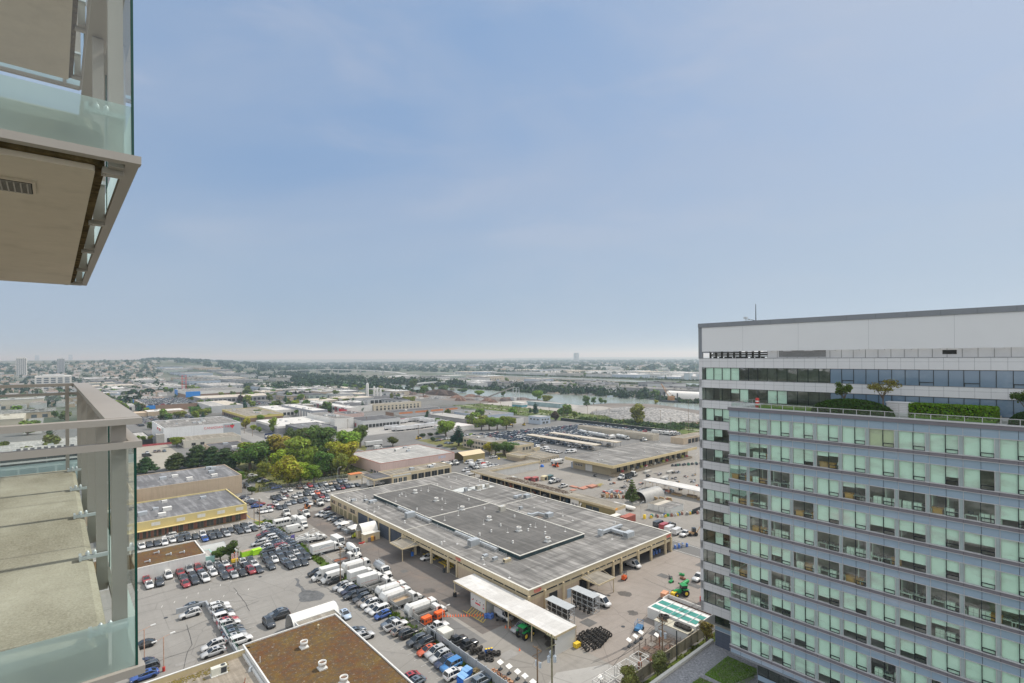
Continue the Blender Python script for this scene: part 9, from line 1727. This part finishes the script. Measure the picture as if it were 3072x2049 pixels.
# ---------------------------------------------------------------- the far town
fr=random.Random(77)
FW=[PALEG,PALEG,BLUEGREY,GREYWALL,TAN,MGREY,mat('far_cream',(.52,.46,.37),.8,.05,.1),mat('far_green_grey',(.36,.42,.38),.8,.05,.1)]
FRF=[ROOFL,mat('far_white_roof',(.52,.52,.51),.8,.15,.06),ROOFG,ROOFS,RT2,ROOFD,ROOFL]
FWN=['white','pale grey','blue-grey','concrete grey','tan','mid-grey','cream','grey-green'];FRN=['light grey','white','dark gravel','slate','buff','black','light grey']
far=[]
def farbox(zone,a,b,la,lb,h,wi=None,ri=None,kind='warehouse'):
 far.append([zone,a,b,la,lb,h,fr.randrange(len(FW))if wi is None else wi,fr.randrange(len(FRF))if ri is None else ri,kind])
 # Marine industrial strip to the left of the retail store and behind it
for i in range(10):farbox('left industrial strip',60+fr.uniform(-8,10),1180+i*95,fr.uniform(40,80),fr.uniform(40,85),fr.uniform(6,10))
farbox('left industrial strip',75,1165,30,300,8,0,1);farbox('left industrial strip',150,1280,60,240,7,1,0);farbox('left industrial strip',250,1240,70,160,7,0,0);farbox('left industrial strip',330,1120,80,150,7,1,1)
for i in range(8):farbox('sheds behind the superstore',270+i*22+fr.uniform(-6,6),930+(i%3)*85+fr.uniform(-10,10),fr.uniform(16,22),fr.uniform(40,70),fr.uniform(5,9))
for i in range(8):farbox('low sheds behind the grove',330+(i%4)*34,790+(i//4)*66,fr.uniform(22,32),fr.uniform(36,58),fr.uniform(5,8))
for i in range(5):farbox('blocks before the silos',215+i*32,640+(i%2)*40,26,34,fr.uniform(5,8))
for i in range(14):farbox('sheds left of river',300+(i%3)*48+fr.uniform(-8,8),900+(i//3)*70+fr.uniform(-10,10),fr.uniform(24,40),fr.uniform(34,56),fr.uniform(5,9))
for i in range(10):farbox('rows by the deck',262+(i%2)*34,690+(i//2)*62,28,46,fr.uniform(5,8))if i not in(2,3)else None
for i in range(12):farbox('far left strip',60+(i%4)*100+fr.uniform(-8,8),1520+(i//4)*130,70,80,fr.uniform(6,10))
# the river island
for i in range(5):
 farbox('river island',700+(i%2)*64,560+i*62,50,56,9,(1,3,5,1,3)[i],(2,3,2,0,5)[i])
for i in range(8):farbox('river island',800+(i%3)*52,470+i*58,46,54,fr.uniform(7,11),fr.choice((1,2,3,5)),fr.choice((0,2,3,5)))
farbox('river island',735,430,40,130,9,5,2);farbox('river island',705,760,40,150,8,5,5);farbox('river island',700,920,50,60,9,0,1);farbox('river island',660,860,24,40,9,0,1)
for i in range(8):farbox('river island',680+(i%3)*95+fr.uniform(-10,10),1010+i*54,70,44,fr.uniform(7,11))
# Richmond shore and beyond
for i in range(44):
 j,k=i%11,i//11;farbox('far shore district',1215+k*115+fr.uniform(-14,14),520+j*112+fr.uniform(-14,14),fr.uniform(55,95),fr.uniform(60,98),fr.uniform(7,11),fr.choice((0,0,1,1,2,3,6)),fr.choice((0,1,1,0,4,2)))
for i in range(7):farbox('far shore row',1205+(i%2)*24,585+i*19,16,15,fr.uniform(15,21),0,1,'apartment block')
for i in range(16):
 j,k=i%8,i//8;farbox('far left river district',330+k*130+fr.uniform(-20,20),1500+j*170+fr.uniform(-20,20),fr.uniform(60,95),fr.uniform(60,120),fr.uniform(7,12))
for i in range(20):farbox('distant plain',1900+fr.uniform(0,1500),700+i*150+fr.uniform(-40,40),fr.uniform(60,160),fr.uniform(60,160),fr.uniform(8,14),fr.choice((0,1,2)),fr.choice((0,1)))
# the left slope: low blocks, a road and two towers
for i in range(16):farbox('left slope',-60-(i%4)*105+fr.uniform(-12,12),640+(i//4)*150+fr.uniform(-20,20),fr.uniform(30,60),fr.uniform(30,70),fr.uniform(5,12),fr.choice((0,1,4,6)),None)
for z in sorted({f[0]for f in far}):
 lst=sorted([f for f in far if f[0]==z],key=lambda f:pxx(f[1]+f[3]/2,f[2]+f[4]/2))
 for i,(zn,a,b,la,lb,h,wi,ri,kd)in enumerate(lst):
  x,y=wxy(a,b);z0=max(0,hill(x,y)-1)
  t=thing('far_'+kd.replace(' ','_'),'%s %s, %s roof, %s from left in the %s'%(FWN[wi],kd,FRN[ri],ORD[i],zn),'building',a,b,z0,0,'buildings of the '+zn)
  m=MB();m.box(0,la,0,lb,0,h,0)
  n=int(lb/9)
  for k in range(n):m.box(-.1,0,2+k*9,7+k*9,.5 if k%2 else 2.5,4.2,1)
  n=int(la/9)
  for k in range(n):m.box(2+k*9,6.5+k*9,-.1,0,.5 if k%3 else 2.5,4.0,1)
  if kd=='apartment block':
   for q in range(int(h/3)):m.box(-.12,0,1,lb-1,q*3+1,q*3+2.3,1);m.box(1,la-1,-.12,0,q*3+1,q*3+2.3,1)
  m.build('wall',[FW[wi],mat('far_window',(.10,.12,.14),.4,.2,.1)if kd!='apartment block' else LBLUE],t);m=MB();m.box(-.2,la+.2,-.2,lb+.2,h,h+.5,0)
  rr=random.Random(int(a*3+b))
  for k in range(int(la*lb/700)+1):s_=rr.uniform(1,2.4);q1_,q2_=rr.uniform(4,la-4),rr.uniform(4,lb-4);m.box(q1_-s_,q1_+s_,q2_-s_,q2_+s_,h+.5,h+1.2+s_*.4,0)
  m.build('roof',[FRF[ri]],t)
def tower(label,a,b,la,lb,h,m0,n,cat='tower block',name='tower_block'):
 x,y=wxy(a,b);t=thing(name,label,cat,a,b,max(0,hill(x,y)-1));m=MB();m.box(0,la,0,lb,0,h,0);m.build('wall',[m0],t);m=MB()
 for k in range(n):
  z=2+k*(h-4)/n
  for q in range(5):m.box(-.15,0,lb*(.05+.19*q),lb*(.05+.19*q+.13),z,z+(h-4)/n*.6);m.box(la*(.05+.19*q),la*(.05+.19*q+.13),-.15,0,z,z+(h-4)/n*.6)
 o=m.build('window',[mat('far_window',(.10,.12,.14),.4,.2,.1)],t);o['kind']='stuff'
 m=MB();m.box(la*.2,la*.8,lb*.2,lb*.8,h,h+3);m.build('plant_room',[PALEG],t)
tower('pale slab apartment tower at the left edge above the balcony rail',-322,742,34,22,48,mat('tower_beige',(.42,.39,.34),.8,.06,.1),17)
tower('left of two white towers on the far left ridge',-100,2560,28,28,66,WALLW,18);tower('right of two white towers on the far left ridge',10,2560,22,22,60,PALEG,17);tower('brown tower left of the two white ones on the ridge',-220,2600,36,30,62,TAN,16)
tower('pale block by the road on the left slope',-30,1500,60,50,30,WALLW,6)
tower('thin lone tower far out on the plain',4700,4200,45,45,110,PALEG,20)
for i in range(9):tower('hazy skyline tower at the far left, %s from the left'%ORD[i],-4300+i*560+fr.uniform(-150,150),11500+i*200,60,60,(120,130,190,130,140,110,150,120,130)[i],PALEG,12)
hs_=sorted([o for o in COL.objects if o.get('label','').startswith('hazy skyline')],key=lambda o:o.location.x/o.location.y)
for i,o in enumerate(hs_):o['label']='hazy skyline tower at the far left, %s from the left'%ORD[i];o['group']='hazy skyline towers'
# left modern blocks seen through the balcony rail
t=bld('modern_office','modern white-framed office with dark ribbon windows behind the balcony rail','office',-24,18,386,420,10.5,WALLW,ROOFL,.8,None,3,op=[('b-',2,40,1,5.2,7.2,1,'ribbon_window',[WINGL,WALLW]),('b-',2,40,1,8.2,9.8,1,'ribbon_window',[WINGL,WALLW]),('b-',2,40,5,.3,4,1,'shopfront',[WINGL,DGREY])])
m=MB()
for k in range(9):m.box(8+k*2.9,9.8+k*2.9,20,20.4,10.6,12.6)
m.build('plant_screen',[DGREY],t)
t=bld('dark_frame_office','dark framed office at the left edge behind the balcony rail','office',-60,-27,392,440,12,DGREY,ROOFG,.5,None,2,op=[('b-',1,32,5,1,4,.8,'window',WD),('b-',1,32,5,6,9,.8,'window',WD)])
t=bld('white_long_store','long white store with a blue band on the left','store',52,84,1090,1150,7,WALLW,ROOFW,.5,(BLUEGREY,2.5),3)
t=bld('left_white_roof','low white-roofed building below the retail store lot on the left','building',-30,14,440,500,6,GREYWALL,ROOFL,.4,None,3)
# far steel bridges
def viaduct(label,a0,b0,a1,b1,h,n):
 t=thing('viaduct',label,'bridge',a0,b0);dx,dy=a1-a0,b1-b0;L_=math.hypot(dx,dy);an=math.atan2(dy,dx);m=MB();q=14;px,py=-dy/L_*q/2,dx/L_*q/2
 seg=16
 for k in range(seg):
  u0,u1=k/seg,(k+1)/seg;z0,z1=h*math.sin(math.pi*u0)**.6+1,h*math.sin(math.pi*u1)**.6+1
  m.loft([[(dx*u0-px,dy*u0-py,z0),(dx*u0+px,dy*u0+py,z0),(dx*u0+px,dy*u0+py,z0+2.6),(dx*u0-px,dy*u0-py,z0+2.6)],[(dx*u1-px,dy*u1-py,z1),(dx*u1+px,dy*u1+py,z1),(dx*u1+px,dy*u1+py,z1+2.6),(dx*u1-px,dy*u1-py,z1+2.6)]],0,False)
 m.build('deck',[PALEG],t)
 for k in range(1,n):u=k/n;m=MB();m.box(dx*u-2,dx*u+2,dy*u-3,dy*u+3,0,h*math.sin(math.pi*u)**.6+1);m.build('pier',[PALEG],t)
viaduct('long pale viaduct crossing the river in the hazy left centre',640,2350,1000,1750,17,7);viaduct('low railway bridge over the river branch behind the silos',588,1010,700,960,6,5)
# trees: single ones scattered through the town, then the far woods as one mass
zones=[('west of the retail store',-140,40,430,900,34),('on the left slope',-420,-40,500,1300,46),('along the industrial strip',60,320,980,1250,34),('between the inner sheds',200,460,600,1000,44),('round the retail lots',40,260,540,960,40),('beside the freight yard',255,420,372,470,14),('on the river island',650,960,430,1100,46),('by the far shore',1192,1290,560,1500,22),('behind the silos',400,480,880,1060,14)]
for zn,a0,a1,b0,b1,n in zones:
 pts=sorted([(fr.uniform(a0,a1),fr.uniform(b0,b1))for _ in range(n)],key=lambda p:pxx(*p));cn_={}
 for i,(a,b)in enumerate(pts):
  con=fr.random()<.22;k='c' if con else fr.choice('ggddd');r=fr.uniform(3.2,6.5)*(0.65 if con else 1);x,y=wxy(a,b);z0=max(0,hill(x,y)-.5)
  h=r*(3.4 if con else fr.uniform(1.7,2.5));plant(k,'farc' if con else 'far',a,b,z0+h,r,'%s %s tree %s, counted from the left'%(ORD[i],'pointed' if con else 'leafy',zn),'trees '+zn,z0,.1,None,'distant_tree')
def wood(name,label,spots,seed,nq,ls):
 rr=random.Random(seed);groups=[MB()for _ in range(3)]
 vs0=[(-1,-.5),(.2,-.8),(1,.3),(-.2,.8)]
 for(a,b,r,h,k)in spots:
  x0,y0=wxy(a,b);z0=hill(x0,y0)-.5;m=groups[k];con=rr.random()<.25
  for i in range(nq):
   z=rr.uniform(-.3,1);t=rr.uniform(0,6.283);q=(1-max(0,z)if con else math.sqrt(max(0,1-z*z)))*(1-.2*rr.random());p=Vector((x0+r*q*math.cos(t),y0+r*q*math.sin(t),z0+h*(.35+.65*z)))
   d=Vector((q*math.cos(t)+rr.uniform(-.6,.6),q*math.sin(t)+rr.uniform(-.6,.6),z+rr.uniform(-.3,.8))).normalized();s_=ls*r*rr.uniform(.6,1.2);u=d.orthogonal().normalized();w_=d.cross(u)
   m.face([p+u*(c*s_)+w_*(e*s_)for c,e in vs0])
 for k,m in enumerate(groups):
  if m.f:o=m.build(name,[LEAF]);o.color=[(.026,.055,.02,1),(.045,.078,.025,1),(.065,.09,.03,1)][k];tag(o,label,'wood',None,'stuff')
sp=[]
for _ in range(1500):
 b=fr.uniform(900,3900);a=fr.uniform(-.42*b-150,.13*b);sp.append((a,b,fr.uniform(5,9),fr.uniform(8,15),fr.choice((0,0,1,2))))
wood('ridge_wood','wooded slope of the far left ridge',sp,1,26,.42)
sp=[]
for _ in range(500):
 t=fr.random();sp.append((fr.choice((632,1300,655,500))+fr.uniform(-15,25),fr.uniform(900,2100),fr.uniform(5,9),fr.uniform(9,19),fr.choice((0,0,1))))
for _ in range(160):sp.append((fr.uniform(300,460),fr.gauss(1130,60),fr.uniform(5,8),fr.uniform(8,15),fr.choice((0,1))))
for _ in range(120):sp.append((fr.uniform(640,690),fr.uniform(450,800),fr.uniform(4,7),fr.uniform(8,17),fr.choice((0,0,1))))
wood('shore_wood','tree belts along the far river shores',sp,2,30,.40)
sp=[]
for _ in range(3200):
 b=fr.uniform(300,7000);a=fr.uniform(1650,7000);sp.append((a,b,fr.uniform(8,20),fr.uniform(9,20),fr.choice((0,0,1,2))))
for _ in range(450):sp.append((fr.uniform(500,1700),fr.uniform(2200,5200),fr.uniform(8,18),fr.uniform(9,18),fr.choice((0,0,1))))
wood('plain_wood','hazy trees spread over the far plain',sp,3,16,.6)
# houses of the far plain and slope, too many to count
m=MB();hr=random.Random(5)
def house(a,b,s_):
 x,y=wxy(a,b);z=hill(x,y)-.3;la,lb,h=s_*hr.uniform(.8,1.5),s_*hr.uniform(.8,1.5),hr.uniform(4,7);c,s=math.cos(TH),math.sin(TH);k=hr.randrange(3)
 q=[(x+u*la*c-v*lb*s,y+u*la*s+v*lb*c)for u,v in((0,0),(1,0),(1,1),(0,1))]
 m.idx([(px,py,z)for px,py in q]+[(px,py,z+h)for px,py in q],[(0,1,5,4),(1,2,6,5),(2,3,7,6),(3,0,4,7)],k)
 r0=((q[0][0]+q[3][0])/2,(q[0][1]+q[3][1])/2,z+h+2.5);r1=((q[1][0]+q[2][0])/2,(q[1][1]+q[2][1])/2,z+h+2.5);v=[(px,py,z+h)for px,py in q]+[r0,r1]
 m.idx(v,[(0,1,5,4),(2,3,4,5),(1,2,5),(3,0,4)],3+hr.randrange(2))
for _ in range(1300):b=hr.uniform(900,3600);house(hr.uniform(-.42*b-120,.13*b),b,11)
for _ in range(1500):house(hr.uniform(1700,5200),hr.uniform(300,6000),hr.choice((12,14,30)))
tag(m.build('far_houses',[WALLW,PALEG,TAN,ROOFG,mat('far_brown_roof',(.22,.18,.16),.9,.1,.1)]),'hundreds of small houses dotted over the far plain and ridge','houses',None,'stuff')
# scattered yard stuff on far shores: logs, containers, parked vans that read as speckle
m=MB();hr=random.Random(6)
for _ in range(900):
 a,b=hr.choice(((hr.uniform(640,980),hr.uniform(400,1300)),(hr.uniform(1190,1700),hr.uniform(520,1800)),(hr.uniform(60,480),hr.uniform(900,1700)),(hr.uniform(300,430),hr.uniform(690,1000))))
 x,y=wxy(a,b);s_=hr.uniform(1.5,5);m.cbox(x,y,0,s_*hr.uniform(1,3),s_,hr.uniform(1,3),hr.randrange(5),TH+hr.choice((0,PI/2)))
tag(m.build('far_yard_speckle',[WALLW,MGREY,DARKST,TAN,BLUEGREY]),'parked vehicles and goods speckling the far industrial yards','yard goods',None,'stuff')
